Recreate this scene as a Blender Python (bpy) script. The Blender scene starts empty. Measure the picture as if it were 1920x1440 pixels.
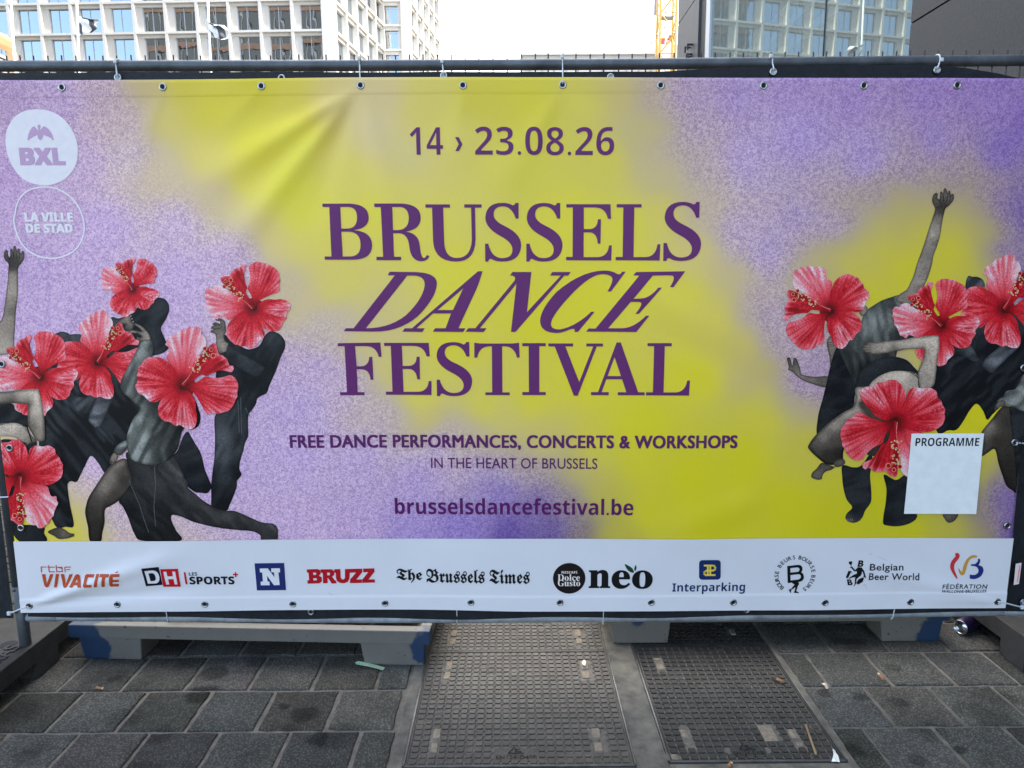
import bpy, bmesh, math, random
import numpy as np
from mathutils import Vector, Matrix, noise
from mathutils.geometry import delaunay_2d_cdt

random.seed(7)
rng = np.random.default_rng(7)
S = bpy.context.scene
COL = S.collection
R = math.radians

# ---------------------------------------------------------------- camera, sky, sun, exposure
FPX, PITCH, ROLL, DCAM, HCAM = 1331.0, R(9.0), R(-0.4), 2.36, 1.435
cam = bpy.data.cameras.new("camera")
cam.sensor_width = 36.0
cam.lens = 36.0 * FPX / 1920.0
cam.clip_start, cam.clip_end = 0.05, 3000.0
camo = bpy.data.objects.new("camera", cam)
CROT = Matrix.Rotation(R(90) - PITCH, 3, 'X') @ Matrix.Rotation(ROLL, 3, 'Z')
camo.location = (0, -DCAM, HCAM)
camo.rotation_euler = CROT.to_euler()
COL.objects.link(camo)
S.camera = camo

SUN_EL, SUN_AZ = R(47), R(101)          # azimuth clockwise from +Y
world = bpy.data.worlds.new("World")
S.world = world
world.use_nodes = True
wt = world.node_tree
for n in list(wt.nodes):
    wt.nodes.remove(n)
wout = wt.nodes.new('ShaderNodeOutputWorld')
wbg = wt.nodes.new('ShaderNodeBackground')
wbg.inputs['Strength'].default_value = 0.15
sky = wt.nodes.new('ShaderNodeTexSky')
sky.sky_type = 'NISHITA'
sky.sun_disc = False
sky.sun_elevation = SUN_EL
sky.sun_rotation = SUN_AZ
sky.air_density, sky.dust_density, sky.ozone_density = 1.0, 1.6, 1.0
# bright thin cloud over the northern half of the sky, clear blue behind the camera
geo = wt.nodes.new('ShaderNodeTexCoord')
sep = wt.nodes.new('ShaderNodeSeparateXYZ')
nz = wt.nodes.new('ShaderNodeTexNoise')
nz.inputs['Scale'].default_value = 2.2
nz.inputs['Detail'].default_value = 6
ma = wt.nodes.new('ShaderNodeMath'); ma.operation = 'MULTIPLY_ADD'
ma.inputs[1].default_value = 0.55; 
mr = wt.nodes.new('ShaderNodeMapRange')
mr.inputs['From Min'].default_value = 0.05; mr.inputs['From Max'].default_value = 0.75
mx = wt.nodes.new('ShaderNodeMix'); mx.data_type = 'RGBA'
mx.inputs['B'].default_value = (9.0, 8.9, 8.75, 1)
wt.links.new(geo.outputs['Generated'], sep.inputs[0])
wt.links.new(geo.outputs['Generated'], nz.inputs['Vector'])
wt.links.new(nz.outputs['Fac'], ma.inputs[0])
wt.links.new(sep.outputs['Y'], ma.inputs[2])
wt.links.new(ma.outputs[0], mr.inputs['Value'])
wt.links.new(mr.outputs[0], mx.inputs['Factor'])
wt.links.new(sky.outputs[0], mx.inputs['A'])
wt.links.new(mx.outputs['Result'], wbg.inputs['Color'])
wt.links.new(wbg.outputs[0], wout.inputs['Surface'])

sl = bpy.data.lights.new("sun", 'SUN')
sl.energy = 2.0
sl.angle = R(0.53)
sl.color = (1.0, 0.955, 0.88)
so = bpy.data.objects.new("sun", sl)
sd = Vector((math.sin(SUN_AZ) * math.cos(SUN_EL), math.cos(SUN_AZ) * math.cos(SUN_EL), math.sin(SUN_EL)))
so.rotation_euler = sd.to_track_quat('Z', 'Y').to_euler()
so.location = sd * 60
COL.objects.link(so)

vs = S.view_settings
vs.view_transform, vs.look, vs.gamma, vs.use_curve_mapping = 'Standard', 'None', 1.0, False
vs.exposure = 2.15

# ---------------------------------------------------------------- helpers: pixel -> place
CR = np.array(CROT)
CPOS = np.array([0, -DCAM, HCAM])
def rays(px, py):
    px, py = np.asarray(px, float), np.asarray(py, float)
    d = np.stack([(px - 960) / FPX, (720 - py) / FPX, -np.ones_like(px)], -1)
    return d @ CR.T
def on_y(px, py, Y):
    d = rays(px, py); t = (Y - CPOS[1]) / d[..., 1]
    return CPOS + d * np.asarray(t)[..., None]
def on_z(px, py, Z):
    d = rays(px, py); t = (Z - CPOS[2]) / d[..., 2]
    return CPOS + d * np.asarray(t)[..., None]
def on_x(px, py, X):
    d = rays(px, py); t = (X - CPOS[0]) / d[..., 0]
    return CPOS + d * np.asarray(t)[..., None]
def to_px(P):
    q = (np.asarray(P) - CPOS) @ CR
    return np.stack([960 - FPX * q[..., 0] / q[..., 2], 720 + FPX * q[..., 1] / q[..., 2]], -1)
def fit(xs, ys):
    xs, ys = np.array(xs, float), np.array(ys, float)
    return lambda v: np.interp(v, xs, ys)

def lin(c):
    c = np.asarray(c, float) / 255.0
    return np.where(c <= 0.04045, c / 12.92, ((c + 0.055) / 1.055) ** 2.4)
WHITE = lin((186, 208, 238))            # the plain white vinyl as the photograph shows it in this shade
SHEEN = 0.010                           # what the surface gloss adds
def alb(c, k=1.0):                      # picture colour of a shaded thing -> its own colour
    return np.clip((lin(c) - SHEEN) / WHITE * 0.82 * k, 0.006, 0.9)
def rgba(c, k=1.0):
    a = alb(c, k); return (float(a[0]), float(a[1]), float(a[2]), 1.0)

def _h(ix, iy, s):
    n = (ix.astype(np.int64) * 374761393 + iy.astype(np.int64) * 668265263 + s * 982451653) & 0x7fffffff
    n = ((n ^ (n >> 13)) * 1274126177) & 0x7fffffff
    return ((n ^ (n >> 16)) & 0xffff) / 65535.0
def vnoise(x, y, s=0):
    x, y = np.asarray(x, float), np.asarray(y, float)
    ix, iy = np.floor(x), np.floor(y)
    fx, fy = x - ix, y - iy
    fx, fy = fx * fx * (3 - 2 * fx), fy * fy * (3 - 2 * fy)
    a, b, c, d = _h(ix, iy, s), _h(ix + 1, iy, s), _h(ix, iy + 1, s), _h(ix + 1, iy + 1, s)
    return (a * (1 - fx) + b * fx) * (1 - fy) + (c * (1 - fx) + d * fx) * fy
def sstep(a, b, x):
    t = np.clip((np.asarray(x, float) - a) / (b - a), 0, 1); return t * t * (3 - 2 * t)

# ---------------------------------------------------------------- helpers: objects
def tag(o, label=None, cat=None, group=None, kind=None):
    if label: o['label'] = label
    if cat: o['category'] = cat
    if group: o['group'] = group
    if kind: o['kind'] = kind
    return o
def empty(name, loc, label=None, cat=None, group=None):
    o = bpy.data.objects.new(name, None); o.location = loc; o.empty_display_size = 0.1
    COL.objects.link(o)
    return tag(o, label, cat, group)
def adopt(o, parent):
    o.parent = parent
    m, p = Matrix.Identity(4), parent
    m = Matrix.Translation(-Vector(parent.location)) if parent.parent is None else Matrix.Identity(4)
    o.matrix_parent_inverse = m
    return o
def link(name, me, parent=None):
    o = bpy.data.objects.new(name, me); COL.objects.link(o)
    if parent is not None: adopt(o, parent)
    return o
def mesh_obj(name, verts, faces, mats, parent=None, smooth=False, midx=None, colors=None):
    me = bpy.data.meshes.new(name)
    me.from_pydata([tuple(map(float, v)) for v in verts], [], [tuple(int(i) for i in f) for f in faces])
    if not isinstance(mats, (list, tuple)): mats = [mats]
    for m in mats: me.materials.append(m)
    if midx is not None: me.polygons.foreach_set('material_index', np.asarray(midx, dtype=np.int32))
    if smooth: me.polygons.foreach_set('use_smooth', np.ones(len(me.polygons), dtype=bool))
    if colors is not None:
        at = me.color_attributes.new('Col', 'FLOAT_COLOR', 'POINT')
        at.data.foreach_set('color', np.asarray(colors, dtype=np.float32).ravel())
    me.update()
    return link(name, me, parent)

class MB:
    def __init__(s): s.v, s.f, s.m = [], [], []
    def add(s, vs, fs, mi=0, M=None):
        b = len(s.v)
        for v in vs:
            s.v.append(tuple(M @ Vector(v)) if M is not None else tuple(v))
        for f in fs: s.f.append(tuple(b + i for i in f)); s.m.append(mi)
    def box(s, x0, x1, y0, y1, z0, z1, mi=0, M=None):
        s.add([(x0,y0,z0),(x1,y0,z0),(x1,y1,z0),(x0,y1,z0),(x0,y0,z1),(x1,y0,z1),(x1,y1,z1),(x0,y1,z1)],
              [(0,3,2,1),(4,5,6,7),(0,1,5,4),(1,2,6,5),(2,3,7,6),(3,0,4,7)], mi, M)
    def tube(s, pts, r, n=10, mi=0, cap=True):
        pts = [Vector(p) for p in pts]; rings = []
        rr = r if isinstance(r, (list, tuple)) else [r] * len(pts)
        b = len(s.v); up = None
        for i, p in enumerate(pts):
            t = (pts[min(i+1, len(pts)-1)] - pts[max(i-1, 0)]).normalized()
            if up is None: up = t.orthogonal().normalized()
            up = (up - t * up.dot(t)).normalized(); sd_ = t.cross(up)
            for k in range(n):
                a = 2 * math.pi * k / n
                s.v.append(tuple(p + (up * math.cos(a) + sd_ * math.sin(a)) * rr[i]))
        for i in range(len(pts) - 1):
            for k in range(n):
                a0, a1 = b + i*n + k, b + i*n + (k+1) % n
                s.f.append((a0, a1, a1 + n, a0 + n)); s.m.append(mi)
        if cap:
            s.f.append(tuple(b + k for k in reversed(range(n)))); s.m.append(mi)
            e = b + (len(pts)-1)*n
            s.f.append(tuple(e + k for k in range(n))); s.m.append(mi)
    def lathe(s, prof, n, M, mi=0, mis=None):
        b = len(s.v)
        for (r, z) in prof:
            for k in range(n):
                a = 2*math.pi*k/n
                s.v.append(tuple(M @ Vector((r*math.cos(a), r*math.sin(a), z))))
        for i in range(len(prof)-1):
            for k in range(n):
                s.f.append((b+i*n+k, b+i*n+(k+1)%n, b+(i+1)*n+(k+1)%n, b+(i+1)*n+k)); s.m.append(mis[i] if mis else mi)
    def prism(s, poly, y0, y1, mi=0):           # poly of (x,z), extruded along y
        n = len(poly); b = len(s.v)
        s.v += [(p[0], y0, p[1]) for p in poly] + [(p[0], y1, p[1]) for p in poly]
        s.f.append(tuple(b+i for i in range(n))); s.m.append(mi)
        s.f.append(tuple(b+n+i for i in reversed(range(n)))); s.m.append(mi)
        for i in range(n):
            j = (i+1) % n; s.f.append((b+i, b+n+i, b+n+j, b+j)); s.m.append(mi)
    def obj(s, name, mats, parent=None, smooth=False, bevel=0, auto=None):
        o = mesh_obj(name, s.v, s.f, mats, parent, smooth, s.m)
        if bevel or auto:
            bm = bmesh.new(); bm.from_mesh(o.data)
            bmesh.ops.recalc_face_normals(bm, faces=bm.faces)
            if bevel:
                bmesh.ops.bevel(bm, geom=[e for e in bm.edges if len(e.link_faces) == 2 and e.calc_face_angle(0) > 0.5], offset=bevel, segments=2, affect='EDGES', profile=0.6)
            bm.to_mesh(o.data); bm.free()
        return o

# ---------------------------------------------------------------- materials
def mat(name, color=(0.5,0.5,0.5,1), rough=0.6, metal=0.0, spec=0.5, noise_amp=0.0, noise_scale=8.0, bump=0.0, bump_scale=60.0, color2=None, detail=5, coords='Object'):
    m = bpy.data.materials.new(name); m.use_nodes = True
    t = m.node_tree; b = t.nodes['Principled BSDF']
    b.inputs['Base Color'].default_value = color
    b.inputs['Roughness'].default_value = rough
    b.inputs['Metallic'].default_value = metal
    b.inputs['Specular IOR Level'].default_value = spec
    tc = t.nodes.new('ShaderNodeTexCoord')
    if noise_amp or color2:
        n = t.nodes.new('ShaderNodeTexNoise'); n.inputs['Scale'].default_value = noise_scale; n.inputs['Detail'].default_value = detail
        n.inputs['Roughness'].default_value = 0.65
        t.links.new(tc.outputs[coords], n.inputs['Vector'])
        r = t.nodes.new('ShaderNodeMapRange'); r.inputs['From Min'].default_value = 0.3; r.inputs['From Max'].default_value = 0.7
        t.links.new(n.outputs['Fac'], r.inputs['Value'])
        x = t.nodes.new('ShaderNodeMix'); x.data_type = 'RGBA'
        if color2 is None:
            x.inputs['A'].default_value = tuple(c * (1 - noise_amp) for c in color[:3]) + (1,)
            x.inputs['B'].default_value = tuple(min(1, c * (1 + noise_amp)) for c in color[:3]) + (1,)
        else:
            x.inputs['A'].default_value = color; x.inputs['B'].default_value = color2
        t.links.new(r.outputs[0], x.inputs['Factor'])
        t.links.new(x.outputs['Result'], b.inputs['Base Color'])
    if bump:
        n2 = t.nodes.new('ShaderNodeTexNoise'); n2.inputs['Scale'].default_value = bump_scale; n2.inputs['Detail'].default_value = 4
        t.links.new(tc.outputs[coords], n2.inputs['Vector'])
        bp = t.nodes.new('ShaderNodeBump'); bp.inputs['Strength'].default_value = bump; bp.inputs['Distance'].default_value = 0.004
        t.links.new(n2.outputs['Fac'], bp.inputs['Height']); t.links.new(bp.outputs[0], b.inputs['Normal'])
    return m

def vinyl(name, grain):
    """printed vinyl: colour from the mesh's print colours, soft printed grain"""
    m = bpy.data.materials.new(name); m.use_nodes = True
    t = m.node_tree; b = t.nodes['Principled BSDF']
    b.inputs['Roughness'].default_value = 0.42
    b.inputs['Specular IOR Level'].default_value = 0.16
    a = t.nodes.new('ShaderNodeAttribute'); a.attribute_name = 'Col'
    tc = t.nodes.new('ShaderNodeTexCoord')
    if grain == 'mottle':
        n = t.nodes.new('ShaderNodeTexNoise'); n.inputs['Scale'].default_value = 128; n.inputs['Detail'].default_value = 0.4; n.inputs['Distortion'].default_value = 1.5
        t.links.new(tc.outputs['Object'], n.inputs['Vector'])
        r = t.nodes.new('ShaderNodeMapRange'); r.inputs['From Min'].default_value = 0.36; r.inputs['From Max'].default_value = 0.64
        r.inputs['To Min'].default_value = -1; r.inputs['To Max'].default_value = 1
        t.links.new(n.outputs['Fac'], r.inputs['Value'])
        mu = t.nodes.new('ShaderNodeMath'); mu.operation = 'MULTIPLY'
        t.links.new(r.outputs[0], mu.inputs[0]); t.links.new(a.outputs['Alpha'], mu.inputs[1])
        n3 = t.nodes.new('ShaderNodeTexNoise'); n3.inputs['Scale'].default_value = 9; n3.inputs['Detail'].default_value = 2
        t.links.new(tc.outputs['Object'], n3.inputs['Vector'])
        sc = t.nodes.new('ShaderNodeVectorMath'); sc.operation = 'SCALE'; sc.inputs[0].default_value = (0.27, 0.33, 0.19)
        t.links.new(mu.outputs[0], sc.inputs['Scale'])
        on = t.nodes.new('ShaderNodeVectorMath'); on.operation = 'ADD'; on.inputs[1].default_value = (1, 1, 1)
        t.links.new(sc.outputs[0], on.inputs[0])
        ml = t.nodes.new('ShaderNodeVectorMath'); ml.operation = 'MULTIPLY'
        t.links.new(a.outputs['Color'], ml.inputs[0]); t.links.new(on.outputs[0], ml.inputs[1])
        t.links.new(ml.outputs[0], b.inputs['Base Color'])
    else:
        n = t.nodes.new('ShaderNodeTexNoise'); n.inputs['Scale'].default_value = 300; n.inputs['Detail'].default_value = 1
        t.links.new(tc.outputs['Object'], n.inputs['Vector'])
        r = t.nodes.new('ShaderNodeMapRange'); r.inputs['From Min'].default_value = 0.3; r.inputs['From Max'].default_value = 0.7
        r.inputs['To Min'].default_value = 1 - grain; r.inputs['To Max'].default_value = 1 + grain
        t.links.new(n.outputs['Fac'], r.inputs['Value'])
        sc = t.nodes.new('ShaderNodeVectorMath'); sc.operation = 'SCALE'
        t.links.new(a.outputs['Color'], sc.inputs[0]); t.links.new(r.outputs[0], sc.inputs['Scale'])
        t.links.new(sc.outputs[0], b.inputs['Base Color'])
    # faint weave and dimples of the vinyl
    n2 = t.nodes.new('ShaderNodeTexNoise'); n2.inputs['Scale'].default_value = 26; n2.inputs['Detail'].default_value = 3
    t.links.new(tc.outputs['Object'], n2.inputs['Vector'])
    bp = t.nodes.new('ShaderNodeBump'); bp.inputs['Strength'].default_value = 0.12; bp.inputs['Distance'].default_value = 0.004
    t.links.new(n2.outputs['Fac'], bp.inputs['Height']); t.links.new(bp.outputs[0], b.inputs['Normal'])
    return m
M_BANNER = vinyl('printed_vinyl_mottled', 'mottle')
M_PRINT = vinyl('printed_vinyl_photo', 0.26)
_ink = {}
def ink(c):
    c = tuple(c)
    if c not in _ink:
        _ink[c] = mat('ink_%d_%d_%d' % c, rgba(c), 0.42, spec=0.22, noise_amp=0.05, noise_scale=30)
    return _ink[c]
# ---------------------------------------------------------------- the banner: its surface
YB = -0.037
_a, _b = on_y(640, 178, YB), on_y(640, 1118, YB)
HEM_T, HEM_B = _a[2], _b[2]
def _seg(X, Z, p, q):
    """distance across and position along a fold from p to q (photo pixels)"""
    A, B = on_y(p[0], p[1], YB), on_y(q[0], q[1], YB)
    ax, az, bx, bz = A[0], A[2], B[0], B[2]
    L = math.hypot(bx-ax, bz-az); ux, uz = (bx-ax)/L, (bz-az)/L
    t = ((X-ax)*ux + (Z-az)*uz) / L
    d = -(X-ax)*uz + (Z-az)*ux
    return d, t
FOLDS = [  # from, to, height (m), width at start, width at end (m)
    ((672, 168), (372, 352), 0.0150, 0.014, 0.060),
    ((668, 172), (415, 490), 0.0125, 0.014, 0.060),
    ((668, 172), (560, 470), -0.0050, 0.014, 0.060),
    ((680, 168), (760, 470), 0.0050, 0.015, 0.080),
    ((1052, 168), (900, 420), 0.0045, 0.015, 0.090),
    ((1058, 168), (1290, 420), 0.0060, 0.015, 0.090),
    ((50, 1136), (345, 1036), 0.0110, 0.012, 0.040),
    ((50, 1136), (420, 1095), -0.0060, 0.010, 0.035),
    ((1872, 1128), (1600, 1060), 0.0060, 0.010, 0.050),
    ((1872, 1128), (1700, 1118), 0.0035, 0.010, 0.030),
    ((1902, 830), (1700, 700), 0.0040, 0.012, 0.070),
    ((1440, 930), (1240, 1000), 0.0040, 0.05, 0.06),
    ((1150, 520), (1400, 650), 0.0035, 0.03, 0.05),
    ((1200, 600), (1450, 740), -0.0030, 0.03, 0.05),
    ((1240, 165), (1340, 300), 0.0030, 0.012, 0.05),
    ((868, 165), (850, 330), 0.0026, 0.012, 0.06),
    ((490, 166), (400, 260), 0.0030, 0.012, 0.05),
    ((305, 168), (240, 330), 0.0028, 0.012, 0.05),
]
def disp(X, Z):
    X, Z = np.asarray(X, float), np.asarray(Z, float)
    h = 0.006*np.sin(1.9*X + 0.7*Z + 0.4) + 0.004*np.sin(3.7*X - 2.2*Z + 1.1) + 0.010*sstep(0.3, 1.0, Z)*(1-sstep(1.2, 1.75, Z))
    h = h + 0.0022*np.sin(9.0*X + 5.0*Z) * np.sin(4.0*Z - 2.0*X)
    for p, q, a, w0, w1 in FOLDS:
        d, t = _seg(X, Z, p, q)
        w = w0 + (w1-w0)*np.clip(t, 0, 1)
        h = h + a*sstep(-0.02, 0.25, t)*(1-sstep(0.55, 1.15, t))*np.exp(-(d/w)**2)
    # welded hems top and bottom stand a little proud
    h = h + 0.0011*sstep(HEM_T-0.003, HEM_T+0.003, Z) + 0.0018*(1-sstep(HEM_B-0.003, HEM_B+0.003, Z))
    return h
def on_banner(px, py, off=0.0):
    px, py = np.asarray(px, float), np.asarray(py, float)
    P = on_y(px, py, YB - 0.008)
    for _ in range(3):
        P = on_y(px, py, YB - disp(P[..., 0], P[..., 2]) - off)
    return P
def lay(X, Z, off):                    # a point of the banner's front, off metres proud of it
    X, Z = np.asarray(X, float), np.asarray(Z, float)
    return np.stack([X, YB - disp(X, Z) - off, Z], -1)

# outline
LTOP, RTOP = on_y(-64, 149, YB), on_y(1984, 148, YB)
LBOT, RBOT = on_y(42, 1147, YB), on_y(1882.5, 1138.5, YB)
tx = [-64, 0, 150, 300, 450, 640, 790, 960, 1080, 1180, 1400, 1600, 1760, 1920, 1984]
ty = [149.5, 149, 149.5, 148.5, 148, 146.5, 146.5, 145.5, 145, 145.5, 145.5, 146, 146, 147, 148]
_t = on_y(tx, ty, YB); top_z = fit(_t[:, 0], _t[:, 2])
bx = [42, 200, 400, 640, 850, 960, 1130, 1280, 1500, 1700, 1882]
by = [1147, 1146.5, 1145.5, 1142.8, 1142.5, 1143, 1142.5, 1142, 1142.3, 1141, 1138.5]
_t = on_y(bx, by, YB); bot_z = fit(_t[:, 0], _t[:, 2])
# left and right edges follow the photograph's slightly bowed outline
ly = [149, 683, 807, 1014, 1147]; lx = [-64, -14, 0, 26.5, 42]
_t = on_y(lx, ly, YB); lef_x = fit(_t[::-1, 2], _t[::-1, 0])
ry = [148, 680, 822, 997, 1138]; rx = [1984, 1932, 1916, 1900, 1882.5]
_t = on_y(rx, ry, YB); rig_x = fit(_t[::-1, 2], _t[::-1, 0])

# ---------------------------------------------------------------- the banner: its printed ground
YEL, YE2, BEI, GRY = (190,190,62), (176,176,62), (184,178,150), (160,152,140)
PUR, PU2, LAV, PNK = (160,146,196), (143,128,192), (176,168,216), (184,160,200)
BLU, DKB, VIO = (138,126,196), (98,80,162), (122,106,184)
FIELD = [
 (-60,160,(156,142,184)),(20,170,(150,136,180)),(110,200,(158,144,190)),(200,175,(160,146,172)),(235,220,(170,158,176)),(270,170,(168,160,120)),(310,230,(184,180,112)),(340,170,(176,172,74)),
 (400,200,(182,180,70)),(480,175,(176,174,66)),(560,180,(182,178,84)),(470,280,(192,192,76)),(560,260,(198,196,86)),(620,175,(186,178,130)),
 (700,180,(186,178,142)),(700,250,(190,184,152)),(660,330,(194,190,110)),(760,300,(188,184,138)),(800,190,(186,182,110)),(840,250,(190,188,112)),(760,350,(192,190,110)),
 (900,180,(182,180,78)),(1000,190,(184,184,72)),(1000,300,(188,188,86)),(1100,190,(184,182,92)),(1120,300,(186,184,92)),(1160,170,(178,170,120)),(1200,240,(176,170,130)),
 (1230,180,(166,156,150)),(1260,330,(180,174,138)),(1300,240,(158,146,176)),(1300,180,(152,138,180)),(1320,330,(168,158,172)),(1380,180,(146,132,188)),(1400,300,(158,146,198)),
 (1500,180,(144,128,186)),(1500,260,(150,138,198)),(1600,190,(142,126,188)),(1620,290,(150,138,198)),(1740,180,(136,118,184)),(1760,270,(138,124,190)),(1860,180,(132,114,182)),(1880,280,(120,104,180)),(1960,220,(116,98,180)),
 (-60,330,(160,146,196)),(40,340,(160,144,194)),(150,300,(166,152,196)),(250,300,(178,168,190)),(190,430,(168,154,204)),(300,330,(186,178,158)),(330,420,(172,160,202)),(380,300,(192,188,112)),(390,370,(184,176,150)),
 (440,390,(190,184,138)),(460,340,(194,192,90)),(540,350,(198,198,76)),(520,440,(190,184,130)),(570,400,(196,196,80)),(600,470,(190,188,100)),(540,520,(180,172,150)),(590,560,(184,176,146)),(450,480,(170,158,196)),
 (640,540,(190,188,104)),(620,620,(180,172,172)),(680,640,(188,182,128)),(650,720,(170,158,196)),(730,700,(188,184,120)),(710,770,(174,164,180)),(790,740,(192,190,90)),(800,790,(184,178,116)),
 (700,400,(192,192,84)),(800,420,(192,190,96)),(900,420,(190,188,108)),(860,520,(192,192,74)),(960,480,(190,190,78)),(1060,430,(192,192,72)),(1160,420,(190,190,72)),(1000,600,(190,190,58)),(850,640,(190,190,66)),(1100,560,(190,190,60)),(1200,520,(192,192,66)),
 (1240,400,(190,186,104)),(1300,470,(190,184,124)),(1330,400,(178,168,160)),(1380,430,(162,150,190)),(1370,520,(182,174,136)),(1440,470,(156,144,194)),(1420,560,(168,156,170)),(1500,420,(152,140,190)),(1290,560,(192,190,76)),(1350,600,(190,186,90)),(1400,640,(184,178,108)),
 (1450,600,(158,146,182)),(1445,680,(174,168,104)),(1490,650,(158,146,182)),(1480,760,(166,158,140)),(1500,700,(148,132,180)),(1510,840,(176,174,80)),(1440,780,(186,186,54)),(1300,700,(190,190,56)),(1100,720,(190,190,54)),(1200,800,(186,188,50)),(1000,760,(190,190,62)),(900,770,(190,190,76)),
 (1400,860,(184,186,46)),(1480,940,(180,182,46)),(1300,900,(184,186,46)),(1560,990,(176,178,46)),(1350,1000,(180,182,48)),(1200,880,(184,184,58)),(1100,830,(186,184,78)),(1010,830,(184,178,116)),(950,800,(186,182,116)),
 (880,820,(176,166,160)),(900,880,(158,148,190)),(820,840,(166,154,200)),(1000,880,(160,150,166)),(1080,890,(176,172,110)),(1060,940,(140,130,150)),(1120,930,(172,170,84)),(1010,940,(104,92,164)),(940,930,(124,112,186)),(960,990,(88,74,156)),(1040,990,(86,74,152)),(1100,1000,(116,106,128)),(1150,1000,(166,164,74)),
 (1210,960,(182,184,54)),(860,980,(126,114,188)),(780,900,(158,146,202)),(780,990,(142,130,196)),(680,860,(166,154,206)),(680,980,(164,150,202)),(560,760,(164,152,204)),(560,860,(168,156,208)),(560,980,(170,156,204)),(600,680,(166,152,200)),(480,700,(164,150,200)),
 (420,480,(170,156,202)),(340,520,(166,152,204)),(150,520,(164,150,198)),(60,520,(160,146,196)),(100,590,(166,152,202)),(-40,600,(160,146,196)),(320,600,(166,152,200)),(360,860,(168,154,204)),(420,850,(166,152,204)),(170,880,(172,156,204)),(150,920,(184,172,182)),(145,965,(184,178,110)),(130,1000,(186,184,64)),(40,1000,(186,184,60)),(180,990,(184,178,150)),(220,960,(172,158,196)),(240,1000,(182,170,180)),(30,950,(186,182,80)),
 (1560,430,(150,138,182)),(1560,500,(170,162,128)),(1620,480,(178,174,98)),(1600,420,(156,144,168)),(1660,430,(174,170,104)),(1650,370,(152,140,164)),(1720,370,(162,154,136)),(1700,330,(142,128,176)),(1780,330,(140,126,168)),(1740,440,(182,180,64)),(1740,395,(172,168,92)),(1800,372,(160,154,112)),(1690,405,(170,166,104)),(1620,445,(172,168,108)),(1570,470,(168,162,124)),(1560,540,(176,174,96)),(1600,510,(182,180,72)),(1660,470,(182,180,68)),(1800,440,(180,178,70)),(1700,385,(164,158,110)),(1850,430,(164,158,110)),(1770,350,(152,144,132)),(1700,500,(184,184,46)),(1780,480,(182,182,50)),(1800,400,(168,164,104)),(1840,440,(166,160,104)),(1830,370,(138,124,160)),(1880,400,(112,98,168)),(1860,500,(160,154,114)),(1820,520,(178,176,70)),(1890,470,(124,110,166)),(1930,400,(100,84,168)),(1940,520,(110,94,168)),
 (1640,560,(184,184,46)),(1740,560,(182,182,48)),(1600,640,(150,138,170)),(1540,700,(146,132,172)),(1850,790,(184,184,44)),(1800,820,(184,184,44)),(1650,930,(176,178,46)),(1840,900,(170,168,70)),(1850,960,(134,124,130)),(1880,940,(100,84,166)),(1890,1000,(92,74,162)),(1830,1000,(146,140,104)),(1790,990,(168,166,74)),(1720,995,(174,176,48)),(1960,900,(96,80,164)),
]
_fx = np.array([f[0] for f in FIELD], float); _fy = np.array([f[1] for f in FIELD], float)
_fc = np.array([lin(f[2]) for f in FIELD])
def ground_colour(px, py):
    px, py = np.asarray(px, float).ravel(), np.asarray(py, float).ravel()
    wx = px + 26*(vnoise(px/60, py/60, 3)-0.5); wy = py + 26*(vnoise(px/60, py/60, 4)-0.5)
    out = np.zeros((len(px), 3))
    for i in range(0, len(px), 20000):
        d2 = (wx[i:i+20000, None]-_fx)**2 + (wy[i:i+20000, None]-_fy)**2
        w = 1.0/(d2 + 40.0**2)**2.0
        out[i:i+20000] = (w @ _fc) / w.sum(1, keepdims=True)
    pq = sstep(0.0, 0.5, (out[:, 2]-out[:, 1])/(out[:, 1]+0.05))[:, None]
    out = out*(1 + pq*np.array([0.08, 0.06, 0.03]))
    ye = sstep(0.25, 0.75, (out[:, 1]-out[:, 2])/(out[:, 1]+0.02))[:, None]
    out = out*(1 + ye*np.array([0.04, 0.05, -0.14]))
    # how purple the ink is drives the strength of the printed mottling
    pu = np.clip((out[:, 2] - 0.55*out[:, 1]) / (out[:, 1] + 0.05), 0, 1.2)
    return out, 0.03 + 0.85*sstep(0.02, 0.75, pu)
# white strip at the foot
wx_ = [26, 200, 400, 700, 960, 1200, 1500, 1700, 1891]; wy_ = [1014.5, 1014, 1012.5, 1009.5, 1007.5, 1007, 1007.5, 1008, 1008.5]
_t = on_y(wx_, wy_, YB); STRIP_Z = fit(_t[:, 0], _t[:, 2])

banner = empty("festival_banner", (0.0, YB, float(LBOT[2])), "large yellow and purple festival banner with red hibiscus dancers and a white sponsor strip", "banner")
NU, NV = 330, 190
_hz = (LTOP[2]-LBOT[2])
zs_t = np.sort(np.concatenate([np.linspace(0, 1, NV-16), [(h_-LBOT[2])/_hz + k_/_hz for h_ in (HEM_T, HEM_B) for k_ in (-.006,-.004,-.0025,-.001,.001,.0025,.004,.006)]]))
# denser rows at the two hems
V, C4 = [], []
uu = np.linspace(0, 1, NU)
Xg = np.zeros((NV, NU)); Zg = np.zeros((NV, NU))
for j, t in enumerate(zs_t):
    z0 = LBOT[2] + (LTOP[2]-LBOT[2])*t
    xl, xr = lef_x(z0), rig_x(z0)
    X = xl + (xr-xl)*uu
    Z = bot_z(X) + (top_z(X)-bot_z(X))*t
    Xg[j], Zg[j] = X, Z
P = np.stack([Xg, YB - disp(Xg, Zg), Zg], -1)
px = to_px(P)
gc, mo = ground_colour(px[..., 0], px[..., 1])
gal = np.clip((gc - SHEEN) / WHITE * 0.82, 0.006, 0.9)
cols = np.concatenate([gal, mo[:, None]], 1)
faces = []
for j in range(NV-1):
    for i in range(NU-1):
        a = j*NU + i; faces.append((a, a+1, a+NU+1, a+NU))
sheet = mesh_obj("printed_sheet", P.reshape(-1, 3), faces, M_BANNER, banner, smooth=True, colors=cols)
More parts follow.
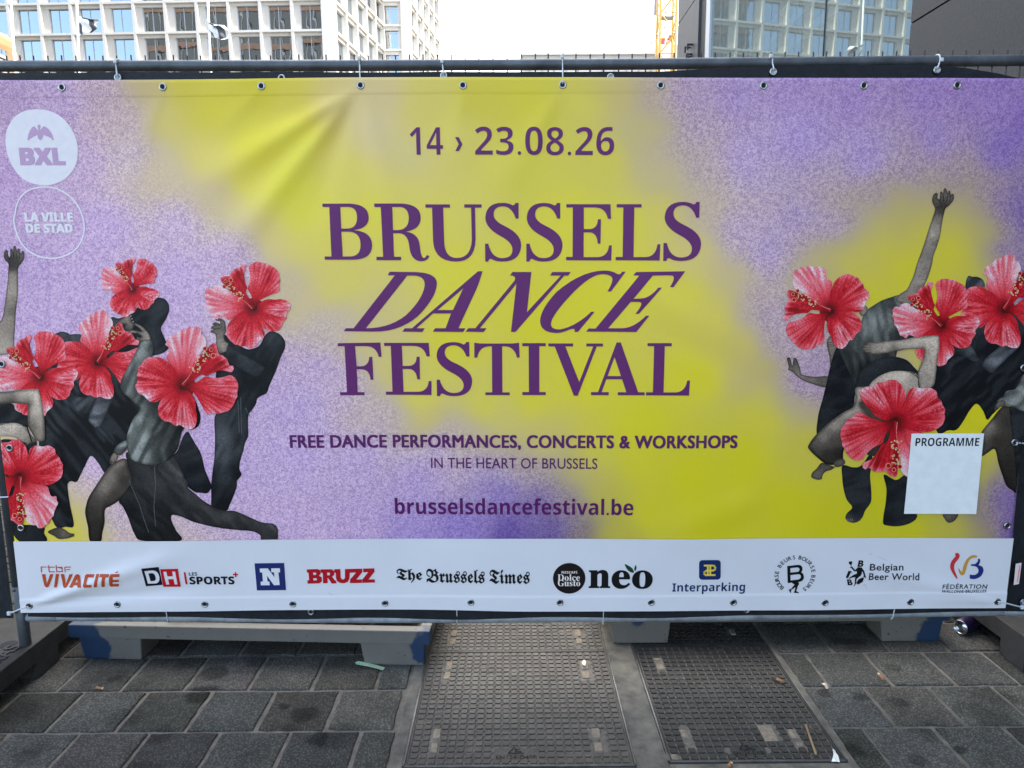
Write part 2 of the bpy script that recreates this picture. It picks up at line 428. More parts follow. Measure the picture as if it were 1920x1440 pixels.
sm = sheet.modifiers.new("thickness", 'SOLIDIFY'); sm.thickness = 0.0007; sm.offset = -1

def cdt(contours, step, off_layer, holes=True):
    """triangulate photo-pixel contours with an interior lattice; returns px vertices and triangles"""
    vs, es = [], []
    for c in contours:
        b = len(vs); n = len(c)
        vs += [Vector((float(p[0]), float(p[1]))) for p in c]
        es += [(b+i, b+(i+1) % n) for i in range(n)]
    A = np.array([v[:] for v in vs])
    x0, y0 = A.min(0); x1, y1 = A.max(0)
    gx, gy = np.meshgrid(np.arange(x0+step*0.5, x1, step), np.arange(y0+step*0.5, y1, step))
    gx[1::2] += step*0.5
    g = np.stack([gx.ravel(), gy.ravel()], 1)
    if len(g):
        g = g[inside(contours, g)]
        # keep the lattice off the outline
        keep = np.ones(len(g), bool)
        for i in range(0, len(g), 4000):
            d = ((g[i:i+4000, None]-A)**2).sum(-1).min(1); keep[i:i+4000] = d > (0.45*step)**2
        vs += [Vector((float(p[0]), float(p[1]))) for p in g[keep]]
    v2, e2, f2, *_ = delaunay_2d_cdt(vs, es, [], 0, 1e-4)
    v2 = np.array([v[:] for v in v2]); f2 = np.array([f[:] for f in f2 if len(f) == 3])
    cen = v2[f2].mean(1)
    f2 = f2[inside(contours, cen)]
    a, b, c = v2[f2[:, 0]], v2[f2[:, 1]], v2[f2[:, 2]]
    ar = (b[:, 0]-a[:, 0])*(c[:, 1]-a[:, 1]) - (b[:, 1]-a[:, 1])*(c[:, 0]-a[:, 0])
    f2 = np.where((ar > 0)[:, None], f2[:, ::-1], f2)      # face the street
    return v2, f2
def inside(contours, g):
    r = np.zeros(len(g), bool)
    for c in contours:
        c = np.asarray(c, float); x0, y0 = c[:, 0], c[:, 1]; x1, y1 = np.roll(x0, -1), np.roll(y0, -1)
        for i in range(0, len(g), 4000):
            gx, gy = g[i:i+4000, 0:1], g[i:i+4000, 1:2]
            cr = ((y0 > gy) != (y1 > gy)) & (gx < (x1-x0)*(gy-y0)/np.where(y1 == y0, 1e-9, y1-y0) + x0)
            r[i:i+4000] ^= (cr.sum(1) % 2 == 1)
    return r
def smooth_closed(pts, seg=3.0, amp=0.0):
    """closed Catmull-Rom through the points, resampled about every seg pixels"""
    p = np.asarray(pts, float); n = len(p); out = []
    for i in range(n):
        a, b, c, d = p[i-1], p[i], p[(i+1) % n], p[(i+2) % n]
        k = max(1, int(np.hypot(*(c-b))/seg))
        for t in np.arange(k)/k:
            out.append(0.5*((2*b) + (c-a)*t + (2*a-5*b+4*c-d)*t*t + (-a+3*b-3*c+d)*t**3))
    return np.array(out)
def Zm(ox, oy, s, pts): return [(ox + x/s, oy + y/s) for x, y in pts]

class Print:
    """gathers coloured shapes printed on the banner into one mesh"""
    def __init__(s): s.v, s.f, s.c = [], [], []
    def put(s, v, f, col, layer):
        b = sum(len(a) for a in s.v)
        s.v.append(on_banner(v[:, 0], v[:, 1], 0.0008 + 0.00015*layer)); s.f.append(f + b); s.c.append(col)
    def obj(s, name, parent, label=None):
        V, F, C = np.concatenate(s.v), np.concatenate(s.f), np.concatenate(s.c)
        # cut away what would hang over the banner's edges
        o = mesh_obj(name, V, F, M_PRINT, parent, smooth=True, colors=np.concatenate([C, np.ones((len(C), 1))], 1))
        cut_to_banner(o)
        return tag(o, label)
def cut_to_banner(o):
    bm = bmesh.new(); bm.from_mesh(o.data)
    x0 = min(v.co.x for v in bm.verts); x1 = max(v.co.x for v in bm.verts)
    def clip(p, q, ins):
        d = Vector((q[0]-p[0], 0, q[2]-p[2])).normalized(); nrm = Vector((d.z, 0, -d.x))
        mid = Vector((ins[0]-p[0], 0, ins[2]-p[2]))
        if nrm.dot(mid) > 0: nrm = -nrm
        g = bm.verts[:] + bm.edges[:] + bm.faces[:]
        bmesh.ops.bisect_plane(bm, geom=g, plane_co=Vector((p[0], p[1], p[2])), plane_no=nrm, clear_outer=True, dist=1e-6)
    if x0 < -1.55: clip(on_y(lx[1], ly[1], YB)+[.0006,0,0], on_y(lx[4], ly[4], YB)+[.0006,0,0], (0, 0, 1))
    if x1 > 1.55: clip(on_y(rx[1], ry[1], YB)-[.0006,0,0], on_y(rx[4], ry[4], YB)-[.0006,0,0], (0, 0, 1))
    bm.to_mesh(o.data); bm.free()

# ---------------------------------------------------------------- printed hibiscus flowers
HIB = {  # petal outlines in hundredths of the traced flower, about its throat
 'R': [(950,660),(962,622),(985,600),(1040,570),(1100,542),(1160,520),(1172,490),(1168,450),(1178,420),(1170,385),(1165,350),(1146,322),(1125,302),(1085,280),(1060,264),(1030,262),(1000,252),(960,250),(925,264),(905,280),(893,303),(900,340),(905,380),(902,430),(885,490),(898,520),(915,550),(930,600)],
 'T': [(940,655),(920,610),(890,565),(868,520),(880,482),(868,450),(858,410),(850,362),(866,312),(872,290),(855,272),(826,272),(820,295),(800,306),(770,312),(752,330),(735,346),(728,366),(708,376),(660,380),(640,400),(650,428),(690,470),(720,510),(760,540),(830,582),(885,625)],
 'L': [(930,665),(880,615),(830,568),(740,525),(700,505),(650,462),(610,456),(570,470),(560,488),(525,484),(498,520),(505,545),(494,568),(512,600),(510,640),(528,665),(545,702),(560,742),(585,750),(610,768),(640,742),(680,755),(720,772),(790,730),(850,695),(925,690)],
 'B': [(935,690),(890,686),(850,690),(800,715),(760,752),(720,792),(702,830),(694,870),(695,910),(720,952),(742,965),(760,990),(800,1000),(830,1012),(862,1008),(900,1030),(940,1020),(962,1008),(975,980),(1002,956),(1030,930),(1038,885),(1010,835),(985,800),(955,760),(942,720)],
 'G': [(925,700),(960,690),(972,655),(985,625),(1040,592),(1090,585),(1130,590),(1170,585),(1210,590),(1250,606),(1272,636),(1262,680),(1230,725),(1236,752),(1200,800),(1190,835),(1155,868),(1110,876),(1070,870),(1025,845),(985,812),(955,775),(938,740)],
}
RED, CRI, PKR, ROS, PAL, MAR = (176,32,44), (150,28,42), (192,62,84), (206,110,136), (206,184,206), (92,18,30)
def petal_colour(key, xy, u, edge):
    """xy about the throat, u = distance along the petal (0 throat .. 1 rim), edge = distance to outline (petal lengths)"""
    x, y = xy[:, 0], xy[:, 1]
    ang = np.arctan2(y, x); r = np.hypot(x, y)
    v = 0.42*vnoise(ang*24, r*0.5, 11) + 0.36*vnoise(ang*55, r*0.6, 12) + 0.22*vnoise(ang*105, r*1.2, 13)
    v = np.clip(0.5 + 1.45*(v-0.5), 0, 1)
    w = vnoise(ang*5, r*1.1, 14+len(key)+ord(key[0]) % 7)
    rim = 1 - sstep(0.0, 0.16, edge)
    base = {'R': 0.27, 'T': -0.08, 'L': 0.52, 'B': 0.13, 'G': 0.15}[key]
    pk = base*sstep(0.12, 0.7, u) + 0.82*(v-0.5)*sstep(0.18, 0.75, u) + 0.27*rim*sstep(0.45, 0.95, u) + 0.45*(w-0.5)*sstep(0.3, 0.8, u)
    if key == 'G':   # the glossy folded petal catches a pale streak
        st = np.exp(-((ang - 0.08)/0.20)**2)*sstep(0.25, 0.55, u); pk = pk + 0.85*st*(0.25+1.0*v)
    if key == 'L': pk = pk + 0.8*np.exp(-((ang + 2.50)/0.13)**2)*sstep(0.45, 0.8, u) + 0.15
    if key == 'B': pk = pk + 0.75*np.exp(-((ang - 1.32)/0.22)**2)*sstep(0.5, 0.95, u)*(0.3+v)
    if key == 'T': pk = pk + 0.5*rim*sstep(0.75, 1.0, u)
    stops = [(-0.35, (112,20,32)), (-0.1, CRI), (0.08, (172,42,54)), (0.25, (186,60,74)), (0.45, (198,86,104)), (0.75, (208,126,148)), (1.1, PAL)]
    xs = [s[0] for s in stops]; cs = np.array([lin(s[1]) for s in stops])
    c = np.stack([np.interp(pk, xs, cs[:, k]) for k in range(3)], 1)
    dk = (1 - sstep(0.04, 0.30, u))[:, None]
    c = c*(1-dk) + lin(MAR)*dk
    c = c*(0.80 + 0.34*v)[:, None]
    if key == 'T': c = c*(0.80 + 0.25*sstep(0.2, 0.7, vnoise(ang*9, r*0.7, 31)))[:, None]
    return c
def flower(cx, cy, s, rot, flip=False, layer=6, name="hibiscus_print", label=None):
    pr = Print()
    ca, sa = math.cos(R(rot)), math.sin(R(rot))
    def place(q):
        q = np.asarray(q, float); x = -q[:, 0] if flip else q[:, 0]; y = q[:, 1]
        return np.stack([cx + s*(x*ca - y*sa), cy + s*(x*sa + y*ca)], 1)
    def unplace(p):
        x, y = (p[:, 0]-cx)/s, (p[:, 1]-cy)/s
        q = np.stack([x*ca + y*sa, -x*sa + y*ca], 1)
        if flip: q[:, 0] *= -1
        return q
    th = smooth_closed(place([(1.0*math.cos(a), 0.95*math.sin(a)) for a in np.arange(14)*2*math.pi/14]), 2.0)
    v, f = cdt([th], 2.5, 0); q = unplace(v)
    tt = sstep(0.15, 0.9, np.hypot(q[:, 0], q[:, 1]))[:, None]
    c = lin((66,14,24))*(1-tt) + lin((120,22,34))*tt
    pr.put(v, f, np.clip((c-SHEEN)/WHITE*0.82, 0.006, 0.9), layer-1)
    for k, key in enumerate(['L', 'T', 'R', 'B', 'G']):
        loc = (np.array(HIB[key], float) - (935, 670))/100.0
        out = smooth_closed(place(loc), 2.0)
        v, f = cdt([out], 2.3, 0)
        q = unplace(v); lo = unplace(out)
        L = np.percentile(np.hypot(loc[:, 0], loc[:, 1]), 88)
        ed = np.sqrt(((q[:, None]-lo)**2).sum(-1).min(1))/L
        c = petal_colour(key, q, np.hypot(q[:, 0], q[:, 1])/L, ed)
        pr.put(v, f, np.clip((c-SHEEN)/WHITE*0.82, 0.006, 0.9), layer + k)
    # throat, style and anthers
    def dot(x, y, r, col, l, n=9):
        a = np.arange(n)*2*math.pi/n
        q = place(np.stack([x + r*np.cos(a), y + r*np.sin(a)], 1))
        v = np.concatenate([q, place([(x, y)])]); f = np.array([(i, (i+1) % n, n) for i in range(n)])
        a_ = (v[f[0,1],0]-v[f[0,0],0])*(v[f[0,2],1]-v[f[0,0],1])-(v[f[0,1],1]-v[f[0,0],1])*(v[f[0,2],0]-v[f[0,0],0])
        if a_ > 0: f = f[:, ::-1]
        pr.put(v, f, np.tile(alb(col), (len(v), 1)), l)
    def strip(pts, w, col, l):
        pts = np.array(pts, float); n = len(pts)
        t = np.gradient(pts, axis=0); t /= np.hypot(t[:, 0], t[:, 1])[:, None]; nn = np.stack([-t[:, 1], t[:, 0]], 1)
        w = np.array(w)[:, None]
        v = place(np.concatenate([pts + nn*w, pts - nn*w])); f = []
        for i in range(n-1): f += [(i, i+1, n+i+1), (i, n+i+1, n+i)]
        f = np.array(f)
        a_ = (v[f[0,1],0]-v[f[0,0],0])*(v[f[0,2],1]-v[f[0,0],1])-(v[f[0,1],1]-v[f[0,0],1])*(v[f[0,2],0]-v[f[0,0],0])
        if a_ > 0: f = f[:, ::-1]
        cc = np.tile(alb(col), (len(v), 1)); pr.put(v, f, cc, l)
    strip([(0.0, 0.0), (-0.35, -0.35), (-0.9, -0.82), (-1.5, -1.42), (-2.1, -2.0)], [0.13, 0.10, 0.07, 0.05, 0.03], (150,24,40), layer+6)
    strip([(-0.12, 0.02), (-0.5, -0.42), (-1.0, -0.84)], [0.03, 0.025, 0.015], (206,110,122), layer+7)
    r_ = random.Random(5)
    for i in range(26):
        t = r_.uniform(0.45, 0.97); ax_, ay_ = -2.35*t, -2.3*t
        off = r_.uniform(-0.42, 0.42)*(1.15-0.5*t)
        x, y = ax_ + off*0.7 - 0.02, ay_ - off*0.7 + 0.12
        rr = r_.uniform(0.055, 0.085)
        dot(x, y, rr, (222,196,168), layer+7); dot(x, y, rr*0.5, (150,40,40), layer+8)
    for x, y, rr in [(-2.62, -1.98, 0.14), (-2.5, -2.45, 0.13), (-2.02, -2.55, 0.16), (-1.85, -2.15, 0.12), (-2.25, -2.2, 0.1)]:
        if rr > 0.125: dot(x, y, rr*1.25, (214,150,140), layer+7, 12)
        dot(x, y, rr, (150,20,36), layer+8, 12)
    return pr.obj(name, banner, label)

# ---------------------------------------------------------------- printed dancers
SKIN, CLOTH, TEAL = (1.02, 1.0, 0.98), (0.90, 0.98, 1.10), (0.93, 1.02, 1.06)
def body(pr, pts, tones, layer, tint=CLOTH, rim=0.25, fold=0.0, fdir=(1, 3), step=3.0, seed=1, corner=False, rimw=5.0):
    out = smooth_closed(pts, 3.0) if not corner else np.array(pts, float)
    v, f = cdt([out], step, 0)
    T = np.array(tones, float)
    d2 = (v[:, None, 0]-T[:, 0])**2 + (v[:, None, 1]-T[:, 1])**2
    w = 1/(d2 + 8**2)**1.6
    g = (w @ T[:, 2])/w.sum(1)
    ed = np.sqrt(((v[:, None]-out)**2).sum(-1).min(1))
    g = g*(1 - rim*(1 - sstep(0, rimw, ed)))
    if fold:
        fn_ = math.hypot(*fdir); a = (v[:, 0]*fdir[0] + v[:, 1]*fdir[1])/fn_/7.5; b = (v[:, 0]*fdir[1] - v[:, 1]*fdir[0])/fn_/34.0
        nz_ = vnoise(a + 1.5*vnoise(b, a*0.3, seed+40), b, seed)
        g = g*(1 + fold*2.0*(sstep(0.2, 0.8, nz_)-0.5))
    g = (g + 7)*(1 + 0.16*sstep(50, 110, g))*(1 + 0.06*(rng.random(len(g))-0.5)*2)
    g = np.clip(g, 14, 210)
    if tint is SKIN: g = np.clip(g*1.10, 14, 215)
    c = np.stack([lin(np.clip(g*t, 0, 255)) for t in tint], 1)
    pr.put(v, f, np.clip((c-SHEEN)/WHITE*0.82, 0.006, 0.9), layer)
A = lambda p: Zm(0, 440, 4.8, p)
Bz = lambda p: Zm(280, 440, 4.8, p)
Cz = lambda p: Zm(0, 720, 4.8, p)
Dz = lambda p: Zm(260, 720, 4.8, p)
Ez = lambda p: Zm(1440, 320, 4.0, p)
Gz = lambda p: Zm(1440, 640, 4.0, p)

# left group, from the back
p = Print()
body(p, A([(-60,1060),(-60,850),(15,760),(42,620),(65,450),(74,330),(76,262),(50,236),(36,205),(34,170),(42,145),(60,135),(72,150),(72,185),(84,206),(93,190),(90,140),(98,125),(112,132),(118,158),(120,106),(130,97),(143,108),(152,148),(160,125),(174,124),(180,158),(190,168),(200,146),(214,150),(221,180),(214,222),(188,262),(166,290),(160,345),(161,430),(160,540),(150,620),(141,700),(134,800),(126,930),(110,1060)]),
     [(10,470,64),(28,464,78),(40,476,70),(25,487,36),(22,497,44),(24,520,96),(22,545,104),(20,570,92),(24,580,72),(14,600,94),(10,640,104),(20,630,90),(4,650,110)], 0, SKIN, 0.35, rimw=4)
for x0, y0, x1, y1 in [(86,205,90,235),(120,165,124,215),(150,165,150,215),(180,170,172,220)]:
    body(p, A([(x0-3,y0),(x0+3,y0),(x1+3,y1),(x1-3,y1)]), [(x0/4.8, 440+y0/4.8, 30)], 1, SKIN, 0, corner=True)
p.obj("dancer_print", banner, "raised bare arm with open hand")

p = Print()   # the dark crowd behind
body(p, A([(480,1010),(490,905),(520,882),(560,872),(605,884),(640,915),(660,1010)]), [(118,625,66),(108,640,48),(130,640,50)], 0, CLOTH, 0.3)
body(p, [(60,700),(90,680),(130,628),(200,640),(262,660),(280,720),(278,770),(262,800),(240,815),(238,826),(222,836),(216,853),(208,872),(197,887),(184,868),(170,855),(158,876),(144,903),(134,902),(127,907),(128,925),(132,950),(138,986),(122,988),(108,990),(98,975),(92,950),(80,900),(70,800)],
     [(100,740,46),(120,700,58),(150,730,40),(110,790,38),(150,800,28),(130,850,30),(115,920,34),(125,970,30),(200,800,34),(230,760,30),(190,860,30),(100,960,36)], 1, CLOTH, 0.12, 0.30, (1.2, -1), seed=3)
body(p, Cz([(885,85),(960,75),(1030,110),(985,200),(940,310),(885,395),(830,370),(795,320),(815,250),(850,170)]), [(195,742,62),(180,775,74),(178,790,84),(190,790,70),(200,760,58)], 2, CLOTH, 0.35, 0.18, seed=5)
body(p, Cz([(600,130),(640,100),(720,120),(800,110),(870,60),(890,90),(850,170),(810,240),(760,270),(690,240)]), [(150,745,60),(165,750,52),(140,750,54)], 2, CLOTH, 0.2, 0.25, (1, 1), seed=8)
body(p, Cz([(860,400),(905,385),(990,470),(1040,545),(1020,560),(950,500)]), [(190,810,56),(205,825,44)], 2, CLOTH, 0.4)
body(p, Cz([(430,1330),(520,1290),(580,1308),(625,1340),(668,1348),(670,1362),(640,1380),(600,1392),(530,1396),(490,1370)]), [(108,1000,50),(120,1000,78),(130,1004,64)], 2, SKIN, 0.3)
for k in range(4): body(p, Cz([(612+k*14,1378),(618+k*14,1376),(640+k*9,1362),(634+k*9,1364)]), [(130,1006,36)], 3, SKIN, 0, corner=True)
body(p, Cz([(120,1280),(380,1280),(396,1340),(412,1418),(178,1418)]), [(50,1000,38),(75,1000,32)], 1, CLOTH, 0.1)
p.obj("dancer_print", banner, "dark clothed dancers at the back of the left group")

p = Print()   # bare-midriff dancer
body(p, Cz([(-60,150),(110,178),(132,228),(180,255),(250,272),(250,390),(150,352),(60,356),(-60,375)]), [(10,770,34),(30,780,40),(45,785,30)], 3, CLOTH, 0.15, 0.2, seed=9)
body(p, Cz([(-60,372),(60,352),(140,350),(215,375),(250,420),(290,470),(330,512),(290,530),(200,560),(150,490),(60,470),(-60,470)]), [(5,810,118),(25,800,126),(40,815,104),(45,830,90),(60,830,74)], 3, SKIN, 0.25)
body(p, Cz([(-60,78),(60,68),(180,52),(330,44),(352,70),(372,150),(388,235),(400,350),(404,500),(380,515),(330,508),(285,440),(252,370),(252,250),(250,188),(225,182),(120,172),(-60,172)]), [(10,735,96),(40,732,112),(60,732,128),(70,745,140),(72,765,126),(75,790,108),(78,815,92),(62,800,74),(55,755,76),(20,752,66)], 25, SKIN, 0.35, rimw=7)
body(p, Cz([(-20,540),(120,500),(260,530),(330,520),(300,700),(230,1000),(160,1300),(60,1290),(-20,900)]), [(30,880,36),(40,950,34)], 3, CLOTH, 0.05)
body(p, Cz([(232,372),(244,370),(292,518),(280,522)]), [(52,805,24)], 5, CLOTH, 0, corner=True)
p.obj("dancer_print", banner, "dancer in a black cropped top with bare midriff")

p = Print()   # dancer behind the upper flower
body(p, [(198,612),(204,600),(212,594),(222,597),(245,588),(262,573),(282,560),(298,558),(309,561),(316,570),(317,582),(312,596),(302,615),(306,628),(312,642),(316,652),(305,662),(280,668),(255,670),(232,700),(215,650)],
     [(300,575,40),(310,580,34),(290,600,36),(270,600,28),(290,640,44),(300,630,32),(260,640,26),(230,610,40),(210,610,52)], 2, CLOTH, 0.25, 0.2, (1, 1), seed=11)
body(p, A([(1060,790),(1090,760),(1150,722),(1175,735),(1180,780),(1205,800),(1190,850),(1150,868),(1120,840),(1130,805),(1095,810),(1075,815)]), [(226,602,76),(240,595,96),(246,606,84),(238,615,58)], 3, SKIN, 0.35)
for i in range(7):
    x, y = 1172+i*5, 718+i*13
    body(p, A([(x-5,y-5),(x+6,y-4),(x+5,y+6),(x-5,y+5)]), [(x/4.8, 440+y/4.8, 120 if i % 2 else 40)], 4, CLOTH, 0, corner=True)
p.obj("dancer_print", banner, "dancer in black with a beaded bracelet")

p = Print()   # right-hand dancer in black
body(p, [(412,630),(423,628),(433,640),(453,650),(467,655),(486,648),(496,630),(505,622),(515,622),(527,629),(534,640),(534,653),(526,671),(517,696),(505,723),(500,737),(490,742),(482,748),(480,757),(473,768),(466,778),(465,798),(465,818),(460,829),(456,845),(450,866),(449,880),(453,889),(449,896),(444,902),(444,912),(437,932),(430,948),(426,957),(412,957),(397,950),(396,930),(396,908),(399,880),(402,855),(403,820),(402,785),(408,765),(404,720),(408,670)],
     [(520,640,50),(525,655,40),(490,660,34),(500,690,28),(440,670,40),(460,700,30),(480,720,26),(450,740,34),(440,780,48),(420,820,62),(412,850,66),(430,850,56),(450,820,40),(430,900,42),(415,920,34),(445,890,30),(420,945,26),(470,750,36),(455,770,44)], 1, CLOTH, 0.30, 0.14, (2, 1), seed=13)
body(p, Bz([(672,1040),(690,1000),(712,985),(780,1030),(880,1095),(950,1130),(1040,1190),(1010,1260),(960,1290),(860,1240),(750,1180),(690,1130)]), [(430,650,46),(450,665,52),(470,680,60),(480,695,42),(440,675,30),(490,690,44)], 2, CLOTH, 0.4, 0.12, seed=15)
for (x0, y0, x1, y1) in [(893,150,905,440),(918,120,926,450),(960,215,1005,300)]:
    body(p, Dz([(x0-3,y0),(x0+3,y0),(x1+3,y1),(x1-3,y1)]), [(460, 760, 74)], 2, CLOTH, 0, corner=True)
body(p, Bz([(595,762),(625,752),(655,760),(678,780),(688,825),(690,870),(672,915),(680,955),(712,982),(702,1015),(690,1050),(630,1070),(578,1055),(600,985),(596,900),(575,885),(552,880),(552,865),(580,850),(555,848),(556,828),(590,812),(565,815),(575,795),(605,790),(640,805),(636,780),(600,774)]),
     [(410,602,70),(418,606,80),(400,615,66),(400,622,76),(415,625,84),(420,615,62),(412,640,92),(418,650,104),(408,655,70)], 3, SKIN, 0.4, rimw=3.5, step=2.5)
for x0, y0, x1, y1 in [(590,815,640,812),(585,850,640,842),(640,870,650,820),(668,880,660,960)]:
    body(p, Bz([(x0,y0-3),(x1,y1-3),(x1,y1+3),(x0,y0+3)]), [(410,615,34)], 4, SKIN, 0, corner=True)
p.obj("dancer_print", banner, "dancer in black trousers with a raised fist")

p = Print()   # lunging dancer in the grey blouse
body(p, Dz([(440,430),(470,470),(510,540),(550,605),(575,680),(592,760),(620,830),(652,905),(650,945),(612,985),(555,978),(510,975),(440,920),(400,830),(350,720),(300,660),(350,600),(400,470)]), [(365,850,40),(380,900,36),(360,880,30),(390,915,28)], 2, CLOTH, 0.2, 0.1, seed=17)
body(p, Dz([(478,145),(500,138),(520,165),(540,230),(557,290),(545,365),(505,402),(450,405),(440,300)]), [(365,770,26),(370,790,22)], 2, CLOTH, 0.2)
body(p, Cz([(1060,688),(1130,672),(1165,760),(1215,900),(1150,980),(1062,1054),(1000,1095),(945,1132),(940,1250),(920,1340),(905,1415),(812,1415),(790,1280),(766,1160),(778,1080),(800,1015),(860,920),(940,800),(1000,725)]),
     [(225,865,92),(205,895,84),(195,915,88),(190,930,68),(180,940,52),(215,930,46),(235,900,40),(200,945,40),(170,960,40),(180,985,34),(180,1010,32),(235,880,54)], 3, SKIN, 0.45, rimw=8)
body(p, [(236,850),(250,850),(270,858),(293,858),(306,850),(318,844),(328,858),(336,872),(343,886),(345,896),(352,905),(352,914),(366,926),(380,938),(395,947),(418,957),(439,958),(460,966),(489,979),(505,981),(514,983),(520,990),(521,998),(518,1014),(491,1014),(489,1005),(479,998),(464,995),(447,994),(406,989),(364,979),(343,970),(330,966),(322,966),(321,975),(329,993),(338,1014),(268,1014),(252,1001),(240,970),(230,950),(223,940),(236,920),(248,900),(242,880)],
     [(260,890,42),(290,900,44),(320,880,56),(335,895,60),(310,920,42),(350,930,58),(330,940,40),(300,960,34),(280,1000,30),(310,1000,30),(270,950,36),(380,955,50),(360,970,40),(400,975,46),(430,965,66),(450,975,50),(480,985,62),(500,985,66),(510,1000,54),(470,990,36),(420,988,32),(250,960,30)], 4, (0.95, 0.99, 1.05), 0.25, 0.16, (1, -1), seed=19)
for pts in [[(1160,870),(1200,960),(1260,1100),(1300,1230),(1340,1340)], [(1390,740),(1400,900),(1385,1100),(1400,1280)]]:
    for (a, b), (c, d) in zip(pts[:-1], pts[1:]):
        body(p, Cz([(a-3,b),(a+3,b),(c+3,d),(c-3,d)]), [(260,930,74)], 5, CLOTH, 0, corner=True)
body(p, [(266,639),(276,636),(286,640),(288,650),(286,665),(281,684),(274,702),(267,717),(272,726),(284,734),(300,740),(318,760),(345,790),(346,800),(340,812),(334,838),(327,850),(320,858),(308,866),(296,873),(280,872),(262,868),(248,862),(240,848),(237,826),(241,806),(250,785),(262,767),(252,756),(240,744),(231,737),(225,724),(229,708),(238,692),(250,668)],
     [(275,645,92),(282,650,66),(270,665,104),(280,670,74),(260,690,96),(268,695,66),(245,705,92),(232,720,84),(240,735,74),(258,725,56),(270,740,52),(250,745,84),(280,750,46),(262,765,78),(255,790,110),(248,815,112),(262,820,100),(285,800,62),(270,850,84),(250,845,96),(280,845,66),(300,850,54),(320,820,42),(335,800,34),(325,845,46),(300,780,40)], 19, TEAL, 0.28, 0.24, (2, 1), seed=21)
body(p, A([(1155,885),(1160,868),(1200,860),(1240,868),(1280,872),(1252,838),(1205,806),(1208,796),(1240,805),(1285,830),(1315,862),(1340,892),(1357,945),(1322,955),(1275,962),(1240,950),(1228,930),(1235,920),(1262,928),(1276,915),(1240,890),(1190,886)]), [(245,621,96),(260,620,84),(262,610,110),(272,622,90),(277,632,100),(264,636,66)], 20, SKIN, 0.4, rimw=3.5, step=2.5)
body(p, Cz([(988,712),(992,675),(1003,645),(1030,618),(1062,640),(1052,680),(1035,700),(1022,722),(1008,700),(1000,720)]), [(208,865,84),(214,855,96),(218,862,70)], 20, SKIN, 0.4, rimw=3)
body(p, Cz([(1022,612),(1040,570),(1062,545),(1100,520),(1138,508),(1150,560),(1120,610),(1085,640),(1050,635)]), [(220,840,92),(228,835,100),(232,850,60)], 20, TEAL, 0.4, 0.2, seed=23)
p.obj("dancer_print", banner, "lunging dancer in a grey blouse, one leg stretched behind")

# right group
p = Print()
body(p, [(1746,640),(1765,618),(1800,600),(1812,524),(1824,519),(1836,520),(1846,530),(1850,560),(1880,590),(1960,600),(1960,760),(1905,735),(1895,733),(1880,755),(1870,768),(1860,778),(1851,787),(1843,770),(1831,757),(1818,770),(1806,790),(1793,806),(1778,807),(1760,813),(1750,790),(1740,760),(1748,700)],
     [(1825,525,64),(1830,560,50),(1800,660,34),(1780,680,40),(1770,720,34),(1800,740,28),(1830,730,30),(1840,680,36),(1870,700,30),(1770,780,28),(1800,790,26)], 0, CLOTH, 0.15, 0.25, (1, 1), seed=31)
body(p, Gz([(1290,100),(1330,60),(1400,20),(1480,-10),(1520,30),(1560,90),(1580,140),(1540,150),(1480,120),(1400,110),(1330,140)]), [(1780,665,48),(1810,645,64),(1820,660,58),(1790,670,40)], 1, CLOTH, 0.2, 0.25, seed=33)
body(p, Gz([(1760,20),(1830,0),(1880,40),(1800,120),(1740,180),(1680,240),(1630,210),(1605,180),(1640,120),(1700,70)]), [(1850,665,66),(1862,680,78),(1855,695,72),(1880,655,60)], 1, CLOTH, 0.35, 0.2, seed=35)
body(p, Gz([(1315,1295),(1430,1290),(1425,1310),(1400,1345),(1380,1357),(1350,1360),(1325,1330)]), [(1775,968,70),(1785,975,60)], 1, SKIN, 0.3)
body(p, Gz([(2000,480),(1820,488),(1760,488),(1680,580),(1600,682),(1612,700),(1606,780),(1598,862),(1650,835),(1702,810),(1730,920),(1760,1010),(1790,1085),(1830,1115),(1872,1142),(2000,1160)]), [(1870,770,52),(1850,800,88),(1842,815,80),(1848,835,52),(1870,830,40),(1890,790,42),(1890,870,34),(1880,900,30),(1900,840,40)], 2, SKIN, 0.35, rimw=7)
body(p, Gz([(1825,485),(2000,480),(2000,1160),(1872,1142),(1860,1000),(1850,860),(1830,700),(1815,560)]), [(1905,800,40),(1895,880,36),(1910,900,38)], 3, CLOTH, 0.2, 0.15, seed=37)
body(p, Gz([(1720,452),(1745,425),(1765,415),(1790,372),(1850,360),(1880,320),(1920,245),(2000,220),(2000,520),(1900,520),(1860,500),(1825,488),(1780,480)]), [(1890,735,92),(1900,720,100),(1905,755,90),(1880,755,74),(1875,740,84)], 4, TEAL, 0.3, 0.2, seed=39)
body(p, Gz([(1700,520),(1702,490),(1722,455),(1760,440),(1782,455),(1770,490),(1745,490),(1725,510),(1715,500),(1708,522)]), [(1872,755,78),(1880,755,66)], 5, SKIN, 0.4, rimw=3)
p.obj("dancer_print", banner, "dark clothed dancers at the right edge")

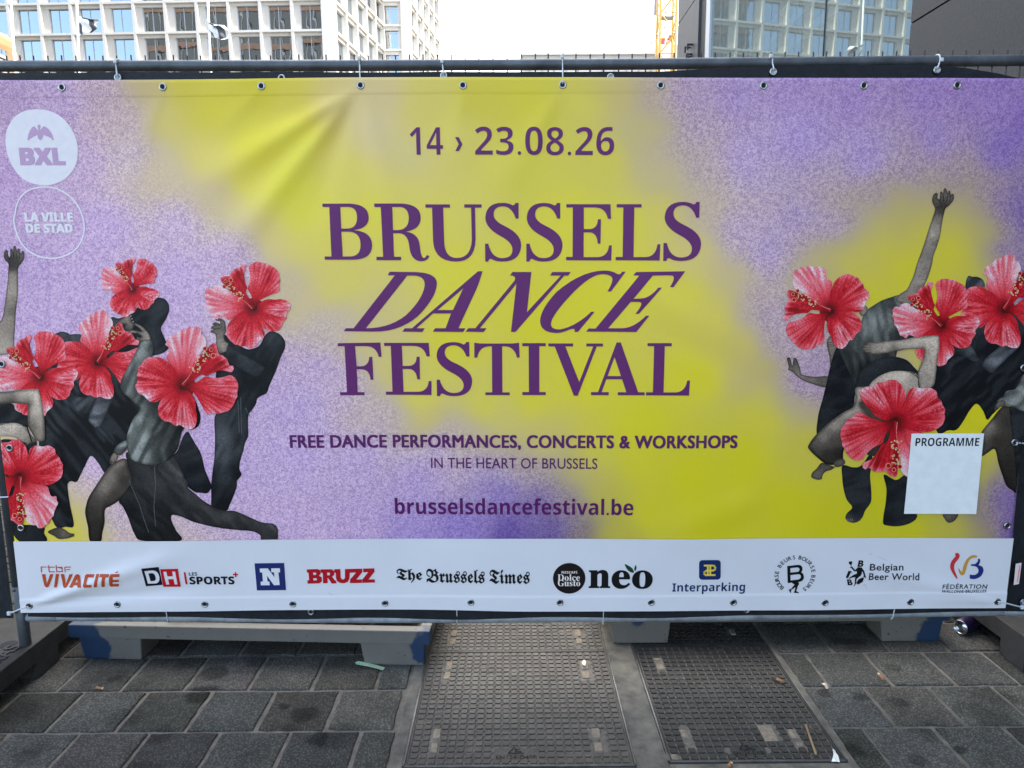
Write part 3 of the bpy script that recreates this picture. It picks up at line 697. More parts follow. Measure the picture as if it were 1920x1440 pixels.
p = Print()   # black dress dancer behind, with the open hand
body(p, Gz([(150,212),(156,190),(148,155),(140,125),(152,120),(166,122),(174,150),(180,185),(188,168),(190,130),(202,122),(213,128),(228,165),(243,208),(250,245),(290,258),(350,266),(455,266),(440,342),(380,334),(310,312),(258,290),(222,266),(185,230)]), [(1478,675,62),(1488,678,66),(1485,690,74),(1500,700,86),(1520,708,80),(1545,715,66)], 1, SKIN, 0.4, rimw=4, step=2.5)
body(p, Gz([(440,10),(470,-40),(520,-20),(520,40),(505,90),(470,180),(460,110)]), [(1560,640,90),(1563,660,82)], 1, SKIN, 0.4)
for k in range(3): body(p, Gz([(445,10+k*14),(505,2+k*14),(505,6+k*14),(445,15+k*14)]), [(1560,645,40)], 2, SKIN, 0, corner=True)
body(p, Gz([(500,78),(525,40),(545,20),(580,130),(640,250),(668,330),(650,420),(640,490),(560,540),(480,592),(420,645),(372,696),(364,660),(372,590),(382,530),(410,430),(432,340),(452,250),(474,160)]), [(1560,700,36),(1580,700,30),(1550,760,34),(1575,760,28),(1540,800,34)], 2, CLOTH, 0.15, 0.15, seed=41)
p.obj("dancer_print", banner, "dancer in a black dress holding out an open hand")

p = Print()   # arched dancer: ribbed grey top, raised arm
body(p, Ez([(680,1015),(700,1000),(730,1010),(750,1040),(730,1090),(690,1080)]), [(1618,580,92)], 1, SKIN, 0.3)
body(p, Gz([(560,930),(640,945),(700,930),(770,840),(782,900),(766,1000),(772,1080),(776,1150),(770,1210),(730,1268),(708,1320),(680,1350),(640,1362),(600,1350),(580,1325),(592,1290),(632,1245),(592,1190),(568,1110),(556,1010)]), [(1600,900,38),(1620,930,40),(1600,960,36),(1595,972,60),(1610,970,44)], 1, CLOTH, 0.15, 0.12, seed=43)
for k in range(4): body(p, Gz([(590+k*13,1335-k*2),(597+k*13,1333-k*2),(600+k*12,1352),(594+k*12,1352)]), [(1592,975,78)], 2, SKIN, 0, corner=True)
body(p, Gz([(870,1000),(960,1040),(1045,1000),(1060,1150),(1050,1280),(1116,1295),(1112,1330),(1070,1362),(1010,1382),(950,1388),(890,1380),(864,1368),(866,1310),(884,1200),(888,1100)]), [(1680,920,36),(1690,960,38),(1665,975,34),(1710,975,36)], 1, CLOTH, 0.12, 0.12, seed=45)
body(p, Ez([(735,1060),(750,1038),(800,1005),(850,975),(920,950),(985,932),(1060,950),(1150,1050),(1250,1200),(1120,1245),(1050,1262),(1000,1290),(960,1400),(1010,1410),(960,1420),(860,1430),(760,1450),(700,1500),(655,1600),(630,1560),(580,1450),(535,1335),(580,1290),(620,1248),(665,1200),(700,1130),(716,1085)]),
     [(1650,570,78),(1640,590,94),(1660,600,84),(1625,620,90),(1610,650,74),(1630,650,60),(1680,600,62),(1700,600,44),(1700,620,40),(1650,630,70),(1650,680,36),(1620,690,34),(1600,670,50),(1690,570,70),(1720,625,30)], 3, TEAL, 0.2, 0.22, (3, -0.6), seed=47)
body(p, Ez([(1252,300),(1254,282),(1238,250),(1231,222),(1236,192),(1250,170),(1266,164),(1275,178),(1270,206),(1284,216),(1290,190),(1292,160),(1302,154),(1312,172),(1318,140),(1330,128),(1341,146),(1350,170),(1354,149),(1366,152),(1372,182),(1380,173),(1392,174),(1396,195),(1390,222),(1362,258),(1332,284),(1318,330),(1304,400),(1290,490),(1265,575),(1242,635),(1228,710),(1200,800),(1180,845),(1158,895),(1130,950),(1060,1000),(965,978),(985,930),(1040,892),(1068,840),(1092,785),(1122,685),(1165,568),(1196,470),(1222,390)]),
     [(1755,372,64),(1772,366,76),(1785,372,66),(1768,385,40),(1766,395,46),(1760,410,84),(1752,430,100),(1748,440,108),(1740,460,96),(1752,455,80),(1738,480,84),(1728,500,100),(1735,505,82),(1720,530,104),(1705,550,96),(1725,540,74),(1700,560,84)], 4, SKIN, 0.35, rimw=4)
for x0, y0, x1, y1 in [(1284,216,1290,245),(1314,185,1316,232),(1346,185,1342,232),(1370,190,1360,235)]:
    body(p, Ez([(x0-3,y0),(x0+3,y0),(x1+3,y1),(x1-3,y1)]), [(1440+x0/4, 320+y0/4, 30)], 5, SKIN, 0, corner=True)
p.obj("dancer_print", banner, "dancer in a ribbed grey top with one arm flung up")

p = Print()   # dancer bending backwards, bare midriff
body(p, Gz([(655,345),(662,300),(690,225),(740,172),(820,132),(890,118),(960,116),(1040,140),(1092,190),(1140,245),(1130,280),(1060,232),(950,226),(850,255),(785,300),(752,345),(700,352)]), [(1620,700,40),(1640,680,44),(1670,675,42),(1700,685,36),(1610,720,36)], 5, CLOTH, 0.18, 0.1, seed=49)
body(p, Gz([(752,346),(790,292),(860,246),(950,222),(1060,226),(1130,255),(1160,340),(1140,400),(1000,420),(850,420),(770,400)]), [(1640,715,116),(1670,705,130),(1690,705,134),(1715,715,104),(1650,735,100),(1700,730,110)], 5, SKIN, 0.2)
body(p, Gz([(655,352),(700,340),(750,344),(760,390),(720,440),(690,480),(800,600),(760,680),(660,700),(600,740),(565,830),(560,900),(500,925),(440,922),(385,885),(330,835),(300,795),(312,765),(345,718),(410,650),(480,592),(560,535),(638,490),(655,430)]),
     [(1610,735,116),(1615,755,104),(1590,770,112),(1565,795,100),(1600,800,66),(1545,820,86),(1530,835,66),(1525,845,46),(1550,855,36),(1570,850,30),(1585,820,52),(1620,790,60),(1560,830,58)], 6, SKIN, 0.42, rimw=7)
body(p, Gz([(640,470),(760,440),(880,430),(930,640),(880,800),(770,860),(640,760),(600,740),(700,560)]), [(1620,790,50),(1650,820,40),(1650,770,58)], 5, SKIN, 0.1)
body(p, Gz([(400,912),(450,925),(500,945),(470,965),(435,975),(412,1000),(402,1035),(380,1040),(360,1036),(340,1030),(324,1018),(332,985),(365,955)]), [(1540,875,60),(1530,890,76),(1525,895,64)], 7, SKIN, 0.35)
body(p, Gz([(500,900),(560,880),(580,910),(545,940),(500,940)]), [(1572,867,66)], 7, SKIN, 0.3)
body(p, [(1617,652),(1622,646),(1630,641),(1640,642),(1665,639),(1690,637),(1710,633),(1740,630),(1757,629),(1761,634),(1761,650),(1758,670),(1755,700),(1751,722),(1740,728),(1726,730),(1721,700),(1726,685),(1731,672),(1733,655),(1722,654),(1700,655),(1680,659),(1662,662),(1645,664),(1630,663),(1622,660),(1618,657)],
     [(1625,652,84),(1640,650,98),(1660,647,110),(1690,645,118),(1720,640,124),(1745,640,132),(1752,660,122),(1745,690,112),(1735,710,100),(1680,658,70),(1730,660,90)], 25, SKIN, 0.38, rimw=5)
for k in range(4): body(p, Gz([(712+k*4,18+k*22),(775,30+k*16),(775,34+k*16),(712+k*4,23+k*22)]), [(1622,652,48)], 26, SKIN, 0, corner=True)
body(p, Gz([(1120,245),(1130,240),(1142,360),(1130,362)]), [(1721,715,26)], 9, CLOTH, 0, corner=True)
body(p, Gz([(738,340),(748,338),(762,420),(752,420)]), [(1628,735,26)], 9, CLOTH, 0, corner=True)
p.obj("dancer_print", banner, "dancer bending backwards in a black cropped top")

flower(249, 544, 14.8, 15, layer=9)
flower(183, 679.6, 21.3, 76, layer=10)
flower(76, 708.8, 20.8, -3, layer=14)
flower(474.8, 578.5, 20.8, 0, layer=8)
flower(342.5, 723, 24.6, 84, layer=21)
flower(37.5, 893, 22.9, -134, layer=26)
flower(1557.5, 582.5, 22, -112, flip=True, layer=9)
flower(1882.5, 580, 22.5, 77, layer=8)
flower(1766, 611, 21, -2, layer=14)
flower(1680, 790, 26, -132, layer=26)
flower(1987, 437, 17, 15, layer=8)
# ---------------------------------------------------------------- white sponsor strip
NS = 420
xs = np.linspace(0, 1, NS); ts = np.linspace(0, 1, 64)
V = []
for t in ts:
    z0 = LBOT[2] + (STRIP_Z(0)-LBOT[2])*t
    X = lef_x(z0) + (rig_x(z0)-lef_x(z0))*xs
    lo = bot_z(X) + 0.0004
    V.append(lay(X, lo + (STRIP_Z(X)-lo)*t, 0.0058))
V = np.array(V)
F = [(j*NS+i, j*NS+i+1, (j+1)*NS+i+1, (j+1)*NS+i) for j in range(len(ts)-1) for i in range(NS-1)]
M_STRIP = mat('white_vinyl', rgba((182,198,223)), 0.42, spec=0.22, noise_amp=0.035, noise_scale=3, bump=0.10, bump_scale=22)
mesh_obj("sponsor_strip", V.reshape(-1, 3), F, M_STRIP, banner, smooth=True)

# ---------------------------------------------------------------- lettering
def quad(contour, n=7):
    """TrueType style contour: (x, y) on the curve, (x, y, 0) a quadratic control point"""
    pts = []
    for i, p in enumerate(contour):
        q = contour[(i+1) % len(contour)]
        pts.append(p)
        if len(p) == 3 and len(q) == 3: pts.append(((p[0]+q[0])/2, (p[1]+q[1])/2))
    k = next(i for i, p in enumerate(pts) if len(p) == 2)
    pts = pts[k:] + pts[:k]; out = []; i = 0
    while i < len(pts):
        p = pts[i]
        if len(p) == 2: out.append(p); i += 1; continue
        a, b = out[-1], pts[(i+1) % len(pts)]
        for t in np.arange(1, n)/n:
            out.append(((1-t)**2*a[0] + 2*t*(1-t)*p[0] + t*t*b[0], (1-t)**2*a[1] + 2*t*(1-t)*p[1] + t*t*b[1]))
        i += 1
    return out
def dense(c, seg):
    o = []
    for i in range(len(c)):
        a, b = np.array(c[i]), np.array(c[(i+1) % len(c)])
        k = max(1, int(np.hypot(*(b-a))/seg))
        for t in range(k): o.append(tuple(a + (b-a)*t/k))
    return o
GL = {
 'B': [[(88,113),(270,113),(393,118,0),(395,205),(394,275,0),(300,287),(416,298,0),(418,385),(418,482,0),(290,482),(109,482),(107,460),(152,460),(135,135),(90,135)], [(208,135),(265,135),(318,140,0),(318,205),(318,274,0),(258,277),(215,277)], [(216,298),(268,298),(342,303,0),(342,385),(342,458,0),(275,460),(226,460)]],
 'R': [[(430,113),(610,113),(735,118,0),(736,205),(736,284,0),(638,297),(722,306,0),(731,390),(738,470,0),(757,470),(768,470,0),(775,450),(794,457),(781,492,0),(735,492),(672,486,0),(662,400),(655,312,0),(595,308),(556,308),(562,462),(608,462),(608,485),(447,485),(446,462),(490,462),(474,136),(431,136)], [(550,136),(603,136),(657,141,0),(658,210),(657,281,0),(590,287),(555,287)]],
 'U': [[(766,118),(928,118),(928,140),(883,140),(890,360),(893,470,0),(973,470),(1066,470,0),(1071,350),(1066,140),(1022,140),(1022,118),(1135,118),(1135,140),(1092,140),(1096,350),(1092,494,0),(968,494),(825,492,0),(817,360),(810,140),(767,140)]],
 'S': [[(331,108),(352,108),(352,211),(332,211),(308,131,0),(245,131),(187,134,0),(187,185),(188,227,0),(255,258),(367,310,0),(367,385),(362,494,0),(240,494),(198,493,0),(175,479),(153,468,0),(150,494),(129,494),(129,376),(150,376),(170,471,0),(243,471),(309,469,0),(309,415),(309,368,0),(235,328),(132,275,0),(132,205),(138,108,0),(245,108),(285,108,0),(312,124),(327,124,0)]],
 'E': [[(392,116),(683,116),(686,213),(665,213),(652,138,0),(580,138),(507,138),(507,280),(545,280),(597,278,0),(600,215),(620,215),(616,376),(598,376),(594,303,0),(545,302),(506,302),(505,464),(600,464),(664,460,0),(672,387),(690,387),(686,487),(390,485),(390,463),(433,463),(435,138),(392,138)]],
 'L': [[(723,116),(886,116),(886,138),(839,138),(832,464),(915,464),(978,460,0),(990,380),(1008,380),(1003,487),(714,485),(715,463),(761,463),(767,138),(723,138)]],
 'F': [[(193,1028),(472,1024),(480,1118),(461,1118),(446,1048,0),(375,1048),(307,1048),(316,1180),(345,1180),(396,1178,0),(400,1118),(419,1118),(426,1269),(407,1269),(402,1202,0),(350,1200),(317,1200),(323,1350),(368,1350),(368,1370),(208,1370),(208,1350),(253,1350),(238,1048),(194,1048)]],
 'T': [[(1088,1024),(1110,1030,0),(1150,1030),(1320,1030),(1365,1030,0),(1381,1024),(1385,1123),(1367,1123),(1352,1049,0),(1285,1049),(1270,1049),(1272,1350),(1320,1350),(1320,1368),(1160,1368),(1160,1350),(1205,1350),(1203,1049),(1185,1049),(1120,1050,0),(1107,1123),(1088,1123)]],
 'I': [[(102,1028),(256,1028),(256,1048),(214,1048),(214,1348),(256,1348),(256,1368),(103,1368),(103,1348),(146,1348),(144,1048),(102,1048)]],
 'V': [[(272,1030),(435,1030),(435,1050),(385,1050),(475,1283),(567,1050),(522,1050),(522,1030),(631,1030),(631,1050),(590,1050),(465,1372),(440,1372),(315,1050),(275,1050)]],
 'A': [[(720,1023),(747,1023),(860,1348),(902,1348),(902,1368),(727,1368),(727,1348),(783,1348),(755,1264),(652,1264),(621,1348),(668,1348),(668,1368),(552,1368),(552,1348),(598,1348)], [(706,1120),(660,1243),(748,1243)]],
 'dD': [[(533,560),(700,562),(845,566,0),(843,640),(838,730,0),(720,850),(600,955,0),(430,953),(232,950),(248,930),(298,930),(567,584),(520,584)], [(648,586),(690,586),(765,588,0),(763,648),(752,740,0),(640,845),(530,932,0),(378,930)]],
 'dA': [[(1112,557),(1141,557),(1125,620,0),(1095,690),(1020,850,0),(985,930),(1030,930),(1015,955),(816,953),(832,930),(900,930),(935,834),(817,834),(710,930),(764,930),(748,955),(616,953),(633,930),(680,930)], [(1015,670),(848,811),(948,811)]],
 'dN': [[(38,562),(162,562),(133,825),(355,586),(284,586),(300,562),(420,562),(404,586),(378,586),(58,955),(28,955),(64,640),(-175,930),(-132,930),(-150,955),(-269,953),(-252,930),(-205,930),(52,618),(66,586,0),(22,585)]],
 'dC': [[(780,560),(683,690),(660,690),(703,620,0),(690,597),(672,575,0),(620,577),(540,582,0),(405,730),(290,855,0),(290,905),(292,940,0),(350,938),(450,922,0),(555,822),(577,822),(467,955),(443,955),(452,935,0),(436,934),(425,934,0),(400,945),(360,962,0),(320,962),(220,958,0),(219,880),(225,800,0),(330,690),(490,555,0),(640,552),(690,552,0),(720,572),(742,586,0),(757,560)]],
 'dE': [[(848,562),(1170,557),(1092,662),(1070,660),(1106,602,0),(1090,588),(1085,584,0),(1040,584),(957,586),(830,737),(880,735),(935,733,0),(993,664),(1016,664),(865,836),(842,836),(892,775,0),(878,762),(870,757,0),(850,758),(812,758),(665,930),(760,930),(835,926,0),(912,848),(933,848),(848,955),(520,953),(537,932),(583,932),(868,586),(829,584)]],
}
LEFTZ = 'BRUFT'
def glyph_xz(key):
    """outline on the banner plane, metres"""
    ox = 580 if key in ('B','R','U','F','T','dD','dA') else 950
    out = []
    for c in GL[key]:
        q = np.array(quad(c)); P = on_y(ox + q[:, 0]/3.513, 350 + q[:, 1]/3.513, YB)
        out.append(P[:, [0, 2]])
    return out
class Letters:
    def __init__(s): s.v, s.f = [], []
    def glyph(s, key, box=None, off=0.0012):
        g = glyph_xz(key); al = np.concatenate(g); lo, hi = al.min(0), al.max(0)
        if box is not None:
            x0, y0, x1, y1 = box; xm, ym = (x0+x1)/2, (y0+y1)/2
            nlo = np.array([on_y(x0, ym, YB)[0], on_y(xm, y1, YB)[2]]); nhi = np.array([on_y(x1, ym, YB)[0], on_y(xm, y0, YB)[2]])
            g = [(c-lo)/(hi-lo)*(nhi-nlo)+nlo for c in g]
        # dense mesh so that the letters follow the folds
        cs = [dense([tuple(p*1000) for p in c], 9) for c in g]
        v, f = cdt(cs, 14, 0)
        v = v/1000
        P = lay(v[:, 0], v[:, 1], off); f = f[:, ::-1]
        b = sum(len(a) for a in s.v); s.v.append(P); s.f.append(f+b)
    def obj(s, name, m, parent, label=None):
        return tag(mesh_obj(name, np.concatenate(s.v), np.concatenate(s.f), m, parent), label)
INK = ink((86,44,104))
zl = lambda x0, y0, x1, y1, o: (o + x0/3.513, 350 + y0/3.513, o + x1/3.513, 350 + y1/3.513)
L = Letters()
for k in 'BRU': L.glyph(k)
L.glyph('S', zl(1157-1300, 108, 95, 494, 950)); L.glyph('S'); L.glyph('E'); L.glyph('L'); L.glyph('S', zl(1031, 101, 1280, 490, 950))
L.obj("title_lettering", INK, banner, "BRUSSELS in upright purple serif capitals")
L = Letters()
for k in ('dD','dA','dN','dC','dE'): L.glyph(k)
L.obj("title_lettering", INK, banner, "DANCE in slanted purple serif capitals")
L = Letters()
L.glyph('F'); L.glyph('E', zl(502, 1025, 805, 1370, 580)); L.glyph('S', zl(839, 1021, 1073, 1376, 580)); L.glyph('T'); L.glyph('I'); L.glyph('V'); L.glyph('A'); L.glyph('L', zl(914, 1026, 1200, 1371, 950))
L.obj("title_lettering", INK, banner, "FESTIVAL in upright purple serif capitals")

_fontc = {}
def text_mesh(body, weight=0.0, spacing=1.0, res=4):
    key = (body, weight, spacing)
    if key in _fontc: return _fontc[key]
    c = bpy.data.curves.new('lettering', 'FONT'); c.body = body; c.offset = weight; c.space_character = spacing; c.resolution_u = res
    o = bpy.data.objects.new('lettering', c); COL.objects.link(o)
    me = bpy.data.meshes.new_from_object(o.evaluated_get(bpy.context.evaluated_depsgraph_get()))
    bpy.data.objects.remove(o); bpy.data.curves.remove(c)
    v = np.array([p.co[:2] for p in me.vertices]); f = [tuple(p.vertices) for p in me.polygons]
    bpy.data.meshes.remove(me)
    _fontc[key] = (v, f); return v, f
MATH = {}
for i in range(26):
    MATH[chr(65+i)] = (0x1D5D4+i, 0x1D400+i, 0x1D56C+i, 0x1D63C+i)
    MATH[chr(97+i)] = (0x1D5EE+i, 0x1D41A+i, 0x1D586+i, 0x1D656+i)
for i in range(10): MATH[chr(48+i)] = (0x1D7EC+i, 0x1D7CE+i, 48+i, 0x1D7EC+i)
def style(s, k): return ''.join(chr(MATH[c][k]) if c in MATH else c for c in s)
bold = lambda s: style(s, 0)
serif = lambda s: style(s, 1)
black = lambda s: style(s, 2)
obli = lambda s: style(s, 3)
def flat(verts, faces, name, m, parent, off, label=None, cutstep=0.035):
    """a flat outline (x, z metres on the banner) laid on the banner's folds"""
    bm = bmesh.new(); vv = [bm.verts.new((float(v[0]), float(v[2]) if len(v) > 2 else 0.0, float(v[1]))) for v in verts]
    for f in faces:
        try: bm.faces.new([vv[i] for i in f])
        except ValueError: pass
    A_ = np.array([v[:2] for v in verts]); lo, hi = A_.min(0), A_.max(0)
    for ax, nrm in ((0, (1,0,0)), (1, (0,0,1))):
        k = math.ceil(lo[ax]/cutstep)*cutstep
        while k < hi[ax]:
            g = bm.verts[:] + bm.edges[:] + bm.faces[:]
            bmesh.ops.bisect_plane(bm, geom=g, plane_co=(k, 0, 0) if ax == 0 else (0, 0, k), plane_no=nrm, dist=1e-7)
            k += cutstep
    bmesh.ops.triangulate(bm, faces=bm.faces[:])
    X = np.array([v.co.x for v in bm.verts]); Z = np.array([v.co.z for v in bm.verts])
    RZ = np.array([v.co.y for v in bm.verts])
    P = lay(X, Z, off); P[:, 1] -= RZ
    for v, p_ in zip(bm.verts, P): v.co = p_
    bm.normal_update()
    for f in bm.faces:
        if f.normal.y > 0: f.normal_flip()
    me = bpy.data.meshes.new(name); bm.to_mesh(me); bm.free(); me.materials.append(m)
    return tag(link(name, me, parent), label)
class Flat:
    """outlines and words in photo pixels, gathered into one flat print"""
    def __init__(s): s.v, s.f, s.n = [], [], 0
    def raw(s, v, f):
        s.v.append(np.asarray(v, float)[:, :2]); s.f += [tuple(i+s.n for i in t) for t in f]; s.n += len(v); return s
    def poly(s, contours, curve=False, seg=2.0):
        cs = [np.array(smooth_closed(c, seg) if curve else c, float) for c in contours]
        v, f = cdt(cs, 60, 0)
        P = on_y(v[:, 0], v[:, 1], YB); return s.raw(P[:, [0, 2]], f)
    def text(s, body, box, weight=0.0, spacing=1.0, shear=0.0, rise=0.0):
        """box: left, top, right, bottom of the inked letters in photo pixels"""
        v, f = text_mesh(body, weight, spacing)
        v = v.copy(); v[:, 0] += shear*v[:, 1]
        lo, hi = v.min(0), v.max(0)
        x0, y0, x1, y1 = box; xm, ym = (x0+x1)/2, (y0+y1)/2
        L_, R_ = on_y(x0, ym, YB), on_y(x1, ym, YB); T_, B_ = on_y(xm, y0, YB), on_y(xm, y1, YB)
        u = (v-lo)/(hi-lo)
        X = L_[0] + (R_[0]-L_[0])*u[:, 0]
        Zm_ = B_[2] + (T_[2]-B_[2])*u[:, 1] + (u[:, 0]-0.5)*(R_[2]-L_[2])
        s.rise = getattr(s, 'rise', []) + [(s.n, s.n+len(v), rise)]
        return s.raw(np.stack([X, Zm_], 1), f)
    def ring(s, cx, cy, ro, ri, n=48):
        a = np.arange(n)*2*math.pi/n
        o = on_y(cx, cy, YB)
        sc = abs(on_y(cx+1, cy, YB)[0]-o[0])
        c, d = np.cos(a), np.sin(a)
        if ri > 0:
            v = np.concatenate([np.stack([o[0]+ro*sc*c, o[2]+ro*sc*d], 1), np.stack([o[0]+ri*sc*c, o[2]+ri*sc*d], 1)])
            f = [(i, (i+1) % n, n+(i+1) % n, n+i) for i in range(n)]
        else:
            v = np.stack([o[0]+ro*sc*c, o[2]+ro*sc*d], 1); f = [tuple(range(n))]
        return s.raw(v, f)
    def obj(s, name, m, off=0.0066, label=None, parent=None, cutstep=0.014):
        A_ = np.concatenate(s.v); A_ = np.concatenate([A_, np.zeros((len(A_), 1))], 1)
        for a, b, r_ in getattr(s, 'rise', []): A_[a:b, 2] = r_
        return flat(A_, s.f, name, m, parent or banner, off, label, cutstep)
INK2 = ink((80,42,98))
Flat().text(bold("14"), (769.5,240,831,291), -0.012).text("›", (854,258.5,867.5,284.5), 0.035).text(bold("23.08.26"), (891,238.5,1151,291.5), -0.012).obj("date_lettering", INK, 0.0012, "14 › 23.08.26 in purple figures")
for k_, (dx_, dy_) in enumerate(((-1.1,-0.6),(1.1,-0.6),(-1.1,0.6),(1.1,0.6),(0,0))):
    _ft = Flat() if k_ == 0 else _ft
    _ft.text("FREE DANCE PERFORMANCES, CONCERTS & WORKSHOPS", (546.4+dx_,814.5+dy_,1379.1+dx_,841.5+dy_), 0.0, 1.06, rise=k_*0.00006)
_ft.obj("tagline_lettering", INK2, 0.0012, "FREE DANCE PERFORMANCES, CONCERTS & WORKSHOPS")
Flat().text("IN THE HEART OF BRUSSELS", (808.5,857,1119,877), 0.006, 1.02).obj("tagline_lettering", INK2, 0.0012, "IN THE HEART OF BRUSSELS")
Flat().text(bold("brusselsdancefestival.be"), (740.5,932.5,1186,963.5), 0.0, 1.0).obj("web_address_lettering", ink((78,36,92)), 0.0012, "brusselsdancefestival.be")

# city emblem and words at the upper left
PALE = ink((190,203,227))
def ell(cx, cy, pts_px): return pts_px
disc = [(6.5,262),(10,240),(22,220),(40,208),(64,204),(90,207),(114,220),(132,242),(141,264),(143,284),(140,306),(128,326),(112,339),(92,346),(78,347),(60,344),(40,335),(24,318),(13,296),(8,278)]
Flat().poly([disc], True).obj("emblem_disc", PALE, 0.0010, "pale blue disc of the city emblem")
ring = [(24,401),(28,380),(40,362),(58,352),(84,348.5),(106,353),(128,366),(144,384),(154,406),(157.5,428),(154,448),(144,466),(128,478),(106,485),(88,485),(68,481),(48,469),(34,452),(26,432),(22,414)]
o_ = np.array(smooth_closed(ring, 2.5)); c_ = o_.mean(0)
d_ = o_ - c_; i_ = c_ + d_*(1-2.7/np.hypot(d_[:, 0], d_[:, 1])[:, None])
Flat().poly([o_, i_]).obj("emblem_ring", PALE, 0.0011, "thin pale ring below the emblem disc")
def heavy(f, body, box, w, st=bold):
    """extra heavy lettering: near copies a hair's breadth apart"""
    x0, y0, x1, y1 = box
    for k, (a, b) in enumerate(((-w,-w*.6),(w,-w*.6),(-w,w*.6),(w,w*.6),(0,0))):
        f.text(st(body), (x0+w+a, y0+w*.6+b, x1-w+a, y1-w*.6+b), rise=k*0.00006)
    return f
heavy(heavy(Flat(), "LA VILLE", (43,398,134.5,415.5), 0.8), "DE STAD", (46,419.5,134.5,436.5), 0.8).obj("emblem_lettering", PALE, 0.0011, "LA VILLE DE STAD")
EMB = ink((158,142,188))
f_ = heavy(Flat(), "BXL", (33,276,119,309), 1.9)
f_.poly([[(48,262),(49,252),(53,243),(57,237.5),(61,235.5),(66,241),(69,243.5),(68,240),(67,236),(68,233),(70,232.5),(72,233.5),(73,237),(72,241),(71,243.5),(74,241),(78,236),(81,236),(87,240),(92,246),(95.5,253),(97.5,262),(95,262),(93,258),(90,257.5),(87,255),(84,254.5),(80,252),(78,252),(76,258),(72.5,262),(68,259),(67,253),(65,252),(62,254.5),(59,255),(56,258),(53,258.5),(51,262)]])
f_.obj("emblem_lettering", EMB, 0.0014, "BXL under a small winged figure")

# programme panel
f_ = Flat().poly([[(1706.5,812),(1842.5,811.5),(1828.5,963),(1693.5,962.5)]])
f_.obj("programme_panel", ink((206,216,238)), 0.0062, "white panel headed PROGRAMME, the code below it left blank")
Flat().text(bold("PROGRAMME"), (1714,820,1833.5,835.5), 0.0).obj("programme_lettering", ink((40,42,50)), 0.0066, "PROGRAMME")

# ---------------------------------------------------------------- sponsor marks
K1 = ink((26,32,44)); RB = ink((150,72,48)); RD = ink((160,34,44)); NV_ = ink((40,48,98)); WH = ink((184,199,223)); BK = ink((20,24,28))
def Lz(ox, oy, s): return lambda pts: Zm(ox, oy, s, pts)
q = Lz(60, 1020, 6.0)
f_ = Flat()
def stroke(f, pts, w, closed=False):
    pts = [np.array(p_, float) for p_ in pts]
    for a, b in zip(pts[:-1], pts[1:]):
        d = (b-a)/np.hypot(*(b-a)); n_ = np.array([-d[1], d[0]])*w/2; e = d*w/2*0.98
        f.poly([[tuple(a-e+n_), tuple(b+e+n_), tuple(b+e-n_), tuple(a-e-n_)]])
    return f
for ln in [[(118,308),(113,252),(170,252)], [(196,238),(202,300),(208,306),(262,306)], [(188,254),(262,254)], [(280,236),(288,306),(350,304),(346,270),(300,256),(345,256)], [(382,306),(376,262),(384,254),(440,254)], [(400,282),(430,282)]]:
    stroke(f_, q(ln), 1.7)
f_.obj("sponsor_logo", RB, 0.0071, "rtbf in thin brick-red letters")
f_ = Flat()
for c in [[[(120,332),(160,332),(178,440),(214,332),(252,332),(200,470),(186,480),(168,478),(152,462)]], [[(276,330),(314,330),(290,480),(258,480)]], [[(332,332),(370,332),(390,440),(430,334),(466,334),(410,468),(396,480),(376,480),(362,464)]],
          [[(434,474),(490,350),(504,336),(530,334),(546,352),(580,470),(538,470),(532,450),(490,450),(476,474)], [(500,420),(526,420),(518,386)]],
          [[(715,332),(708,366),(650,366),(640,376),(634,430),(644,440),(700,440),(694,470),(614,472),(598,456),(604,350),(624,332)]], [[(736,328),(772,326),(752,470),(718,470)]],
          [[(782,326),(892,322),(886,356),(850,358),(834,470),(800,470),(812,358),(776,358)]], [[(1012,318),(1008,350),(936,352),(932,384),(1000,384),(994,412),(926,414),(926,438),(992,438),(986,470),(900,472),(886,456),(896,340),(914,320)]], [[(958,302),(986,288),(992,300),(962,310)]]]:
    f_.poly([q(k) for k in c])
f_.obj("sponsor_logo", RB, 0.0071, "VIVACITÉ in heavy slanted brick-red letters")
f_ = Flat().poly([q([(1253,258),(1443,243),(1474,456),(1286,472)])]); f_.obj("sponsor_logo", K1, 0.0071, "tilted dark square behind the letter D")
f_ = Flat().poly([q([(1458,270),(1653,268),(1676,478),(1480,480)])]).poly([q([(1716,310),(1736,308),(1754,448),(1732,450)])]); f_.obj("sponsor_logo", RD, 0.0072, "red square behind the letter H and a red bar")
f_ = Flat().poly([quad([q([(1286,288)])[0], q([(1370,282)])[0], q([(1432,282)])[0]+(0,), q([(1444,360)])[0], q([(1448,434)])[0]+(0,), q([(1392,438)])[0], q([(1312,440)])[0]]), quad([q([(1326,318)])[0], q([(1360,314)])[0], q([(1394,314)])[0]+(0,), q([(1402,362)])[0], q([(1410,406)])[0]+(0,), q([(1376,408)])[0], q([(1342,410)])[0]])])
f_.poly([q([(1490,302),(1524,300),(1534,356),(1596,354),(1590,300),(1622,300),(1642,450),(1610,450),(1602,386),(1540,388),(1550,450),(1516,452)])])
f_.obj("sponsor_logo", WH, 0.0075, "white letters D and H")
Flat().text(bold("LES"), (355.5,1071.5,371,1078), 0.0).text(bold("SPORTS"), (356,1080,440,1095.3), 0.02, 1.02).obj("sponsor_logo", K1, 0.0071, "LES SPORTS in heavy dark letters")
Flat().poly([[(441,1072),(443.5,1072),(443.5,1075.2),(447,1075.2),(447,1078),(443.8,1078),(444,1081.2),(441.2,1081.2),(441,1078),(437.3,1078),(437,1075.2),(441,1075.2)]]).obj("sponsor_logo", RD, 0.0071, "small red plus sign")
q = Lz(360, 1020, 5.333)
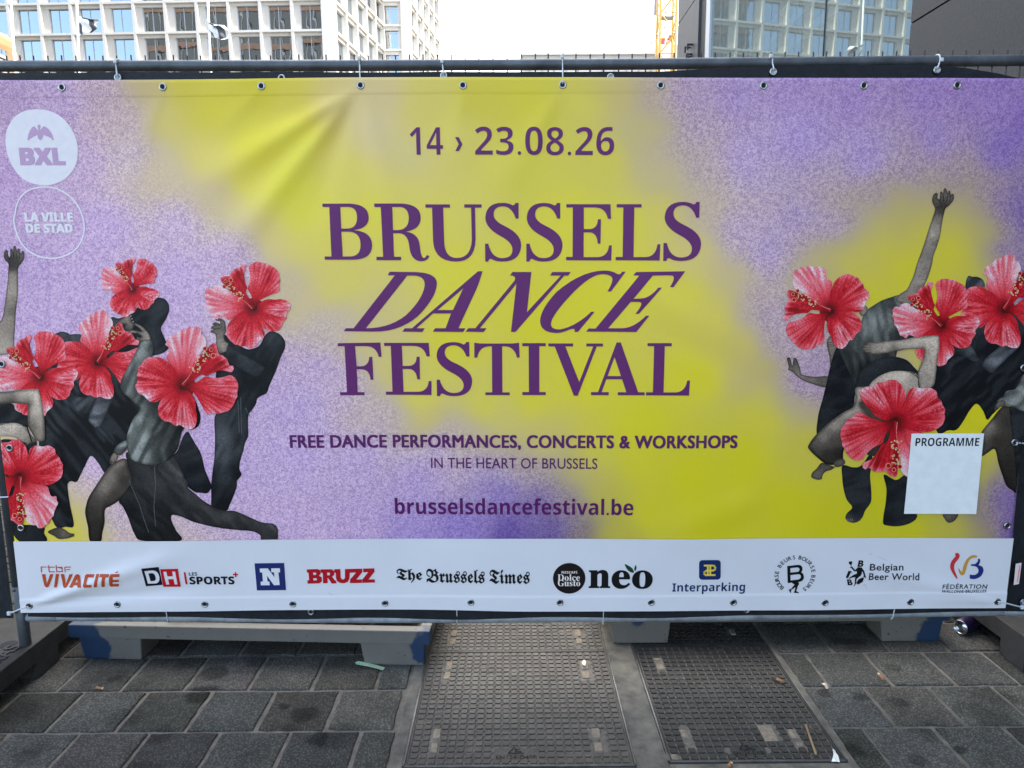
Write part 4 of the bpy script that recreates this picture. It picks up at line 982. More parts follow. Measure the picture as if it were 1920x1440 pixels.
Flat().poly([q([(628,190),(922,187),(941,460),(650,463)])]).obj("sponsor_logo", ink((38,48,104)), 0.0071, "blue square behind a white slab letter N")
Flat().poly([q([(680,242),(760,240),(826,330),(822,280),(796,280),(794,241),(880,240),(882,280),(866,282),(878,408),(820,410),(752,314),(757,372),(776,374),(778,410),(690,411),(688,374),(712,372),(704,282),(682,280)])]).obj("sponsor_logo", WH, 0.0075, "white slab letter N")
f_ = Flat()
for c in [[[(1148,252),(1256,248),(1286,262),(1288,296),(1270,316),(1298,330),(1300,372),(1276,392),(1156,396),(1154,362),(1172,360),(1166,286),(1150,284)], [(1212,284),(1238,284),(1244,292),(1242,304),(1236,308),(1214,308)], [(1214,340),(1244,340),(1250,350),(1246,362),(1216,364)]],
          [[(1286,252),(1396,250),(1422,268),(1424,306),(1402,326),(1430,362),(1442,364),(1444,392),(1398,394),(1362,340),(1356,340),(1358,390),(1312,392),(1308,290),(1290,284)], [(1352,284),(1374,284),(1382,294),(1378,310),(1354,312)]],
          [[(1424,250),(1484,248),(1488,336),(1500,352),(1520,352),(1530,336),(1530,248),(1704,244),(1704,280),(1644,354),(1700,352),(1700,388),(1580,390),(1582,352),(1640,284),(1578,286),(1576,340),(1560,376),(1520,392),(1480,388),(1450,368),(1440,336),(1438,286),(1424,284)]],
          [[(1712,244),(1824,241),(1826,276),(1766,352),(1828,352),(1830,384),(1702,388),(1702,354),(1762,280),(1712,282)]]]:
    f_.poly([q(k) for k in c])
f_.obj("sponsor_logo", ink((148,32,42)), 0.0071, "BRUZZ in heavy red slab letters")
Flat().text(black("The"), (743,1065.5,792,1092.5), 0.012).text(black("Brussels"), (799.5,1065,909,1092), 0.012).text(black("Times"), (917.5,1065,993,1092), 0.012).obj("sponsor_logo", ink((22,28,34)), 0.0071, "The Brussels Times in black-letter type")
Flat().ring(1066.5, 1081, 30.2, 0, 56).obj("sponsor_logo", ink((34,26,26)), 0.0071, "round near-black disc")
Flat().text(bold("NESCAFÉ"), (1052.5,1066.5,1082,1072), 0.0).text(serif("Dolce"), (1045,1073.5,1086.5,1085.5), 0.0).text(serif("Gusto"), (1045.5,1083.5,1087,1095.5), 0.0).obj("sponsor_logo", ink((196,204,220)), 0.0075, "NESCAFÉ Dolce Gusto in small white letters")
Flat().text(serif("n"), (1103,1065,1143,1099), 0.012).text(serif("e"), (1145.5,1065.5,1180.5,1100.5), 0.012).text(serif("o"), (1183.5,1065.5,1222,1100.5), 0.012).obj("sponsor_logo", ink((30,26,28)), 0.0071, "neo in large dark serif letters")
Flat().poly([[(1169.8,1054),(1177,1057),(1184,1062),(1187,1070),(1180,1068.5),(1174,1063)]], True, 1.5).poly([[(1190,1055.5),(1191.8,1060),(1190.5,1065.5),(1188.6,1067),(1187.6,1063)]], True, 1.5).obj("sponsor_logo", ink((36,62,48)), 0.0073, "two small dark green leaves")
def rrect(x0, y0, x1, y1, r, n=5, sk=0.0):
    o = []
    for cx, cy, a0 in [(x1-r, y0+r, -90), (x1-r, y1-r, 0), (x0+r, y1-r, 90), (x0+r, y0+r, 180)]:
        for k in range(n+1):
            a = R(a0 + 90*k/n); o.append((cx + r*math.cos(a) + sk*(cy-y0), cy + r*math.sin(a)))
    return o
Flat().poly([rrect(1308.5,1046.5,1349,1083.5,6)]).obj("sponsor_logo", ink((32,48,98)), 0.0071, "rounded blue square with a yellow sign")
q = Lz(1010, 1020, 4.683)
f_ = Flat()
YL = ink((196,184,80))
for ln in [[(1447,172),(1510,172)], [(1510,172),(1530,176),(1540,192),(1536,208),(1520,216),(1460,218)], [(1460,218),(1444,230),(1444,246),(1456,256),(1534,256)], [(1474,172),(1474,256)], [(1496,172),(1496,256)]]:
    stroke(f_, q(ln), 3.2)
f_.obj("sponsor_logo", YL, 0.0075, "yellow looped sign")
Flat().text(bold("Interparking"), (1258.5,1089,1395,1110.5), 0.0, 1.02).obj("sponsor_logo", ink((34,52,100)), 0.0071, "Interparking in dark blue letters")
# ring of words round a striding letter
q = Lz(1420, 1020, 13.093)
f_ = Flat()
wc = np.array(q([(900,730)])[0])
wo = on_y(wc[0], wc[1], YB); sc = abs(on_y(wc[0]+1, wc[1], YB)[0]-wo[0])
def arc_word(word, a0, a1, r, h):
    vs = [text_mesh(ch, 0.012) for ch in word]
    for i, ch in enumerate(word):
        a = R(a0 + (a1-a0)*(i+0.5)/len(word))          # clockwise from straight up
        v, f = vs[i]; lo, hi = v.min(0), v.max(0)
        k = h*sc/0.70; u = (v - [(lo[0]+hi[0])/2, 0])*k
        ca, sa = math.cos(a), math.sin(a)
        X = wo[0] + sc*r*sa + u[:, 0]*ca + u[:, 1]*sa
        Zz = wo[2] + sc*r*ca - u[:, 0]*sa + u[:, 1]*ca
        f_.raw(np.stack([X, Zz], 1), f)
arc_word("BOURSE", 217, 284, 31.0, 7.6); arc_word("BEURS", 294, 360, 31.0, 7.6); arc_word("BOURSE", 6, 84, 31.0, 7.6); arc_word("BEURS", 90, 152, 31.0, 7.6)
f_.obj("sponsor_logo", K1, 0.0071, "ring of small capitals BOURSE BEURS")
f_ = Flat().poly([quad([k if len(k) == 2 else k for k in [q([(706,512)])[0], q([(960,485)])[0], q([(1078,480)])[0]+(0,), q([(1082,580)])[0], q([(1080,640)])[0]+(0,), q([(1048,668)])[0], q([(1114,690)])[0]+(0,), q([(1116,790)])[0], q([(1112,890)])[0]+(0,), q([(980,905)])[0], q([(720,930)])[0]]]),
                   quad([q([(780,562)])[0], q([(945,548)])[0], q([(1006,550)])[0]+(0,), q([(1008,598)])[0], q([(1006,650)])[0]+(0,), q([(950,658)])[0], q([(786,672)])[0]]),
                   quad([q([(786,736)])[0], q([(960,716)])[0], q([(1044,712)])[0]+(0,), q([(1044,776)])[0], q([(1042,838)])[0]+(0,), q([(960,846)])[0], q([(792,866)])[0]])])
f_.poly([q([(800,900),(960,880),(996,930),(998,960),(970,1000),(930,1130),(990,1160),(990,1178),(880,1168),(870,1150),(895,1125),(910,1030),(806,1100),(800,1176),(775,1150),(744,1090),(800,1075),(890,970),(850,945)])])
f_.obj("sponsor_logo", BK, 0.0073, "bold letter B walking on two legs")
q = Lz(1560, 1020, 10.667)
f_ = Flat()
for c in [[(500,450),(575,455),(625,520),(650,600),(668,668),(640,660),(610,640),(620,615),(600,550),(585,530),(576,590),(560,620),(520,650),(475,690),(468,780),(440,815),(424,834),(416,826),(440,790),(444,690),(452,650),(400,655),(320,684),(330,660),(420,600),(482,580),(478,530),(440,536),(425,530),(370,465),(336,456),(360,440),(392,440),(445,510)],
          [(318,340),(384,330),(388,370),(372,400),(368,430),(388,440),(366,446),(358,410),(330,390),(318,365)], [(312,522),(370,530),(388,560),(384,570),(365,545),(310,660),(280,674),(262,650)], [(470,770),(520,690),(600,655),(625,660),(610,720),(600,745),(510,800)]]:
    f_.poly([q(c)])
f_.text("B", (1606.5,1049.5,1617.5,1061.5), 0.04, shear=0.12).text("B", (1586,1085,1597.5,1096), 0.04, shear=-0.2)
f_.obj("sponsor_logo", BK, 0.0071, "dark figure riding a barrel with a glass in hand")
Flat().text("Belgian", (1629.5,1056,1693,1072.5), 0.012, 1.06).text("Beer World", (1628,1073.5,1722,1086.5), 0.012, 1.06).obj("sponsor_logo", K1, 0.0071, "Belgian Beer World in thin dark letters")
q = Lz(1740, 1020, 8.0)
Flat().poly([q([(394,140),(415,128),(445,132),(462,160),(456,200),(420,250),(392,290),(382,330),(386,380),(410,440),(432,500),(428,520),(400,490),(360,430),(330,370),(324,320),(340,260),(375,210),(402,175)])], True, 1.5).obj("sponsor_logo", ink((172,54,64)), 0.0071, "curved red stroke")
Flat().poly([q([(445,360),(452,356),(475,390),(500,405),(520,330),(550,250),(600,190),(650,160),(700,160),(726,180),(700,196),(650,200),(605,240),(575,310),(555,390),(535,440),(505,464),(475,450),(452,400)])], True, 1.5).obj("sponsor_logo", ink((168,136,64)), 0.0071, "curved ochre stroke")
Flat().poly([q([(738,208),(760,215),(768,245),(755,285),(742,305),(790,325),(816,370),(810,420),(770,480),(700,514),(650,516),(614,505),(620,450),(650,456),(700,450),(735,420),(742,380),(715,335),(665,320),(634,320),(636,296),(690,290),(725,262),(735,235)])], True, 1.5).obj("sponsor_logo", ink((36,50,120)), 0.0071, "curved blue stroke")
Flat().text("FÉDÉRATION", (1764.5,1092.5,1849.5,1102.5), 0.014, 1.14, 0.12).text("WALLONIE-BRUXELLES", (1763.5,1104.2,1847.5,1109.2), 0.02, 1.1, 0.12).obj("sponsor_logo", K1, 0.0071, "FÉDÉRATION WALLONIE-BRUXELLES in small slanted capitals")
# dirt and scuffs on the strip
f_ = Flat()
for pts in [[(1629,1036),(1634,1038.5)], [(1645,1043.5),(1652,1046),(1662,1050)], [(1617,1097),(1620,1094),(1624,1102)], [(617,1111.5),(621,1114),(624,1115)]]:
    stroke(Flat(), pts, 0.7).obj("scuff_mark", ink((150,162,182)), 0.0069)

# ---------------------------------------------------------------- eyelets of the banner
M_NICKEL = mat('nickel', (0.42,0.42,0.41,1), 0.28, 1.0, noise_amp=0.2, noise_scale=120)
M_HOLE = mat('dark_hole', (0.012,0.012,0.014,1), 0.9)
def eyelet(P, parent, name="eyelet", r=0.0122, hole=M_HOLE):
    mb = MB(); M = Matrix.Translation(Vector(P)) @ Matrix.Rotation(R(90), 4, 'X') @ Matrix.Rotation(rng.uniform(0, 6), 4, 'Z')
    prof = [(r, -0.0008), (r*1.0, 0.0008), (r*0.90, 0.0022), (r*0.74, 0.0026), (r*0.60, 0.0016), (r*0.54, 0.0006), (r*0.53, 0.0004), (0.0001, 0.0004)]
    mb.lathe(prof, 22, M, mis=[0, 0, 0, 0, 0, 0, 1])
    return mb.obj(name, [M_NICKEL, hole], parent, smooth=True)
EYE_T = [(-64+8,166),(116,164),(305,163),(490,161.5),(676,160),(868,160),(1055,159),(1239,160),(1432,160.5),(1620,160.5),(1795,160),(1968,163)]
EYE_B = [(55,1136),(220,1133.5),(384,1133),(549,1132.5),(722,1131),(883,1129.5),(1050,1129.5),(1221,1129.5),(1375,1129.5),(1547,1130),(1707,1128.5),(1870,1128)]
EYE_S = [(-18,520),(3,683),(18,840),(39,990),(1920,690),(1903,830),(1889,986)]
for e in EYE_T + EYE_B: eyelet(on_banner(e[0], e[1], 0.0005 if e[1] < 500 else 0.0062), banner)
for e in EYE_S: eyelet(on_banner(e[0], e[1], 0.0062), banner)
# ---------------------------------------------------------------- fence panels
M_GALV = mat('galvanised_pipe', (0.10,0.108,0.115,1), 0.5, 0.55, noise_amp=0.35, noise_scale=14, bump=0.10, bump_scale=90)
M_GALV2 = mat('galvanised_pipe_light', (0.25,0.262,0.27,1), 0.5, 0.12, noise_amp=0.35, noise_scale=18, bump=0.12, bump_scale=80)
M_WIRE = mat('fence_wire', (0.045,0.047,0.052,1), 0.6, 0.2)
M_NET = mat('black_shade_net', (0.010,0.011,0.014,1), 0.6, spec=0.35, noise_amp=0.5, noise_scale=40, bump=0.5, bump_scale=240)
_tp = on_y([0, 640, 1180, 1920], [124, 123, 120.3, 113.2], 0.0)
TPX = fit(_tp[:, 0], _tp[:, 2]); TPZ = float(TPX(0))
_bp = on_y([50, 640, 960, 1280, 1880], [1157, 1161.5, 1160.5, 1158, 1147.5], 0.0)
BPX = fit(_bp[:, 0], _bp[:, 2]); BPZ = float(BPX(0))
XL, XR = -1.743, 1.862
TR, BR, PR = 0.0168, 0.0128, 0.0200
def fence_panel(dx, label, top_fn, bot_fn):
    x0, x1 = XL + dx, XR + dx
    t = empty("temporary_fence", (dx, 0, 0.12), label, "fence panel", "temporary fence panels")
    mb = MB(); n = 25
    mb.tube([(x0 + (x1-x0)*i/(n-1), 0, float(top_fn(x0-dx + (x1-x0)*i/(n-1)))) for i in range(n)], TR, 18)
    mb.obj("top_pipe", M_GALV, t, True)
    mb = MB()
    mb.tube([(x0+0.02 + (x1-x0-0.04)*i/(n-1), 0, float(bot_fn(x0-dx + (x1-x0)*i/(n-1)))) for i in range(n)], BR, 16)
    for s_ in (-1, 1):      # coupler sleeves at the ends
        xa = x0+0.02 if s_ < 0 else x1-0.125
        mb.tube([(xa, 0, float(bot_fn(xa-dx))), (xa+0.105, 0, float(bot_fn(xa+0.105-dx)))], BR+0.0016, 16)
    mb.obj("bottom_pipe", M_GALV2, t, True)
    for x in (x0, x1):
        mb = MB()
        mb.tube([(x, 0, BPZ+0.14), (x, 0, TPZ)], PR, 18)
        mb.tube([(x, 0, 0.03), (x, 0, BPZ+0.14), (x, 0, BPZ+0.141)], [PR-0.001, PR-0.001, PR-0.003], 18)
        for z in (BPZ+0.05, BPZ+0.13):
            mb.tube([(x-0.004, -PR-0.003, z), (x-0.004, -PR+0.004, z)], 0.005, 8)
        o = mb.obj("post", M_GALV, t, True)
    mb = MB(); k = 0
    xw = x0 + 0.03
    while xw < x1 - 0.02:
        zt = float(top_fn(xw-dx)) + TR + 0.0155 + rng.uniform(-0.0015, 0.0015)
        mb.tube([(xw + rng.uniform(-.0006, .0006), 0.004, float(bot_fn(xw-dx)) - BR - 0.004), (xw + rng.uniform(-.002, .002), 0.004, zt)], 0.0023, 6)
        xw += 0.0437
    for z in np.arange(BPZ+0.13, TPZ, 0.22):
        mb.tube([(x0, 0.0075, z), (x1, 0.0075, z)], 0.0018, 6)
    mb.obj("wire_mesh", M_WIRE, t)
    return t
fence_panel(0.0, "galvanised fence panel carrying the yellow and purple banner", TPX, BPX)
fence_panel(-3.76, "galvanised fence panel beyond the left end of the banner", lambda x: TPZ, lambda x: BPZ)
fence_panel(3.66, "galvanised fence panel beyond the right end of the banner", lambda x: TPZ, lambda x: BPZ)

# black net behind the banner, sagging between its ties
def shade_net(dx, pts_x, pts_z, label, front=True):
    NX, NZ = 240, 60
    topf = fit(pts_x, pts_z)
    V = []; F = []
    X = np.linspace(XL+dx+(0.03 if dx <= 0 else -0.06), XR+dx+(-0.025 if dx >= 0 else 0.135), NX)
    zb = np.array([float(BPX(np.clip(x-dx, XL, XR))) for x in X]) + BR*0.75 + 0.003*np.sin(X*9)
    for j in range(NZ):
        t = j/(NZ-1)
        Z = zb + (topf(X)-zb)*t
        Y = -0.0140 + 0.002*np.sin(X*11 + Z*3)*np.sin(Z*2.2+1) - 0.0020*vnoise(X*14, Z*14, 5)
        if j > NZ-5: Y = Y - 0.0006*(j-NZ+5)
        V.append(np.stack([X, Y, Z], 1))
    for j in range(NZ-1):
        for i in range(NX-1): F.append((j*NX+i, j*NX+i+1, (j+1)*NX+i+1, (j+1)*NX+i))
    t_ = empty("shade_net", (dx, -0.015, BPZ), label, "shade net", "black nets on the fence")
    o = mesh_obj("net_sheet", np.concatenate(V), F, M_NET, t_, smooth=True)
    return t_
ntx = [-200, 0, 60, 160, 221, 300, 400, 528, 640, 740, 832, 930, 1060, 1145, 1240, 1340, 1450, 1560, 1650, 1757, 1820, 1870, 1925, 2060]
nty = [139, 137, 136.5, 136, 134, 135, 135.5, 134, 135.5, 136, 134, 134.5, 135, 134, 134, 128, 123.5, 122, 121.5, 121, 129, 137, 149, 152]
_n = on_y(ntx, nty, -0.018)
net = shade_net(0.0, _n[:, 0], _n[:, 2], "black shade net hung behind the banner, its top edge showing under the pipe")
shade_net(-3.76, [-9, 9], [TPZ-0.03]*2, "black shade net on the fence panel left of the banner")
shade_net(3.66, [-9, 9], [TPZ-0.03]*2, "black shade net on the fence panel right of the banner")
M_SKYHOLE = mat('pale_ring_centre', (0.42,0.43,0.44,1), 0.5)
for (ex, ey, hl) in [(221,145.5,M_SKYHOLE),(528,146.5,M_HOLE),(832,141.5,M_SKYHOLE),(1145,144.5,M_SKYHOLE),(1450,134.5,M_SKYHOLE),(1757,131.5,M_SKYHOLE),(583,1147.5,M_HOLE),(1400,1143.5,M_HOLE),(1919,1129,M_SKYHOLE)]:
    eyelet(on_y(ex, ey, -0.0235), net, r=0.0118, hole=hl)

# ---------------------------------------------------------------- cable ties
M_TIE = mat('white_nylon', (0.62,0.64,0.64,1), 0.4, spec=0.4)
def tie(pts, label, head=None, r=0.0022, hr=0.0052):
    t = empty("cable_tie", tuple(map(float, pts[-1])), label, "cable tie", "white cable ties")
    mb = MB()
    # smooth the path
    P_ = [Vector(map(float, p)) for p in pts]; out = []
    for i in range(len(P_)-1):
        a, b, c, d = P_[max(i-1, 0)], P_[i], P_[i+1], P_[min(i+2, len(P_)-1)]
        for k in range(5):
            s_ = k/5
            out.append(0.5*((2*b) + (c-a)*s_ + (2*a-5*b+4*c-d)*s_*s_ + (-a+3*b-3*c+d)*s_**3))
    out.append(P_[-1])
    mb.tube(out, r, 7)
    mb.obj("strap", M_TIE, t, True)
    if head is not None:
        mb = MB(); h = Vector(map(float, head))
        mb.box(h.x-hr, h.x+hr, h.y-0.004, h.y+0.004, h.z-hr*1.1, h.z+hr*1.1)
        mb.obj("head", M_TIE, t, True, bevel=0.0018)
    return t
def top_tie(ex, ey, tx_, label, headpx=None, eyeY=-0.036):
    e = on_y(ex, ey, eyeY); zt = float(TPX(on_y(tx_, 123, 0)[0])); X = float(on_y(tx_, 123, -TR)[0])
    g = TR + 0.0022
    pts = [e + [0, 0.006, -0.002], e + [0, -0.004, 0.003]]
    for a in (200, 165, 130, 95, 60, 20):
        pts.append((X, g*math.cos(R(a)), zt + g*math.sin(R(a))))
    # the angle runs from the front of the pipe over its top to the back
    head = on_y(headpx[0], headpx[1], -TR-0.004) if headpx else None
    tie(pts, label, head)
top_tie(676, 157, 674.5, "white tie holding the banner beside the small grey patch left of the date", (673.5, 109))
top_tie(1055, 156, 1055, "white tie holding the banner above the last figures of the date", (1054.5, 106))
top_tie(221, 143, 218, "thin grey tie of the black net left of the banner's yellow band", (216.5, 115), -0.026)
top_tie(832, 139, 830, "short grey tie of the black net above the middle of the banner", (829, 115), -0.026)
top_tie(1450, 131, 1448, "curved white tie over the pipe below the reflecting glass", (1446, 105), -0.026)
top_tie(1757, 128, 1761, "hooked white tie with a round knob below the dark rendered wall", (1765.5, 112), -0.026)
def bot_tie(x, y0, y1, label):
    X, Z = float(on_y(x, 1158, -BR)[0]), float(BPX(on_y(x, 1158, 0)[0])); g = BR + 0.002
    zt = float(on_y(x, y0, -0.022)[2])
    pts = [(X, -0.020, zt)]
    for a in (165, 190, 225, 262): pts.append((X, g*math.cos(R(a)), Z + g*math.sin(R(a))))
    zb = float(on_y(x, y1, -0.004)[2]); pts.append((X+0.002, -0.002, min(zb, Z-g-0.002)))
    tie(pts, label, r=0.0018)
bot_tie(314, 1143, 1167, "white tie on the bottom pipe above the long grey pallet beam")
bot_tie(857, 1142, 1172, "white tie on the bottom pipe left of the middle cover's centre line")
bot_tie(1131, 1142, 1171, "white tie on the bottom pipe at the right edge of the middle cover")
bot_tie(1674, 1140, 1162, "white tie on the bottom pipe above the half blue pallet foot")
def side_tie(pxs, label, headpx, Ys):
    pts = [on_y(a, b, y) for (a, b), y in zip(pxs, Ys)]
    tie(pts, label, on_y(headpx[0], headpx[1], Ys[-1]-0.001), 0.0026, 0.0062)
side_tie([(56,1136),(52,1137),(40,1141),(26,1147),(16,1150)], "white tie pulling the banner's lower left corner to the post", (17,1150), [-0.036,-0.046,-0.043,-0.034,-0.030])
side_tie([(1869,1128),(1874,1128.5),(1890,1132),(1910,1137),(1930,1141)], "white tie pulling the banner's lower right corner sideways", (1917,1138.5), [-0.036,-0.048,-0.040,-0.030,-0.026])
side_tie([(1903,830),(1907,830),(1915,831),(1932,832)], "white tie at the right edge beside the arched dark trousers print", (1935,832), [-0.036,-0.044,-0.036,-0.028])
side_tie([(18,931.5),(10,932),(0,932.5),(-12,933)], "white tie at the left post beside the lowest hibiscus", (-10,933), [-0.034,-0.030,-0.030,-0.024])

# small sticker on the net
mb = MB(); c4 = [on_y(a, b, -0.030) for a, b in ((1904.5,1057),(1915.5,1055),(1910.5,1095),(1900.5,1097))]
mb.add(c4, [(0, 3, 2, 1)])
st = empty("paper_label", c4[3], "small white label with faint pink print on the black net", "label")
mb.obj("label_sheet", mat('label_paper', rgba((200,196,216)), 0.7, noise_amp=0.06, noise_scale=80), st)
mb = MB(); c4 = [on_y(a, b, -0.0304) for a, b in ((1911,1061),(1913.5,1060.5),(1908.5,1092),(1906.5,1092.5))]
mb.add(c4, [(0, 3, 2, 1)]); mb.obj("label_print", mat('label_pink', rgba((196,120,130)), 0.7), st)

# ---------------------------------------------------------------- ground: setts, joints, covers
GK = 0.80
M_JOINT = mat('joint_mortar', rgba((104,108,110), GK), 0.95, noise_amp=0.35, noise_scale=26, bump=0.6, bump_scale=160)
def sett_material():
    m = bpy.data.materials.new('dark_basalt_sett'); m.use_nodes = True
    t = m.node_tree; b = t.nodes['Principled BSDF']; b.inputs['Roughness'].default_value = 0.75; b.inputs['Specular IOR Level'].default_value = 0.12
    tc = t.nodes.new('ShaderNodeTexCoord'); a = t.nodes.new('ShaderNodeAttribute'); a.attribute_name = 'Col'
    v = t.nodes.new('ShaderNodeTexVoronoi'); v.inputs['Scale'].default_value = 140; v.inputs['Randomness'].default_value = 0.8
    n = t.nodes.new('ShaderNodeTexNoise'); n.inputs['Scale'].default_value = 6; n.inputs['Detail'].default_value = 6; n.inputs['Roughness'].default_value = 0.7
    n2 = t.nodes.new('ShaderNodeTexNoise'); n2.inputs['Scale'].default_value = 230; n2.inputs['Detail'].default_value = 2
    for k in (v, n, n2): t.links.new(tc.outputs['Object'], k.inputs['Vector'])
    r = t.nodes.new('ShaderNodeMapRange'); r.inputs['From Min'].default_value = 0.05; r.inputs['From Max'].default_value = 0.55; r.inputs['To Min'].default_value = 1.7; r.inputs['To Max'].default_value = 0.6
    t.links.new(v.outputs['Distance'], r.inputs['Value'])
    r2 = t.nodes.new('ShaderNodeMapRange'); r2.inputs['From Min'].default_value = 0.3; r2.inputs['From Max'].default_value = 0.7; r2.inputs['To Min'].default_value = 0.72; r2.inputs['To Max'].default_value = 1.3
    t.links.new(n.outputs['Fac'], r2.inputs['Value'])
    mm = t.nodes.new('ShaderNodeMath'); mm.operation = 'MULTIPLY'; t.links.new(r.outputs[0], mm.inputs[0]); t.links.new(r2.outputs[0], mm.inputs[1])
    # dark spilt stains and trodden gum with shapes of their own
    s = t.nodes.new('ShaderNodeTexVoronoi'); s.inputs['Scale'].default_value = 4.2; s.inputs['Randomness'].default_value = 1
    wn = t.nodes.new('ShaderNodeTexNoise'); wn.inputs['Scale'].default_value = 18; wn.inputs['Detail'].default_value = 4
    t.links.new(tc.outputs['Object'], wn.inputs['Vector'])
    ad = t.nodes.new('ShaderNodeMix'); ad.data_type = 'RGBA'; ad.blend_type = 'ADD'; ad.inputs['Factor'].default_value = 0.10
    t.links.new(tc.outputs['Object'], ad.inputs['A']); t.links.new(wn.outputs['Color'], ad.inputs['B']); t.links.new(ad.outputs['Result'], s.inputs['Vector'])
    sr = t.nodes.new('ShaderNodeMapRange'); sr.inputs['From Min'].default_value = 0.20; sr.inputs['From Max'].default_value = 0.33; sr.inputs['To Min'].default_value = 0.66; sr.inputs['To Max'].default_value = 1.0
    t.links.new(s.outputs['Distance'], sr.inputs['Value'])
    m3 = t.nodes.new('ShaderNodeMath'); m3.operation = 'MULTIPLY'; t.links.new(mm.outputs[0], m3.inputs[0]); t.links.new(sr.outputs[0], m3.inputs[1])
    # the larger spills seen in the photograph, each where it lies
    cur = m3.outputs[0]
    wd = t.nodes.new('ShaderNodeMix'); wd.data_type = 'RGBA'; wd.blend_type = 'ADD'; wd.inputs['Factor'].default_value = 0.05
    t.links.new(tc.outputs['Object'], wd.inputs['A']); t.links.new(wn.outputs['Color'], wd.inputs['B'])
    for (sx, sy, rr, dk) in [(402,1262,.055,.45),(380,1300,.060,.38),(532,1324,.022,.45),(572,1338,.048,.40),(598,1384,.040,.42),(300,1378,.050,.60),(215,1272,.022,.55),(545,1367,.030,.6),(1545,1300,.03,.5),(1612,1308,.03,.55),(1690,1318,.035,.6),(1600,1408,.035,.5),(1722,1425,.03,.55),(1805,1408,.02,.45),(1675,1252,.03,.6)]:
        c_ = on_z(sx, sy, 0.0)
        d_ = t.nodes.new('ShaderNodeVectorMath'); d_.operation = 'DISTANCE'; d_.inputs[1].default_value = (float(c_[0])+.025, float(c_[1])+.025, 0.025)
        t.links.new(wd.outputs['Result'], d_.inputs[0])
        k_ = t.nodes.new('ShaderNodeMapRange'); k_.inputs['From Min'].default_value = rr*0.7; k_.inputs['From Max'].default_value = rr*1.1; k_.inputs['To Min'].default_value = dk; k_.inputs['To Max'].default_value = 1.0
        t.links.new(d_.outputs['Value'], k_.inputs['Value'])
        p_ = t.nodes.new('ShaderNodeMath'); p_.operation = 'MULTIPLY'; t.links.new(cur, p_.inputs[0]); t.links.new(k_.outputs[0], p_.inputs[1]); cur = p_.outputs[0]
    sc = t.nodes.new('ShaderNodeVectorMath'); sc.operation = 'SCALE'; t.links.new(a.outputs['Color'], sc.inputs[0]); t.links.new(cur, sc.inputs['Scale'])
    t.links.new(sc.outputs[0], b.inputs['Base Color'])
    bp = t.nodes.new('ShaderNodeBump'); bp.inputs['Strength'].default_value = 0.8; bp.inputs['Distance'].default_value = 0.0025
    hh = t.nodes.new('ShaderNodeMath'); hh.operation = 'SUBTRACT'; t.links.new(n2.outputs['Fac'], hh.inputs[0]); t.links.new(v.outputs['Distance'], hh.inputs[1])
    t.links.new(hh.outputs[0], bp.inputs['Height']); t.links.new(bp.outputs[0], b.inputs['Normal'])
    return m
M_SETT = sett_material()
mb = MB(); mb.add([(-400,-120,-0.012),(400,-120,-0.012),(400,500,-0.012),(-400,500,-0.012)], [(0,1,2,3)])
tag(mb.obj("ground", mat('city_ground', (0.11,0.108,0.104,1), 0.9, noise_amp=0.3, noise_scale=0.8)), kind="structure")
mb = MB(); mb.add([(-7,-6,-0.0065),(7,-6,-0.0065),(7,3.5,-0.0065),(-7,3.5,-0.0065)], [(0,1,2,3)])
tag(mb.obj("paving_joints", M_JOINT), kind="structure")

V, F, C = [], [], []
def sett(x0, x1, y0, y1):
    j = 0.0055
    x0 += j + rng.uniform(0, .0025); x1 -= j + rng.uniform(0, .0025); y0 += j + rng.uniform(0, .002); y1 -= j + rng.uniform(0, .002)
    n = 7; h = rng.uniform(-0.0012, 0.0012); tx_, ty_ = rng.uniform(-.006, .006, 2)
    col = alb((66,71,74), GK*1.65*rng.uniform(0.66, 1.3)) * np.array([rng.uniform(.96, 1.06), 1, rng.uniform(.95, 1.05)])
    b = len(V); ring = []
    def edge(xa, ya, xb, yb):
        for k in range(n):
            t = k/n; w = rng.normal(0, 0.0012, 2) if k else rng.normal(0, 0.002, 2)
            ring.append((xa + (xb-xa)*t + w[0], ya + (yb-ya)*t + w[1]))
    edge(x0, y0, x1, y0); edge(x1, y0, x1, y1); edge(x1, y1, x0, y1); edge(x0, y1, x0, y0)
    m = len(ring); cx, cy = (x0+x1)/2, (y0+y1)/2
    for sc_, z in ((1.0, -0.012), (0.995, -0.0035), (0.97, -0.0008), (0.90, 0.0)):
        for (x, y) in ring:
            X, Y = cx + (x-cx)*sc_, cy + (y-cy)*sc_
            V.append((X, Y, z + (h + tx_*(X-cx) + ty_*(Y-cy) if z > -0.01 else 0))); C.append((*col, 1))
    for r_ in range(3):
        for k in range(m): F.append((b+r_*m+k, b+r_*m+(k+1) % m, b+(r_+1)*m+(k+1) % m, b+(r_+1)*m+k))
    F.append(tuple(b+3*m+k for k in range(m)))
PX, PY = 0.2228, 0.2232
CX0, CX1, KX0, KX1, KY0 = -0.372, 0.352, 0.448, 1.005, -0.468
y_base = -0.305
